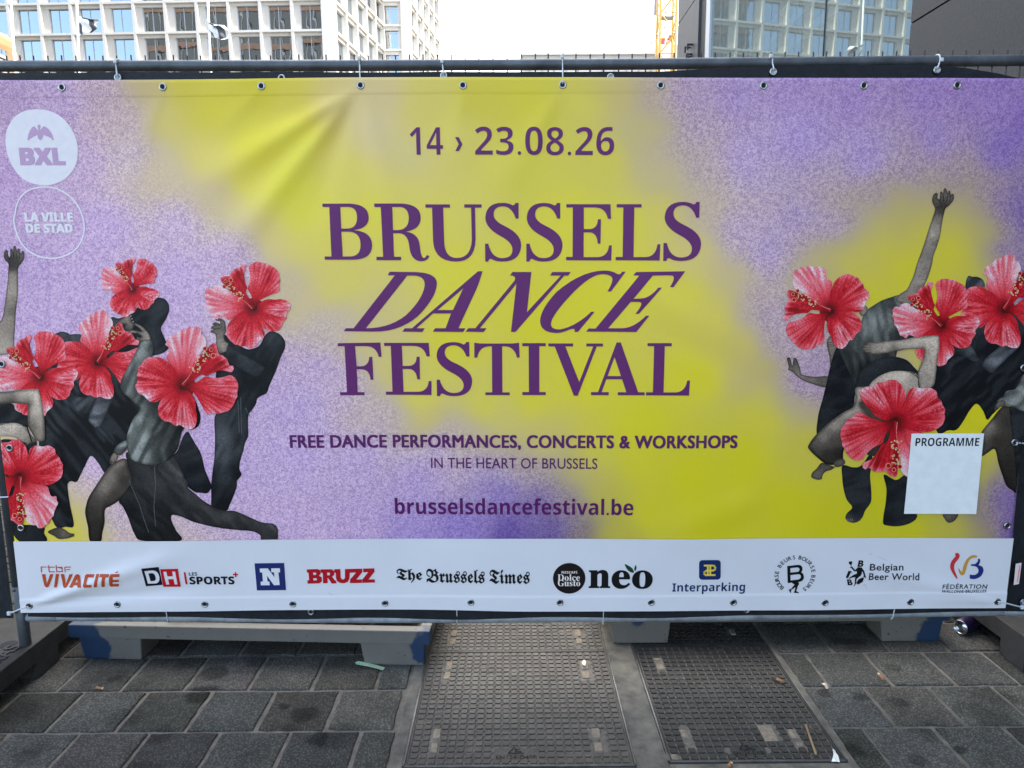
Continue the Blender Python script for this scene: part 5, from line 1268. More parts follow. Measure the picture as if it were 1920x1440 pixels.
for r_ in range(-14, 12):
    y0, y1 = y_base + r_*PY, y_base + (r_+1)*PY
    even = r_ % 2
    xs_l = -1.495 if even == 0 else -1.600
    xs_r = 1.215 if even == 0 else 1.102
    # left field, up to the concrete frame (or right through, nearer than the frame)
    lim = CX0 if y1 > -0.66 else 0.04
    ks = [xs_l + k*PX for k in range(-20, 14)]
    for a in ks:
        b_ = min(a+PX, lim)
        if b_ - a > 0.03: sett(a, b_, y0, y1)
    lim2 = KX1 if y1 > -0.66 else 0.04
    ks = [xs_r + k*PX for k in range(-12, 20)]
    for a in ks:
        a_ = max(a, lim2)
        if a+PX - a_ > 0.03: sett(a_, a+PX, y0, y1)
pav = mesh_obj("paving_setts", V, F, M_SETT, None, smooth=False, colors=C)
tag(pav, kind="structure")

M_CONC = mat('cover_frame_concrete', rgba((106,111,112), GK*0.85), 0.92, noise_amp=0.55, noise_scale=13, bump=0.5, bump_scale=120, detail=8)
mb = MB()
Y1 = 1.62
mb.box(CX0+0.003, -0.331, -0.645, Y1, -0.03, -0.0015)
mb.box(0.357, 0.455, -0.645, Y1, -0.03, -0.001)
mb.box(-0.331, 0.357, -0.645, -0.482, -0.03, -0.0012)
mb.box(0.455, KX1-0.004, -0.645, -0.468, -0.03, -0.0016)
mb.box(0.985, KX1-0.004, -0.468, Y1, -0.03, -0.0018)
tag(mb.obj("concrete_surround", M_CONC, None, False, bevel=0.004), kind="structure")

def iron(name, c, k=1.0, dirt=None):
    return mat(name, rgba(c, GK*k), 0.55, 0.25, spec=0.5, color2=rgba(dirt or tuple(int(x*0.72) for x in c), GK*k), noise_scale=11, bump=0.5, bump_scale=300, detail=8)
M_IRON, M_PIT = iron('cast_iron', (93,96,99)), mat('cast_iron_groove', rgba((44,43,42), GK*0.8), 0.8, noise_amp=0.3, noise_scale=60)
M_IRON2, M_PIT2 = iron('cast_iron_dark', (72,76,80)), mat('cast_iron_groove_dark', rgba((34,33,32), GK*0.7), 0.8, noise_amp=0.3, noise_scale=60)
M_FILL = mat('concrete_plug', rgba((132,132,128), GK*0.95), 0.95, noise_amp=0.3, noise_scale=70, bump=0.7, bump_scale=220)
M_RIM = mat('steel_rim', (0.16,0.155,0.15,1), 0.42, 0.7, noise_amp=0.3, noise_scale=30)
def cover(x0, x1, y0, y1, label, nx, plugs, words=None, dark=False, rim=True):
    ny = int(round((y1-y0)/((x1-x0)/nx)))
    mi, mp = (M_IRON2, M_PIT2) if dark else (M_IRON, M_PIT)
    t = empty("access_cover", ((x0+x1)/2, (y0+y1)/2, -0.02), label, "access cover", "cast iron access covers")
    mb = MB(); mb.box(x0+.004, x1-.004, y0+.004, y1-.004, -0.03, -0.0075, 1)
    dx, dy = (x1-x0-.012)/nx, (y1-y0-.012)/ny
    X = lambda i: x0+.006+i*dx
    Y = lambda j: y0+.006+j*dy
    g, cc = 0.0030, 0.0058
    def near(cx, cy, m=0.0):
        for (a, b, c, d, _) in plugs:
            if a-m-.004 < cx < b+m+.004 and c-m-.004 < cy < d+m+.004: return True
        return bool(words and words[0]-0.005 < cx < words[1]+0.005 and words[2] < cy < words[3])
    for i in range(nx):
        for j in range(ny):
            cx, cy = X(i)+dx/2, Y(j)+dy/2
            if near(cx, cy): continue
            h = rng.uniform(-.0004, .0004) - (0.0022 if rng.random() < 0.03 else 0)
            a, b, c, d = X(i)+g, X(i+1)-g, Y(j)+g, Y(j+1)-g; e = cc-g
            poly = [(a+e,c),(b-e,c),(b,c+e),(b,d-e),(b-e,d),(a+e,d),(a,d-e),(a,c+e)]
            k = len(poly); mb.add([(p_[0], p_[1], -0.008) for p_ in poly] + [(cx+(p_[0]-cx)*0.93, cy+(p_[1]-cy)*0.93, -0.0022+h) for p_ in poly],
                   [tuple(range(k, 2*k))] + [(q_, (q_+1) % k, k+(q_+1) % k, k+q_) for q_ in range(k)], 0)
    for i in range(1, nx):
        for j in range(1, ny):
            cx, cy = X(i), Y(j)
            if near(cx, cy, 0.004): continue
            e = cc-g+0.0006
            mb.add([(cx-e-g,cy,-0.0036),(cx,cy-e-g,-0.0036),(cx+e+g,cy,-0.0036),(cx,cy+e+g,-0.0036),(cx,cy,-0.0026)], [(0,1,4),(1,2,4),(2,3,4),(3,0,4)], 0)
    # plain border strip
    for a, b, c, d in ((x0, x0+.005, y0, y1), (x1-.005, x1, y0, y1), (x0+.005, x1-.005, y0, y0+.005), (x0+.005, x1-.005, y1-.005, y1)):
        mb.box(a, b, c, d, -0.02, -0.0012, 0)
    if words: mb.box(words[0], words[1], words[2], words[3], -0.02, -0.0042, 0)
    mb.obj("cover_plate", [mi, mp], t)
    for (a, b, c, d, rr) in plugs:
        mb = MB(); mb.box(a+.003, b-.003, c+.003, d-.003, -0.02, -0.0018)
        mb.obj("concrete_plug", M_FILL, t, False, bevel=min(rr, (b-a)*0.45, (d-c)*0.45))
    if words:
        v, f = text_mesh("EN124-D400", 0.02, 1.08); lo, hi = v.min(0), v.max(0)
        a, b, c, d = words[4:8]
        u = (v-lo)/(hi-lo); P_ = np.stack([a + (b-a)*u[:, 0], c + (d-c)*u[:, 1], np.full(len(u), -0.0022)], 1)
        mesh_obj("cast_lettering", P_, f, mp, t)
        cx, cy = (a+b)/2, d+0.022
        mb = MB()
        for (p0, p1) in [((cx-.024, cy-.013), (cx+.024, cy-.013)), ((cx-.024, cy-.013), (cx-.004, cy+.017)), ((cx-.002, cy-.006), (cx+.016, cy-.006)), ((cx-.002, cy-.006), (cx-.002, cy+.008)), ((cx-.002, cy+.004), (cx+.010, cy+.004))]:
            dx_, dy_ = p1[0]-p0[0], p1[1]-p0[1]; l_ = math.hypot(dx_, dy_); nx_, ny_ = -dy_/l_*.0022, dx_/l_*.0022
            mb.add([(p0[0]+nx_, p0[1]+ny_, -0.0022), (p0[0]-nx_, p0[1]-ny_, -0.0022), (p1[0]-nx_, p1[1]-ny_, -0.0022), (p1[0]+nx_, p1[1]+ny_, -0.0022)], [(0,1,2,3)])
        mb.obj("cast_emblem", mp, t)
    if rim:
        mb = MB()
        for a, b, c, d in ((x0-.0075, x0-.002, y0-.007, y1+.0), (x1+.002, x1+.0065, y0-.007, y1+.0), (x0-.0075, x1+.0065, y0-.0075, y0-.002)):
            mb.box(a, b, c, d, -0.03, 0.0006)
        mb.obj("frame_rim", M_RIM, t, False)
    return t
def zone(px0, py0, px1, py1):
    a = on_z((px0+px1)/2, py1, 0.0); b = on_z((px0+px1)/2, py0, 0.0)
    xa, xb = on_z(px0, (py0+py1)/2, 0)[0], on_z(px1, (py0+py1)/2, 0)[0]
    return (float(xa), float(xb), float(a[1]), float(b[1]))
q5 = lambda x0, y0, x1, y1: zone(640+x0/3, 1100+y0/3, 640+x1/3, 1100+y1/3)
pl = [q5(512,790,566,850)+(.004,), q5(498,868,548,928)+(.004,), q5(1402,788,1462,845)+(.004,), q5(1418,866,1476,924)+(.004,),
      q5(585,415,628,462)+(.004,), q5(574,472,618,516)+(.004,), q5(1342,412,1392,460)+(.004,), q5(1350,470,1402,512)+(.004,)]
cover(-0.323, 0.351, -0.470, 0.166, "brownish iron cover in the middle, nearer half with cast lettering at its lower edge", 24, pl, (-0.062, 0.075, -0.448, -0.392, -0.056, 0.066, -0.443, -0.425))
pl = [q5(612,236,655,276)+(.004,), q5(604,284,648,320)+(.004,), q5(1308,236,1352,276)+(.004,), q5(1316,284,1358,318)+(.004,)]
cover(-0.323, 0.351, 0.168, 0.812, "brownish iron cover in the middle, farther half passing under the fence", 24, pl, None, False, False)
q8 = lambda x0, y0, x1, y1: zone(1190+x0/4.683, 1160+y0/4.683, 1190+x1/4.683, 1160+y1/4.683)
pl = [q8(390,950,480,1045)+(.012,), q8(428,1068,512,1112)+(.012,), q8(1100,925,1240,1075)+(.002,), q8(1345,950,1440,1045)+(.010,), q8(1410,1068,1485,1112)+(.006,), q8(250,1175,380,1240)+(.002,), q8(165,335,235,362)+(.003,), q8(190,385,262,445)+(.003,)]
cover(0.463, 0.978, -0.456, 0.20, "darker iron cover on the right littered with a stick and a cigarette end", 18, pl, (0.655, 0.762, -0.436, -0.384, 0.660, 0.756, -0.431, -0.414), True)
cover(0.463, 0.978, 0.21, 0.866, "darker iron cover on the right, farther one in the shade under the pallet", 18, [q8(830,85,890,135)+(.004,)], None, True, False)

# ---------------------------------------------------------------- feet of the fence
M_RUB = mat('recycled_rubber', rgba((44,46,50), 1.0), 0.75, noise_amp=0.4, noise_scale=16, bump=0.4, bump_scale=150, detail=8)
M_RUBT = mat('raised_rubber_letter', rgba((40,42,45), 1.0), 0.7)
def fence_foot(xc, flip, label, w=0.24, words=True):
    t = empty("ballast_block", (xc, 0.055, 0.0), label, "ballast block", "rubber ballast blocks of the fence")
    h = 0.132
    prof = [(-0.47, 0.012), (-0.46, 0.0), (-0.205, 0.0), (-0.205, 0.062), (-0.005, 0.062), (-0.005, 0.0), (0.122, 0.0), (0.122, 0.062), (0.32, 0.062), (0.32, 0.0), (0.57, 0.0), (0.58, 0.012), (0.58, h-0.05), (0.50, h), (-0.38, h), (-0.47, h-0.05)]
    mb = MB()
    n = len(prof)
    mb.add([(xc-w/2, p_[0], p_[1]) for p_ in prof] + [(xc+w/2, p_[0], p_[1]) for p_ in prof], [tuple(range(n)), tuple(reversed(range(n, 2*n)))] + [(i, n+i, n+(i+1) % n, (i+1) % n) for i in range(n)])
    bm_o = mb.obj("foot_block", M_RUB, t, False, bevel=0.004)
    # sockets
    mb = MB()
    for (dx_, dy_) in ((0.027, 0), (-0.055, 0), (0.027, 0.20), (-0.055, -0.20)):
        mb.lathe([(0.0275, 0.0012), (0.0001, 0.0012)], 20, Matrix.Translation((xc + dx_*(-1 if flip else 1), dy_, h)))
    mb.obj("socket", M_HOLE, t)
    if words:
        v, f = text_mesh("HERAS", 0.02, 1.05); lo, hi = v.min(0), v.max(0); u = (v-lo)/(hi-lo)
        y0, y1 = (-0.215, -0.012)
        P_ = np.stack([-1.800 + 0.055*(1-u[:, 1]), y0 + (y1-y0)*u[:, 0], np.full(len(u), h+0.004)], 1)
        b = len(P_); Pl = P_.copy(); Pl[:, 2] = h-0.001
        me_f = [tuple(k) for k in f]
        edges = {}
        for k in me_f:
            for a, c in zip(k, k[1:]+k[:1]): edges[(a, c)] = 1
        sides = [(a, c, c+b, a+b) for (a, c) in edges if (c, a) not in edges]
        mesh_obj("raised_lettering", np.concatenate([P_, Pl]), me_f + sides, M_RUBT, t)
    return t
fence_foot(-1.830, False, "dark rubber ballast block at the left with raised letters")
fence_foot(1.948, True, "dark rubber ballast block at the right with an empty can against it", words=False)

# ---------------------------------------------------------------- grey steel pallets
def paint(name, spots):
    """grey paint with patches of blue spray at the given places (x, y, z, radius)"""
    m = bpy.data.materials.new(name); m.use_nodes = True
    t = m.node_tree; b = t.nodes['Principled BSDF']; b.inputs['Roughness'].default_value = 0.5
    tc = t.nodes.new('ShaderNodeTexCoord')
    n = t.nodes.new('ShaderNodeTexNoise'); n.inputs['Scale'].default_value = 22; n.inputs['Detail'].default_value = 5
    t.links.new(tc.outputs['Object'], n.inputs['Vector'])
    acc = None
    for (x, y, z, r_) in spots:
        d = t.nodes.new('ShaderNodeVectorMath'); d.operation = 'DISTANCE'; d.inputs[1].default_value = (x, y, z)
        t.links.new(tc.outputs['Object'], d.inputs[0])
        a = t.nodes.new('ShaderNodeMath'); a.operation = 'MULTIPLY_ADD'; a.inputs[1].default_value = 0.07
        t.links.new(n.outputs['Fac'], a.inputs[0]); t.links.new(d.outputs['Value'], a.inputs[2])
        k = t.nodes.new('ShaderNodeMapRange'); k.inputs['From Min'].default_value = r_+0.03; k.inputs['From Max'].default_value = r_+0.042
        k.inputs['To Min'].default_value = 1; k.inputs['To Max'].default_value = 0
        t.links.new(a.outputs[0], k.inputs['Value'])
        if acc is None: acc = k.outputs[0]
        else:
            u = t.nodes.new('ShaderNodeMath'); u.operation = 'MAXIMUM'; t.links.new(acc, u.inputs[0]); t.links.new(k.outputs[0], u.inputs[1]); acc = u.outputs[0]
    g = t.nodes.new('ShaderNodeMix'); g.data_type = 'RGBA'
    g.inputs['A'].default_value = rgba((84,90,96)); g.inputs['B'].default_value = rgba((94,100,106))
    t.links.new(n.outputs['Fac'], g.inputs['Factor'])
    x_ = t.nodes.new('ShaderNodeMix'); x_.data_type = 'RGBA'; x_.inputs['B'].default_value = rgba((36,54,86))
    t.links.new(g.outputs['Result'], x_.inputs['A'])
    t.links.new(acc, x_.inputs['Factor'])
    # rust chips
    n2 = t.nodes.new('ShaderNodeTexNoise'); n2.inputs['Scale'].default_value = 60; n2.inputs['Detail'].default_value = 6
    t.links.new(tc.outputs['Object'], n2.inputs['Vector'])
    k2 = t.nodes.new('ShaderNodeMapRange'); k2.inputs['From Min'].default_value = 0.665; k2.inputs['From Max'].default_value = 0.71
    t.links.new(n2.outputs['Fac'], k2.inputs['Value'])
    y_ = t.nodes.new('ShaderNodeMix'); y_.data_type = 'RGBA'; y_.inputs['B'].default_value = (0.05, 0.035, 0.025, 1)
    t.links.new(x_.outputs['Result'], y_.inputs['A']); t.links.new(k2.outputs[0], y_.inputs['Factor'])
    t.links.new(y_.outputs['Result'], b.inputs['Base Color'])
    return m
def pallet(feet, y_f, ang, label, spots, beam=True, depth=1.0):
    """feet: (x0, x1) of the front feet at ground level; y_f: front of the feet"""
    cx = (feet[0][0] + feet[-1][1])/2
    M = Matrix.Translation((cx, y_f, 0)) @ Matrix.Rotation(ang, 4, 'Z') @ Matrix.Translation((-cx, -y_f, 0))
    t = empty("steel_pallet", (cx, y_f, 0), label, "pallet", "grey steel pallets under the fence")
    m = paint('pallet_paint', [tuple(M @ Vector(s_[:3])) + (s_[3],) for s_ in spots])
    zf, zt = 0.094, 0.146
    xa, xb = feet[0][0]-0.028, feet[-1][1]+0.02
    mb = MB()
    mb.box(xa, xb, y_f-0.010, y_f+0.03, zf, zt, M=M)
    mb.box(xa, xb, y_f+depth-0.03, y_f+depth, zf, zt, M=M)
    mb.box(xa, xa+0.04, y_f+0.03, y_f+depth-0.03, zf, zt, M=M)
    mb.box(xb-0.04, xb, y_f+0.03, y_f+depth-0.03, zf, zt, M=M)
    mb.obj("frame_rail", m, t, False, bevel=0.004)
    mb = MB(); mb.box(xa+0.04, xb-0.04, y_f+0.03, y_f+depth-0.03, zf+0.012, zf+0.020, M=M)
    mb.obj("deck_plate", m, t)
    for (a, b) in feet:
        for (c, d) in ((y_f, y_f+0.14), (y_f+depth-0.14, y_f+depth)):
            mb = MB()
            e = 0.013
            mb.add([(a+e,c+e*.4,0.001),(b-e*.6,c+e*.4,0.001),(b-e*.6,d-e,0.001),(a+e,d-e,0.001),(a,c,zf),(b,c,zf),(b,d,zf),(a,d,zf)],
                   [(0,3,2,1),(4,5,6,7),(0,1,5,4),(1,2,6,5),(2,3,7,6),(3,0,4,7)], M=M)
            mb.obj("foot", m, t, False, bevel=0.007)
    return t
pallet([(-1.635,-1.394),(-0.566,-0.324)], 0.090, R(-2.9), "long grey steel pallet on the left with blue spray on both outer corners", [(-1.64,0.09,0.05,0.125),(-0.30,0.09,0.075,0.075)])
pallet([(0.373,0.608),(1.420,1.663)], 0.207, 0.0, "grey steel pallet on the right, one foot half painted blue", [(0.48,0.205,0.12,0.030),(1.68,0.207,0.03,0.110)])
mb = MB()
for i in range(5):
    a = -1.30 + i*0.19
    mb.box(a, a+0.185, 0.155, 1.02, 0.152, 0.176)
tag(mb.obj("timber_board", mat('raw_timber', rgba((148,138,122), 0.9), 0.8, noise_amp=0.22, noise_scale=7, bump=0.3, bump_scale=60), None, False, bevel=0.003), "pale raw timber boards lying on the left pallet", "timber board")

# ---------------------------------------------------------------- litter
def litter_tube(name, p0, p1, r, cols, label, cat, group=None, split=0.65):
    a, b = on_z(*p0, 0.0), on_z(*p1, 0.0); a[2] = b[2] = r + 0.0008
    t = empty(name, tuple(map(float, (a+b)/2)), label, cat, group)
    m_ = a + (b-a)*split
    mb = MB(); mb.tube([a, m_], r, 9); mb.obj("filter" if cat == "cigarette end" else "shaft", cols[0], t, True)
    if len(cols) > 1:
        mb = MB(); mb.tube([m_, m_+(b-m_)*0.7, b], [r*0.96, r*0.9, r*0.6], 9); mb.obj("burnt_paper", cols[1], t, True)
    return t
M_FILT = mat('cigarette_filter', rgba((128,100,76)), 0.8, noise_amp=0.2, noise_scale=300)
M_ASH = mat('cigarette_paper', rgba((170,164,154)), 0.9, noise_amp=0.5, noise_scale=200)
M_CHAR = mat('charred_paper', rgba((70,66,62)), 0.9, noise_amp=0.5, noise_scale=200)
G_ = "cigarette ends on the ground"
litter_tube("cigarette_end", (180,1291.5), (194,1293.5), 0.0039, [M_FILT, M_ASH], "orange cigarette end lying in a joint between the left setts", "cigarette end", G_, 0.85)
litter_tube("cigarette_end", (1470,1281), (1444,1271), 0.0042, [M_FILT, M_CHAR], "half smoked cigarette end at the right edge of the dark cover", "cigarette end", G_, 0.55)
litter_tube("cigarette_end", (1657,1277), (1646,1264.5), 0.0042, [M_FILT, M_ASH], "orange and white cigarette end on the setts right of the dark cover", "cigarette end", G_, 0.7)
litter_tube("cigarette_end", (1366,1440), (1372,1433.5), 0.0055, [M_FILT, M_ASH], "cigarette stub on the concrete below the dark cover", "cigarette end", G_, 0.6)
litter_tube("wooden_stick", (1530,1417), (1511,1362), 0.0036, [mat('stick_wood', rgba((128,116,98)), 0.8)], "thin wooden stick lying across the dark cover", "stick", None, 1.0)
def scrap(name, pts, col, label, cat, z=0.002):
    P_ = [on_z(a, b, 0.0) for a, b in pts]; n = len(P_)
    top = []
    for i, p_ in enumerate(P_): top.append((p_[0], p_[1], z + 0.003*(i % 3) + 0.001))
    cen = np.mean(top, 0); cen[2] += 0.003
    me = top + [tuple(cen)]
    o = mesh_obj(name, me, [(i, (i+1) % n, n) for i in range(n)], mat(name+'_paper', rgba(col), 0.75, noise_amp=0.08, noise_scale=60))
    md = o.modifiers.new("thickness", 'SOLIDIFY'); md.thickness = 0.0006
    return tag(o, label, cat)
scrap("tape_strip", [(666,1243.5),(672,1242.5),(690,1247),(722,1253),(718,1259.5),(692,1254),(668,1247)], (150,190,172), "torn pale green tape strip below the left pallet's blue foot", "tape")
scrap("paper_scrap", [(1559,1430),(1563,1418),(1560.5,1409),(1565,1408),(1567,1415),(1571,1422),(1574.5,1431),(1566,1431.5)], (212,216,232), "torn white paper scrap at the lower corner of the dark cover", "paper scrap")
scrap("paper_scrap", [(1540,1283),(1546,1283),(1550,1288),(1553,1293),(1549,1295),(1545,1290)], (172,172,168), "small grey paper scrap in a joint right of the dark cover", "paper scrap")
scrap("pebble", [(1091,1243),(1096,1241.5),(1099,1246),(1097,1251),(1092,1249)], (226,226,222), "white pebble lying on the brownish cover", "pebble", 0.004)

# drinks can
c0 = on_z(1797, 1193, 0.0)
t = empty("drinks_can", tuple(map(float, c0)), "empty dark blue and purple drinks can lying against the right rubber block", "can")
M = Matrix.Translation((float(c0[0])+0.012, float(c0[1])+0.012, 0.0315)) @ Matrix.Rotation(R(28), 4, 'Z') @ Matrix.Rotation(R(90), 4, 'Y')
mb = MB()
mb.lathe([(0.0265, 0.004), (0.031, 0.014), (0.031, 0.104), (0.026, 0.114)], 28, M)
mb.obj("can_body", mat('printed_can', (0.045,0.018,0.055,1), 0.3, 0.6, color2=(0.012,0.014,0.06,1), noise_scale=14), t, True)
mb = MB(); mb.lathe([(0.0265, 0.004), (0.0280, 0.0005), (0.0272, -0.001), (0.0255, 0.0005), (0.0245, 0.005), (0.0235, 0.0055), (0.0228, 0.0035), (0.0001, 0.004)], 28, M)
mb.obj("can_end", mat('aluminium', (0.72,0.72,0.73,1), 0.22, 1.0), t, True)
mb = MB(); mb.lathe([(0.026, 0.114), (0.024, 0.117), (0.0001, 0.112)], 24, M); mb.obj("can_base", mat('aluminium_base', (0.6,0.6,0.61,1), 0.3, 1.0), t, True)
mb = MB(); mb.box(-0.005, 0.006, -0.014, 0.010, 0.0015, 0.003, M=M @ Matrix.Rotation(0.6, 4, 'Z')); mb.obj("ring_pull", mat('pull_metal', (0.5,0.5,0.5,1), 0.3, 1.0), t)
# ---------------------------------------------------------------- far buildings
M_WHITE = mat('white_facade_panel', (0.60,0.57,0.51,1), 0.7, noise_amp=0.05, noise_scale=0.6)
M_WHITE2 = mat('cream_facade_infill', (0.54,0.515,0.465,1), 0.75, noise_amp=0.06, noise_scale=0.5)
def glass(name, tint, mirror, base=(0.02,0.026,0.03)):
    m = bpy.data.materials.new(name); m.use_nodes = True
    t = m.node_tree; out = t.nodes['Material Output']; b = t.nodes['Principled BSDF']
    b.inputs['Base Color'].default_value = (*base, 1); b.inputs['Roughness'].default_value = 0.05
    g = t.nodes.new('ShaderNodeBsdfGlossy'); g.inputs['Roughness'].default_value = 0.008; g.inputs['Color'].default_value = (*tint, 1)
    x = t.nodes.new('ShaderNodeMixShader'); x.inputs[0].default_value = mirror
    t.links.new(b.outputs[0], x.inputs[1]); t.links.new(g.outputs[0], x.inputs[2]); t.links.new(x.outputs[0], out.inputs['Surface'])
    # slow waviness of the panes
    tc = t.nodes.new('ShaderNodeTexCoord'); n = t.nodes.new('ShaderNodeTexNoise'); n.inputs['Scale'].default_value = 0.9; n.inputs['Detail'].default_value = 1
    t.links.new(tc.outputs['Object'], n.inputs['Vector'])
    bp = t.nodes.new('ShaderNodeBump'); bp.inputs['Strength'].default_value = 0.2; bp.inputs['Distance'].default_value = 0.02
    t.links.new(n.outputs['Fac'], bp.inputs['Height']); t.links.new(bp.outputs[0], g.inputs['Normal'])
    return m
M_PANE = glass('office_window_glass', (0.84,0.90,0.94), 0.44)
M_MULL = mat('window_frame_grey', (0.42,0.44,0.46,1), 0.5)

def facade(parent, O, dirang, nb, bw, zl, fh, z_lo, z_hi, win_rows, pier=0.30, endpier=0.6, first=0):
    """grid facade: O = foot of its left end, dirang = heading clockwise from +Y of the line along it (seen from outside: to the right)"""
    U = Vector((math.sin(dirang), math.cos(dirang), 0)); N = Vector((U.y, -U.x, 0))      # N points out
    Mx = Matrix(((U.x, -N.x, 0, O[0]), (U.y, -N.y, 0, O[1]), (0, 0, 1, 0), (0, 0, 0, 1)))   # local x along, y inward
    W = nb*bw
    mb = MB(); pw = 0.84
    for i in range(nb+1):                        # thin fins
        mb.box(i*bw-0.16, i*bw+0.16, -0.42, 0.30, z_lo, z_hi, 0, Mx)
    for i in range(nb):                          # recessed piers beside each fin
        mb.box(i*bw+0.163, i*bw+pw, -0.06, 0.30, z_lo, z_hi, 1, Mx)
    k0, k1 = math.ceil((z_lo-zl)/fh), math.floor((z_hi-zl)/fh)
    for k in range(k0, k1+1):
        z = zl + k*fh
        mb.box(-0.16, W+0.16, -0.425, 0.303, z-0.24, z, 0, Mx)         # ledge
        mb.box(0, W, -0.10, 0.306, z-0.58, z-0.243, 0, Mx)
    parent_o = mb.obj("facade_grid", [M_WHITE, M_WHITE2], parent)
    # windows
    ww, wh = bw - pw - 0.165, fh - 0.585
    for r_, i_a, i_b in [w_ if isinstance(w_, tuple) else (w_, first, nb) for w_ in win_rows]:
        for i in range(i_a, i_b):
            global _win
            if (round(ww, 3), round(wh, 3)) not in _win:
                a = MB(); a.box(0, ww, 0, 0.03, 0, wh); b = MB()
                b.box(ww*0.42-0.035, ww*0.42+0.035, -0.05, -0.003, 0, wh); b.box(0, ww, -0.05, -0.003, 0, 0.07); b.box(0, 0.06, -0.045, -0.003, 0.073, wh)
                o1 = a.obj("window", M_PANE); o2 = b.obj("window_frame", M_MULL)
                _win[(round(ww, 3), round(wh, 3))] = (o1.data, o2.data)
                bpy.data.objects.remove(o1); bpy.data.objects.remove(o2)
            d1, d2 = _win[(round(ww, 3), round(wh, 3))]
            w = bpy.data.objects.new("window", d1); COL.objects.link(w); adopt(w, parent)
            w.matrix_basis = Mx @ Matrix.Translation((i*bw+pw+0.002, 0.22, zl + r_*fh + 0.001)) @ Matrix.Rotation(R(rng.uniform(-.45, .45)), 4, 'Z') @ Matrix.Rotation(R(rng.uniform(-.3, .3)), 4, 'X')
            f = bpy.data.objects.new("window_frame", d2); COL.objects.link(f); f.parent = w
    return Mx
_win = {}
DA = 85.0; YA = DA - DCAM
cA = on_y(622.5, 63, YA)                       # right corner of the near block, at ledge height
wA = on_y(74, 63, YA)
bwA = float(on_y(133.2, 63, YA)[0] - on_y(73.4, 63, YA)[0])
zlA = float(on_y(350, 58, YA)[2]); fhA = float(on_y(350, 0, YA)[2]) - zlA
yawA = R(1.6)
NBA = 24
tA = Vector((float(cA[0]), YA, 0))
UA = Vector((math.cos(yawA), -math.sin(yawA), 0))
# the fin of the second bay stands at 133 px; run the grid leftwards from the corner
xg = float(on_y(610, 63, YA)[0]) 
OA = Vector((xg, YA, 0)) - UA*(NBA*bwA)
ZA0, ZA1 = 0.0, zlA + 4*fhA
b1 = empty("office_building", (float(cA[0])-NBA*bwA/2, YA+8, 0), "near white office block with a cream grid facade and sky-blue windows at the upper left", "office building", "white grid office blocks")
facade(b1, OA, R(90)+yawA, NBA, bwA, zlA, fhA, ZA0, ZA1, [(-1, 11, 24), (0, 6, 24), (1, 1, 24), (2, 1, 22)])
sideang = R(7.4)
S0 = Vector((float(cA[0])+0.05, YA+0.2, 0))
bws = 3.74
facade(b1, S0 , sideang, 5, bws, zlA+0.02, fhA, ZA0, ZA1, [-1, 0, 1])
US = Vector((math.sin(sideang), math.cos(sideang), 0))
NS_ = Vector((US.y, -US.x, 0))
mb = MB()   # corner pier and the body of the block behind its facades
cpx = on_y(616, 63, YA)
mb.box(float(on_y(605.5, 63, YA)[0]), float(cA[0])+0.42, YA-0.44, YA+0.8, 0, ZA1)
E1 = S0 + US*(5*bws)
i0 = OA - Vector((0, -0.32, 0)); 
poly = [(OA.x, OA.y+0.32), (cA[0]-0.25, YA+0.32), (E1.x-0.30, E1.y+0.1), (OA.x, E1.y+2)]
mb.add([(p_[0], p_[1], 0) for p_ in poly] + [(p_[0], p_[1], ZA1-0.05) for p_ in poly], [(3,2,1,0),(4,5,6,7),(0,1,5,4),(1,2,6,5),(2,3,7,6),(3,0,4,7)], 1)
mb.obj("block_body", [M_WHITE, mat('dark_interior', (0.03,0.034,0.036,1), 0.6)], b1)
# set-back block
D2 = E1.y - 0.0; 
c2l, c2r = on_y(716.5, 46, D2), on_y(764.5, 46, D2)
z2 = float(on_y(740, 46.5, D2)[2]); f2h = z2 - float(on_y(740, 92.5, D2)[2])
b2 = empty("office_building", (float(c2r[0])-8, D2+8, 0), "farther white office block behind, with a narrow dark-windowed front and a steep receding side", "office building", "white grid office blocks")
zt2 = z2 + 4*f2h
w2 = float(c2r[0]-c2l[0])
mb = MB()
X0 = float(c2l[0]); xw0, xw1 = float(on_y(719, 46, D2)[0]), float(on_y(746, 46, D2)[0])
mb.box(X0-6, xw0, D2, D2+0.5, 0, zt2); mb.box(xw1, float(c2r[0])-0.9, D2+0.05, D2+0.5, 0, zt2); mb.box(float(c2r[0])-0.897, float(c2r[0])+0.3, D2-0.30, D2+0.6, 0, zt2)
for k in range(-9, 4):
    z = z2 + k*f2h
    mb.box(X0-6, float(c2r[0])-0.9, D2-0.25, D2+0.49, z-0.26, z, 0); mb.box(xw0, xw1, D2-0.05, D2+0.48, z-0.72, z-0.263, 0)
mb.obj("facade_grid", [M_WHITE, M_WHITE2], b2)
for k in range(-3, 3):
    z = z2 + k*f2h; ww, wh = xw1-xw0, f2h-0.725
    a = MB(); a.box(xw0+.002, xw1-.002, D2+0.30, D2+0.33, z, z+wh); w_ = a.obj("window", M_PANE, b2)
    a = MB(); xm = xw0+ww*0.47; a.box(xm-0.05, xm+0.05, D2+0.24, D2+0.297, z, z+wh); a.box(xw0, xw1, D2+0.24, D2+0.297, z+wh*0.86, z+wh*0.88); a.obj("window_frame", M_WHITE, w_)
S2 = Vector((float(c2r[0])+0.05, D2+0.25, 0))
facade(b2, S2, sideang, 5, 3.5, z2+0.02, f2h, 0, zt2, [-2, -1, 0, 1])
mb = MB(); E2 = S2 + US*(5*3.5)
poly = [(X0-6, D2+0.51), (c2r[0]-0.25, D2+0.61), (E2.x-0.32, E2.y+0.1), (X0-6, E2.y)]
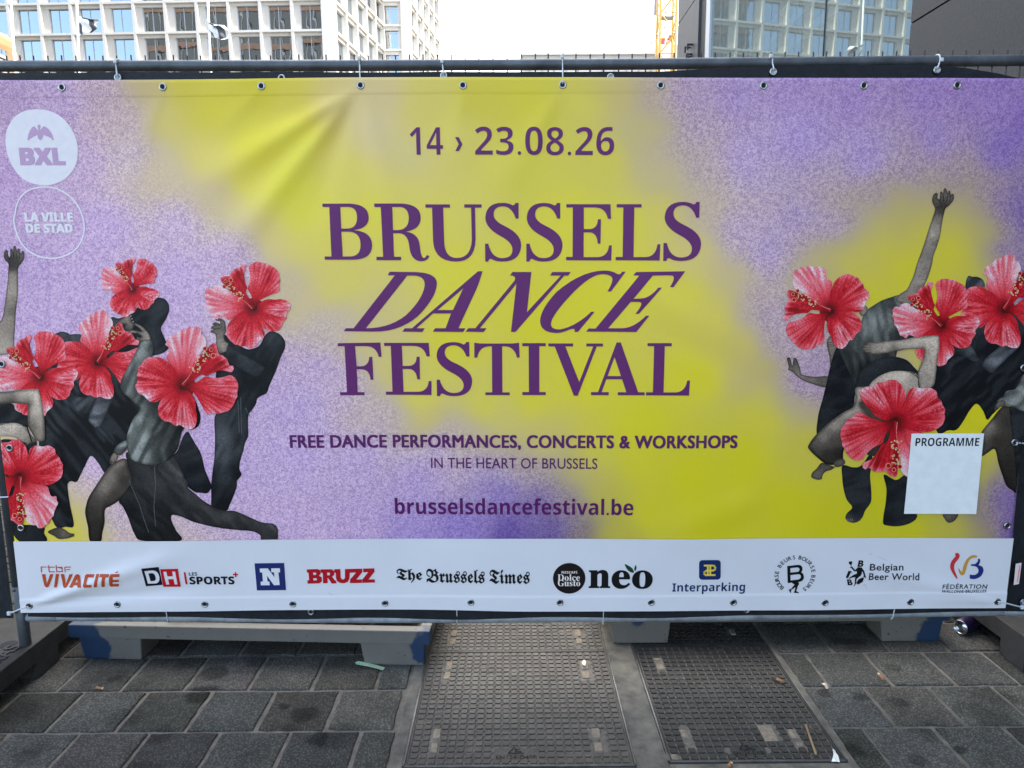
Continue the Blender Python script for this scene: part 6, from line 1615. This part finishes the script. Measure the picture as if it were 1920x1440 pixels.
mb.add([(p_[0], p_[1], 0) for p_ in poly] + [(p_[0], p_[1], zt2-0.05) for p_ in poly], [(3,2,1,0),(4,5,6,7),(0,1,5,4),(1,2,6,5),(2,3,7,6),(3,0,4,7)], 0)
mb.obj("block_body", [mat('dark_interior_far', (0.03,0.034,0.036,1), 0.6)], b2)

# tall dark block with brown bands on the left, out of the frame; the office windows mirror it
b3 = empty("banded_tower", (-49, 33, 0), "tall dark glass tower with brown bands, mirrored in the office windows", "tower")
M_DG = glass('dark_tower_glass', (0.55,0.62,0.66), 0.010, (0.016,0.022,0.024)); M_BR = mat('brown_band', (0.17,0.095,0.06,1), 0.6, noise_amp=0.2, noise_scale=0.7)
TX0, TX1, TY0, TY1, TH = -67.0, -31.5, 26.0, 40.0, 64.0
mb = MB(); mb.box(TX0, TX1, TY0, TY1, 0, TH); mb.obj("glass_body", M_DG, b3)
mb = MB()
for k in range(1, 12):
    z = k*5.5 + 1.2; mb.box(TX0-0.25, TX1+0.25, TY0-0.25, TY1+0.25, z, z+0.75)
mb.obj("brown_bands", M_BR, b3)
mb = MB(); x = TX0+1.0
while x < TX1-0.5:
    mb.box(x, x+0.18, TY1-0.05, TY1+0.20, 0, TH); x += 2.1 if int(x*7) % 3 else 1.3
mb.obj("mullions", mat('tower_mullion', (0.20,0.21,0.21,1), 0.5, 0.3), b3)

# orange clad canopy at the far left edge
YO = 52.0
b4 = empty("orange_building", tuple(map(float, on_y(-30, 300, YO)))[:2] + (0,), "corner of an orange clad building with dark slats at the left edge", "building")
fr = [(-90,36),(0,62),(14,67),(22.5,74.5),(25,80),(24.5,92),(22,101),(0,90),(-90,48)]
P_ = on_y([a for a, b in fr], [b for a, b in fr], YO)
mb = MB(); mb.prism([(float(p_[0]), float(p_[2])) for p_ in P_], YO-7, YO); mb.obj("orange_cladding", mat('orange_cladding', (0.36,0.20,0.09,1), 0.6, noise_amp=0.08, noise_scale=1.2), b4)
xr = float(on_y(20.5, 101, YO)[0]); zt = float(P_[6][2]) - 0.05
mb = MB(); mb.box(-75, xr-0.25, YO-6.0, YO-0.3, 0, float(P_[8][2])-2.2); mb.obj("recess_wall", mat('recess_wall', (0.07,0.055,0.045,1), 0.8), b4)
mb = MB()
for k in range(26): 
    z = zt - 0.25 - k*0.34; mb.box(-75, xr-0.05, YO-6.4, YO-6.2, z-0.2, z); mb.box(xr-0.2, xr-0.06, YO-6.1, YO-0.35, z-0.2, z)
mb.obj("slats", mat('grey_slat', (0.34,0.30,0.27,1), 0.7, noise_amp=0.4, noise_scale=3), b4)
mb = MB(); mb.box(xr-0.05, xr+0.45, YO-0.5, YO-0.05, 0, zt+0.1); mb.obj("corner_pier", mat('orange_pier', (0.62,0.45,0.28,1), 0.6), b4)

# low cream roof line in the middle
YM = 100.0
a, b = on_y(981, 97, YM), on_y(1237, 99.5, YM)
bd = empty("low_building", (float(a[0])+8, YM, 0), "long low cream building with a thin parapet in the middle distance", "building")
mb = MB(); mb.box(float(a[0]), float(b[0])+1.0, YM, YM+14, 0, float(a[2])-0.5); mb.obj("block_body", M_WHITE2, bd)
mb = MB(); mb.box(float(a[0])-0.25, float(b[0])+1.0, YM-0.3, YM+14.2, float(a[2])-0.49, float(a[2])); mb.obj("parapet", M_WHITE, bd)
mb = MB()
for k in range(12):
    x = float(a[0]) + 1 + k*1.65; mb.box(x, x+1.35, YM-0.08, YM-0.003, float(a[2])-3.2, float(a[2])-0.9)
mb.obj("panels", M_WHITE, bd)
za = float(a[2])
pa = on_y(1079, 97, YM+5); pt = on_y(1079.5, 76, YM+5)
t = empty("roof_antenna", tuple(map(float, pa)), "thin roof antenna on the low cream building", "antenna")
mb = MB(); mb.tube([(float(pa[0]), YM+5, float(pa[2])-1.5), (float(pt[0]), YM+5, float(pt[2]))], 0.05, 6)
for k in range(4): mb.tube([(float(pa[0])-0.25, YM+5, float(pa[2])+0.3+k*0.28), (float(pa[0])+0.25, YM+5, float(pa[2])+0.3+k*0.28)], 0.025, 5)
mb.obj("mast", mat('antenna_grey', (0.40,0.41,0.42,1), 0.6), t)
# glazed ridge
t = empty("glass_roof", (float(on_y(1208, 97, YM)[0]), YM+3, za), "pale glazed roof ridge rising toward the crane", "glass roof")
A0, A1, A2 = on_y(1178, 97.5, YM+2), on_y(1236, 72, YM+2), on_y(1240, 98, YM+2)
mb = MB()
mb.prism([(float(A0[0]), float(A0[2])), (float(A2[0]), float(A2[2])), (float(A1[0]), float(A1[2]))], YM+2, YM+2.3); mb.obj("glazing", mat('pale_glazing', (0.70,0.70,0.69,1), 0.4), t)
mb = MB()
for k in range(9):
    f_ = k/8; p0 = A0 + (A2-A0)*f_; p1 = A0 + (A1-A0)*f_
    mb.tube([(p0[0], YM+1.93, p0[2]), (p1[0], YM+1.93, p1[2]+0.15)], 0.045, 5)
mb.tube([(A0[0], YM+1.93, A0[2]), (A1[0], YM+1.93, A1[2])], 0.06, 5)
mb.obj("glazing_bars", mat('glazing_bar', (0.42,0.42,0.41,1), 0.5), t)

# yellow tower crane
YC = 88.0
t = empty("tower_crane", (float(on_y(1253, 300, YC)[0]), YC, 0), "yellow lattice tower crane beside the dark building", "crane")
M_CR = mat('crane_yellow', (0.62,0.36,0.07,1), 0.5, noise_amp=0.15, noise_scale=2)
xa, xb = float(on_y(1236.5, 95, YC)[0]), float(on_y(1266, 95, YC)[0]); wv = xb-xa
zb = float(on_y(1240, 97, YC)[2]) - 14; ztop = 44.0
mb = MB(); 
sk = 0.0
for (x, y) in ((xa, YC), (xb, YC), (xa, YC+wv), (xb, YC+wv)):
    mb.box(x-0.13, x+0.13, y-0.13, y+0.13, 0, ztop)
mb.obj("mast_legs", M_CR, t)
mb = MB(); st_ = 2.3; z = zb; k = 0
while z < ztop-0.5:
    for (p0, p1) in (((xa, YC), (xb, YC)), ((xa, YC+wv), (xb, YC+wv)), ((xa, YC), (xa, YC+wv)), ((xb, YC), (xb, YC+wv))):
        q0, q1 = (p0, p1) if k % 2 == 0 else (p1, p0)
        mb.tube([(q0[0], q0[1], z), (q1[0], q1[1], z+st_)], 0.07, 6); mb.tube([(p0[0], p0[1], z), (p1[0], p1[1], z)], 0.06, 6)
    z += st_; k += 1
mb.obj("mast_lattice", M_CR, t)
mb = MB(); mb.box(xa+0.15, xb-0.15, YC+0.3, YC+wv-0.3, float(on_y(1250, 28, YC)[2])-0.12, float(on_y(1250, 28, YC)[2])); mb.box(xa+wv*0.35, xa+wv*0.42, YC+0.6, YC+0.7, float(on_y(1250, 60, YC)[2]), float(on_y(1250, 0, YC)[2])+8)
mb.obj("ladder_landing", mat('crane_steel', (0.35,0.36,0.36,1), 0.6, 0.4), t)
mb = MB(); mb.box(xa-9, xb+22, YC+wv*0.3, YC+wv*0.7, ztop-0.8, ztop+0.6); mb.obj("jib", M_CR, t)
hx, hz = float(on_y(1231, 20, YC)[0]), float(on_y(1231, 24, YC)[2])
mb = MB(); mb.box(hx-0.14, hx+0.14, YC+wv*0.5-0.1, YC+wv*0.5+0.1, hz, ztop-0.8); mb.obj("hoist_rope", mat('rope_grey', (0.36,0.37,0.38,1), 0.6), t)
# white hoarding and red machine behind the crane
YH = 96.0
p0, p1 = on_y(1239, 83, YH), on_y(1271, 112, YH)
t = empty("site_hoarding", (float(p0[0]), YH, 0), "white site hoarding with red panels behind the crane mast", "hoarding")
mb = MB(); mb.box(float(p0[0]), float(p1[0])+2, YH, YH+3, 0, float(p0[2])); mb.obj("white_sheeting", mat('white_sheeting', (0.66,0.66,0.65,1), 0.7, noise_amp=0.08, noise_scale=2), t)
mb = MB(); zz = lambda v: float(on_y(1250, v, YH)[2]); xx = lambda v: float(on_y(v, 80, YH)[0])
mb.prism([(xx(1241), zz(82.5)), (xx(1248), zz(82.5)), (xx(1249), zz(70)), (xx(1242), zz(68))], YH+0.5, YH+2.0)
mb.prism([(xx(1254), zz(71)), (xx(1268), zz(74)), (xx(1268), zz(60)), (xx(1256), zz(63))], YH+0.5, YH+2.0)
mb.obj("red_panels", mat('red_panel', (0.55,0.07,0.07,1), 0.6), t)
mb = MB(); mb.box(xx(1252), xx(1264), YH+0.3, YH+1.8, zz(81.8), zz(74)); mb.obj("cabin", mat('cabin_beige', (0.50,0.47,0.40,1), 0.6), t)

# flag poles and flags
def flagpole(pxb, pxt, Y, label, flag=None, fl_label=None):
    b_, t_ = on_y(pxb, 112, Y), on_y(pxt, 0, Y)
    d = (t_-b_)/(t_[2]-b_[2])
    t = empty("flagpole", (float(b_[0]-d[0]*b_[2]), Y, 0), label, "flagpole", "white flagpoles")
    foot = b_ - d*b_[2]; top = t_ + d*3.0
    mb = MB(); mb.tube([foot, top], [0.075, 0.05], 12); mb.obj("pole_shaft", mat('white_pole', (0.72,0.70,0.66,1), 0.5), t, True)
    mb = MB(); mb.lathe([(0.001, 0.16), (0.09, 0.10), (0.10, 0.0), (0.06, -0.06)], 12, Matrix.Translation(Vector(map(float, top)))); mb.obj("finial", mat('pole_cap', (0.6,0.6,0.6,1), 0.4), t, True)
    if flag:
        pts, seed = flag
        # gathered cloth: a grid between hoist and fly edges with deep folds
        hoist, fly = pts
        n, m_ = 26, 16; V, F, C = [], [], []
        for j in range(m_):
            v = j/(m_-1)
            for i in range(n):
                u = i/(n-1)
                hx_, hy_ = np.interp(v, np.linspace(0, 1, len(hoist)), [q[0] for q in hoist]), np.interp(v, np.linspace(0, 1, len(hoist)), [q[1] for q in hoist])
                fx_, fy_ = np.interp(v, np.linspace(0, 1, len(fly)), [q[0] for q in fly]), np.interp(v, np.linspace(0, 1, len(fly)), [q[1] for q in fly])
                px_ = hx_ + (fx_-hx_)*u; py_ = hy_ + (fy_-hy_)*u
                yy = 0.16*u*math.sin(9*u + 5*v + seed) + 0.10*u*math.sin(4*v*3 - 6*u + seed*2)
                p_ = on_y(px_, py_, Y - 0.09 + yy)
                V.append(p_)
                s_ = 0.15 + 0.9*math.sin(7.5*u - 4.5*v + seed) + (vnoise(u*4, v*4, int(seed*10)) - 0.5)*1.6
                C.append((0.80,0.78,0.74,1) if s_ > -0.15 else (0.07,0.07,0.08,1))
        for j in range(m_-1):
            for i in range(n-1): F.append((j*n+i, j*n+i+1, (j+1)*n+i+1, (j+1)*n+i))
        ft = empty("flag", tuple(map(float, on_y(hoist[0][0], hoist[0][1], Y-0.09))), fl_label, "flag", "black and white flags")
        o = mesh_obj("flag_cloth", V, F, M_FLAG, ft, True, None, C)
        md = o.modifiers.new("thickness", 'SOLIDIFY'); md.thickness = 0.004
        mb = MB(); mb.tube([on_y(hoist[0][0]-0.5, hoist[0][1]-2, Y-0.07), on_y(hoist[-1][0]-0.5, hoist[-1][1]+2, Y-0.07)], 0.012, 6); mb.obj("hoist_cord", M_TIE, ft)
M_FLAG = bpy.data.materials.new('flag_cloth_print'); M_FLAG.use_nodes = True
_t = M_FLAG.node_tree; _at = _t.nodes.new('ShaderNodeAttribute'); _at.attribute_name = 'Col'
_t.links.new(_at.outputs['Color'], _t.nodes['Principled BSDF'].inputs['Base Color']); _t.nodes['Principled BSDF'].inputs['Roughness'].default_value = 0.8
flagpole(27, 20.5, 36.0, "bare white flagpole beside the orange corner at the left edge")
flagpole(147.5, 143.7, 36.0, "white flagpole carrying the crumpled flag with a pale centre",
         ([(148,31),(149,45),(150,66)], [(176,36),(190,38),(182,46),(180,58)]), None) if False else flagpole(147.5, 143.7, 36.0, "white flagpole carrying the left, crumpled flag", (([(147.5,31),(148.5,48),(149.5,67)], [(172,36),(189,36),(179,45),(182,54),(172,61)]), 1.3), "crumpled black and white flag flying to the right, leftmost of the two")
flagpole(394.5, 389.5, 36.0, "white flagpole carrying the right, drooping flag", (([(388,39),(389,52),(401,70)], [(402,49),(420,47),(429,57),(428,72),(414,75)]), 2.6), "drooping black and grey flag below a curled white edge, rightmost of the two")

# ---------------------------------------------------------------- dark building on the right
X0 = 5.0
M_WALL = mat('dark_speckled_render', (0.034,0.0355,0.040,1), 0.62, spec=0.35, noise_amp=0.22, noise_scale=26, bump=0.5, bump_scale=45, detail=7)
M_WALL2 = mat('grey_metal_cladding', (0.068,0.071,0.078,1), 0.55, 0.1, noise_amp=0.06, noise_scale=1.5)
M_BLACK = mat('black_reveal', (0.02,0.021,0.024,1), 0.6)
b5 = empty("dark_building", (X0+5, 10, 0), "dark grey rendered building with a tall reflecting stair window on the right", "building")
yy_ = lambda px_: float(on_x(px_, 60, X0)[1])
yG0, yG1 = yy_(1706.5), yy_(1333.5)           # window from near to far
yB0, yB1 = yy_(1325), yy_(1309)
yE = yy_(1270.5)
HB = 17.0
P1 = on_x([1706.5, 1780], [45, 0.5], X0); P2 = on_x([1271.5, 1304], [44, 0.5], X0)
zs1, zs2 = float(P1[:, 2].mean()), float(P2[:, 2].mean())
YN = -11.0
mb = MB()
mb.box(X0, X0+0.4, YN, yG0, 0, zs1-0.012); mb.box(X0, X0+0.4, YN, yG0, zs1+0.012, zs1+4.2); mb.box(X0, X0+0.4, YN, yG0, zs1+4.224, HB)
mb.box(X0+0.03, X0+0.38, YN+0.02, yG0-0.02, zs1-0.2, zs1+4.4)
mb.obj("rendered_wall", M_WALL, b5)
mb = MB()
mb.box(X0+0.002, X0+0.4, yB1, yE, 0, zs2-0.014); mb.box(X0+0.002, X0+0.4, yB1, yE, zs2+0.014, HB)
mb.box(X0+0.04, X0+0.38, yB1+0.02, yE-0.02, zs2-0.3, zs2+0.3)
mb.box(X0+0.4, X0+13, yE-0.4, yE-0.02, 0, HB)
mb.obj("metal_wall", M_WALL2, b5)
mb = MB(); mb.box(X0+0.06, X0+0.4, yB0, yB1, 0, HB); mb.obj("dark_reveal", M_BLACK, b5)
mb = MB(); mb.box(X0-0.03, X0+0.03, yG1+0.06, yB0-0.002, 0, HB); mb.obj("light_trim", mat('pale_trim', (0.50,0.53,0.56,1), 0.4, 0.3), b5)
mb = MB(); mb.box(X0+0.4, X0+13, YN, yE-0.42, HB-0.4, HB-0.02); mb.box(X0+6, X0+6.3, YN, yE-0.42, 0, HB-0.45); mb.obj("inner_walls", mat('inner_grey', (0.16,0.17,0.17,1), 0.8), b5)
# glazing: mirror coated, a little see-through
gm = bpy.data.materials.new('coated_glazing'); gm.use_nodes = True
t_ = gm.node_tree; out = t_.nodes['Material Output']; t_.nodes.remove(t_.nodes['Principled BSDF'])
gl = t_.nodes.new('ShaderNodeBsdfGlossy'); gl.inputs['Roughness'].default_value = 0.006; gl.inputs['Color'].default_value = (0.66,0.77,0.74,1)
tr = t_.nodes.new('ShaderNodeBsdfTransparent'); tr.inputs['Color'].default_value = (0.72,0.80,0.77,1)
mxs = t_.nodes.new('ShaderNodeMixShader'); mxs.inputs[0].default_value = 0.46
t_.links.new(tr.outputs[0], mxs.inputs[1]); t_.links.new(gl.outputs[0], mxs.inputs[2])
du = t_.nodes.new('ShaderNodeBsdfDiffuse'); du.inputs['Color'].default_value = (0.42,0.47,0.45,1)   # pale green haze of the reflections, mixed into the pane's own colour
mx2 = t_.nodes.new('ShaderNodeMixShader'); mx2.inputs[0].default_value = 0.26
t_.links.new(mxs.outputs[0], mx2.inputs[1]); t_.links.new(du.outputs[0], mx2.inputs[2]); t_.links.new(mx2.outputs[0], out.inputs['Surface'])
GANG = R(7.0)
ygm = yy_(1464) - 0.35
for (a, b_) in ((yG0-1.6, ygm-0.012), (ygm+0.012, yG1+0.04)):
    xa_, xb_ = X0+0.03+(yG1-a)*math.tan(GANG), X0+0.03+(yG1-b_)*math.tan(GANG)
    mb = MB(); mb.add([(xa_, a, 0.3), (xb_, b_, 0.3), (xb_, b_, HB-0.5), (xa_, a, HB-0.5)], [(0, 3, 2, 1)])
    mb.obj("window_pane", gm, b5)
xj = X0+0.03+(yG1-ygm)*math.tan(GANG)
mb = MB(); mb.box(xj-0.015, xj+0.03, ygm-0.011, ygm+0.011, 0.3, HB-0.5); mb.box(X0+0.04, X0+0.35, yG0, yG0+0.05, 0.3, HB-0.5); mb.obj("window_joint", M_BLACK, b5)
# stair behind the glass
XS = X0 + 1.75
p0, p1 = on_x(1395, 112, XS), on_x(1506, 0, XS)
d = (p1-p0); 
dd = Vector(map(float, d)).normalized()
mb = MB()
a_ = Vector(map(float, p0)) - dd*8; b_ = Vector(map(float, p1)) + dd*7
up = Vector((0, 0, 0.17))
def slab(a, b, h, x0, x1, mi=0):
    mb.add([(x0,a.y,a.z-h),(x1,a.y,a.z-h),(x1,b.y,b.z-h),(x0,b.y,b.z-h),(x0,a.y,a.z+h),(x1,a.y,a.z+h),(x1,b.y,b.z+h),(x0,b.y,b.z+h)], [(0,3,2,1),(4,5,6,7),(0,1,5,4),(1,2,6,5),(2,3,7,6),(3,0,4,7)], mi)
slab(a_, b_, 0.30, XS, XS+0.05)
mb.obj("stair_stringer", mat('stringer_steel', (0.42,0.46,0.45,1), 0.5), b5)
mb = MB(); L_ = (b_-a_).length; k = 0.3
while k < L_:
    c = a_ + (b_-a_).normalized()*k
    mb.lathe([(0.14, 0), (0.0001, 0)], 16, Matrix.Translation((XS-0.004, c.y, c.z)) @ Matrix.Rotation(R(-90), 4, 'Y')); k += 0.62
mb.obj("stringer_holes", M_BLACK, b5)
p0, p1 = on_x(1470, 92, XS+0.4), on_x(1585, 0, XS+0.4); a_ = Vector(map(float, p0)); b_ = Vector(map(float, p1)); e_ = (b_-a_)
mb = MB(); slab(a_-e_*0.8, b_+e_*0.6, 0.11, XS+0.4, XS+0.48); mb.obj("stair_handrail", mat('pale_rail', (0.60,0.64,0.63,1), 0.4), b5)
# wall bracket hooks on the metal wall
for (a, b_) in ((1299, 83.5), (1294, 89), (1297, 102), (1296, 107)):
    c = on_x(a, b_, X0); 
    mb = MB(); mb.box(X0-0.16, X0+0.01, float(c[1])-0.03, float(c[1])+0.03, float(c[2])-0.02, float(c[2])+0.02); mb.box(X0-0.16, X0-0.12, float(c[1])-0.03, float(c[1])+0.03, float(c[2])-0.14, float(c[2])-0.021)
    mb.obj("wall_bracket", M_BLACK, b5)
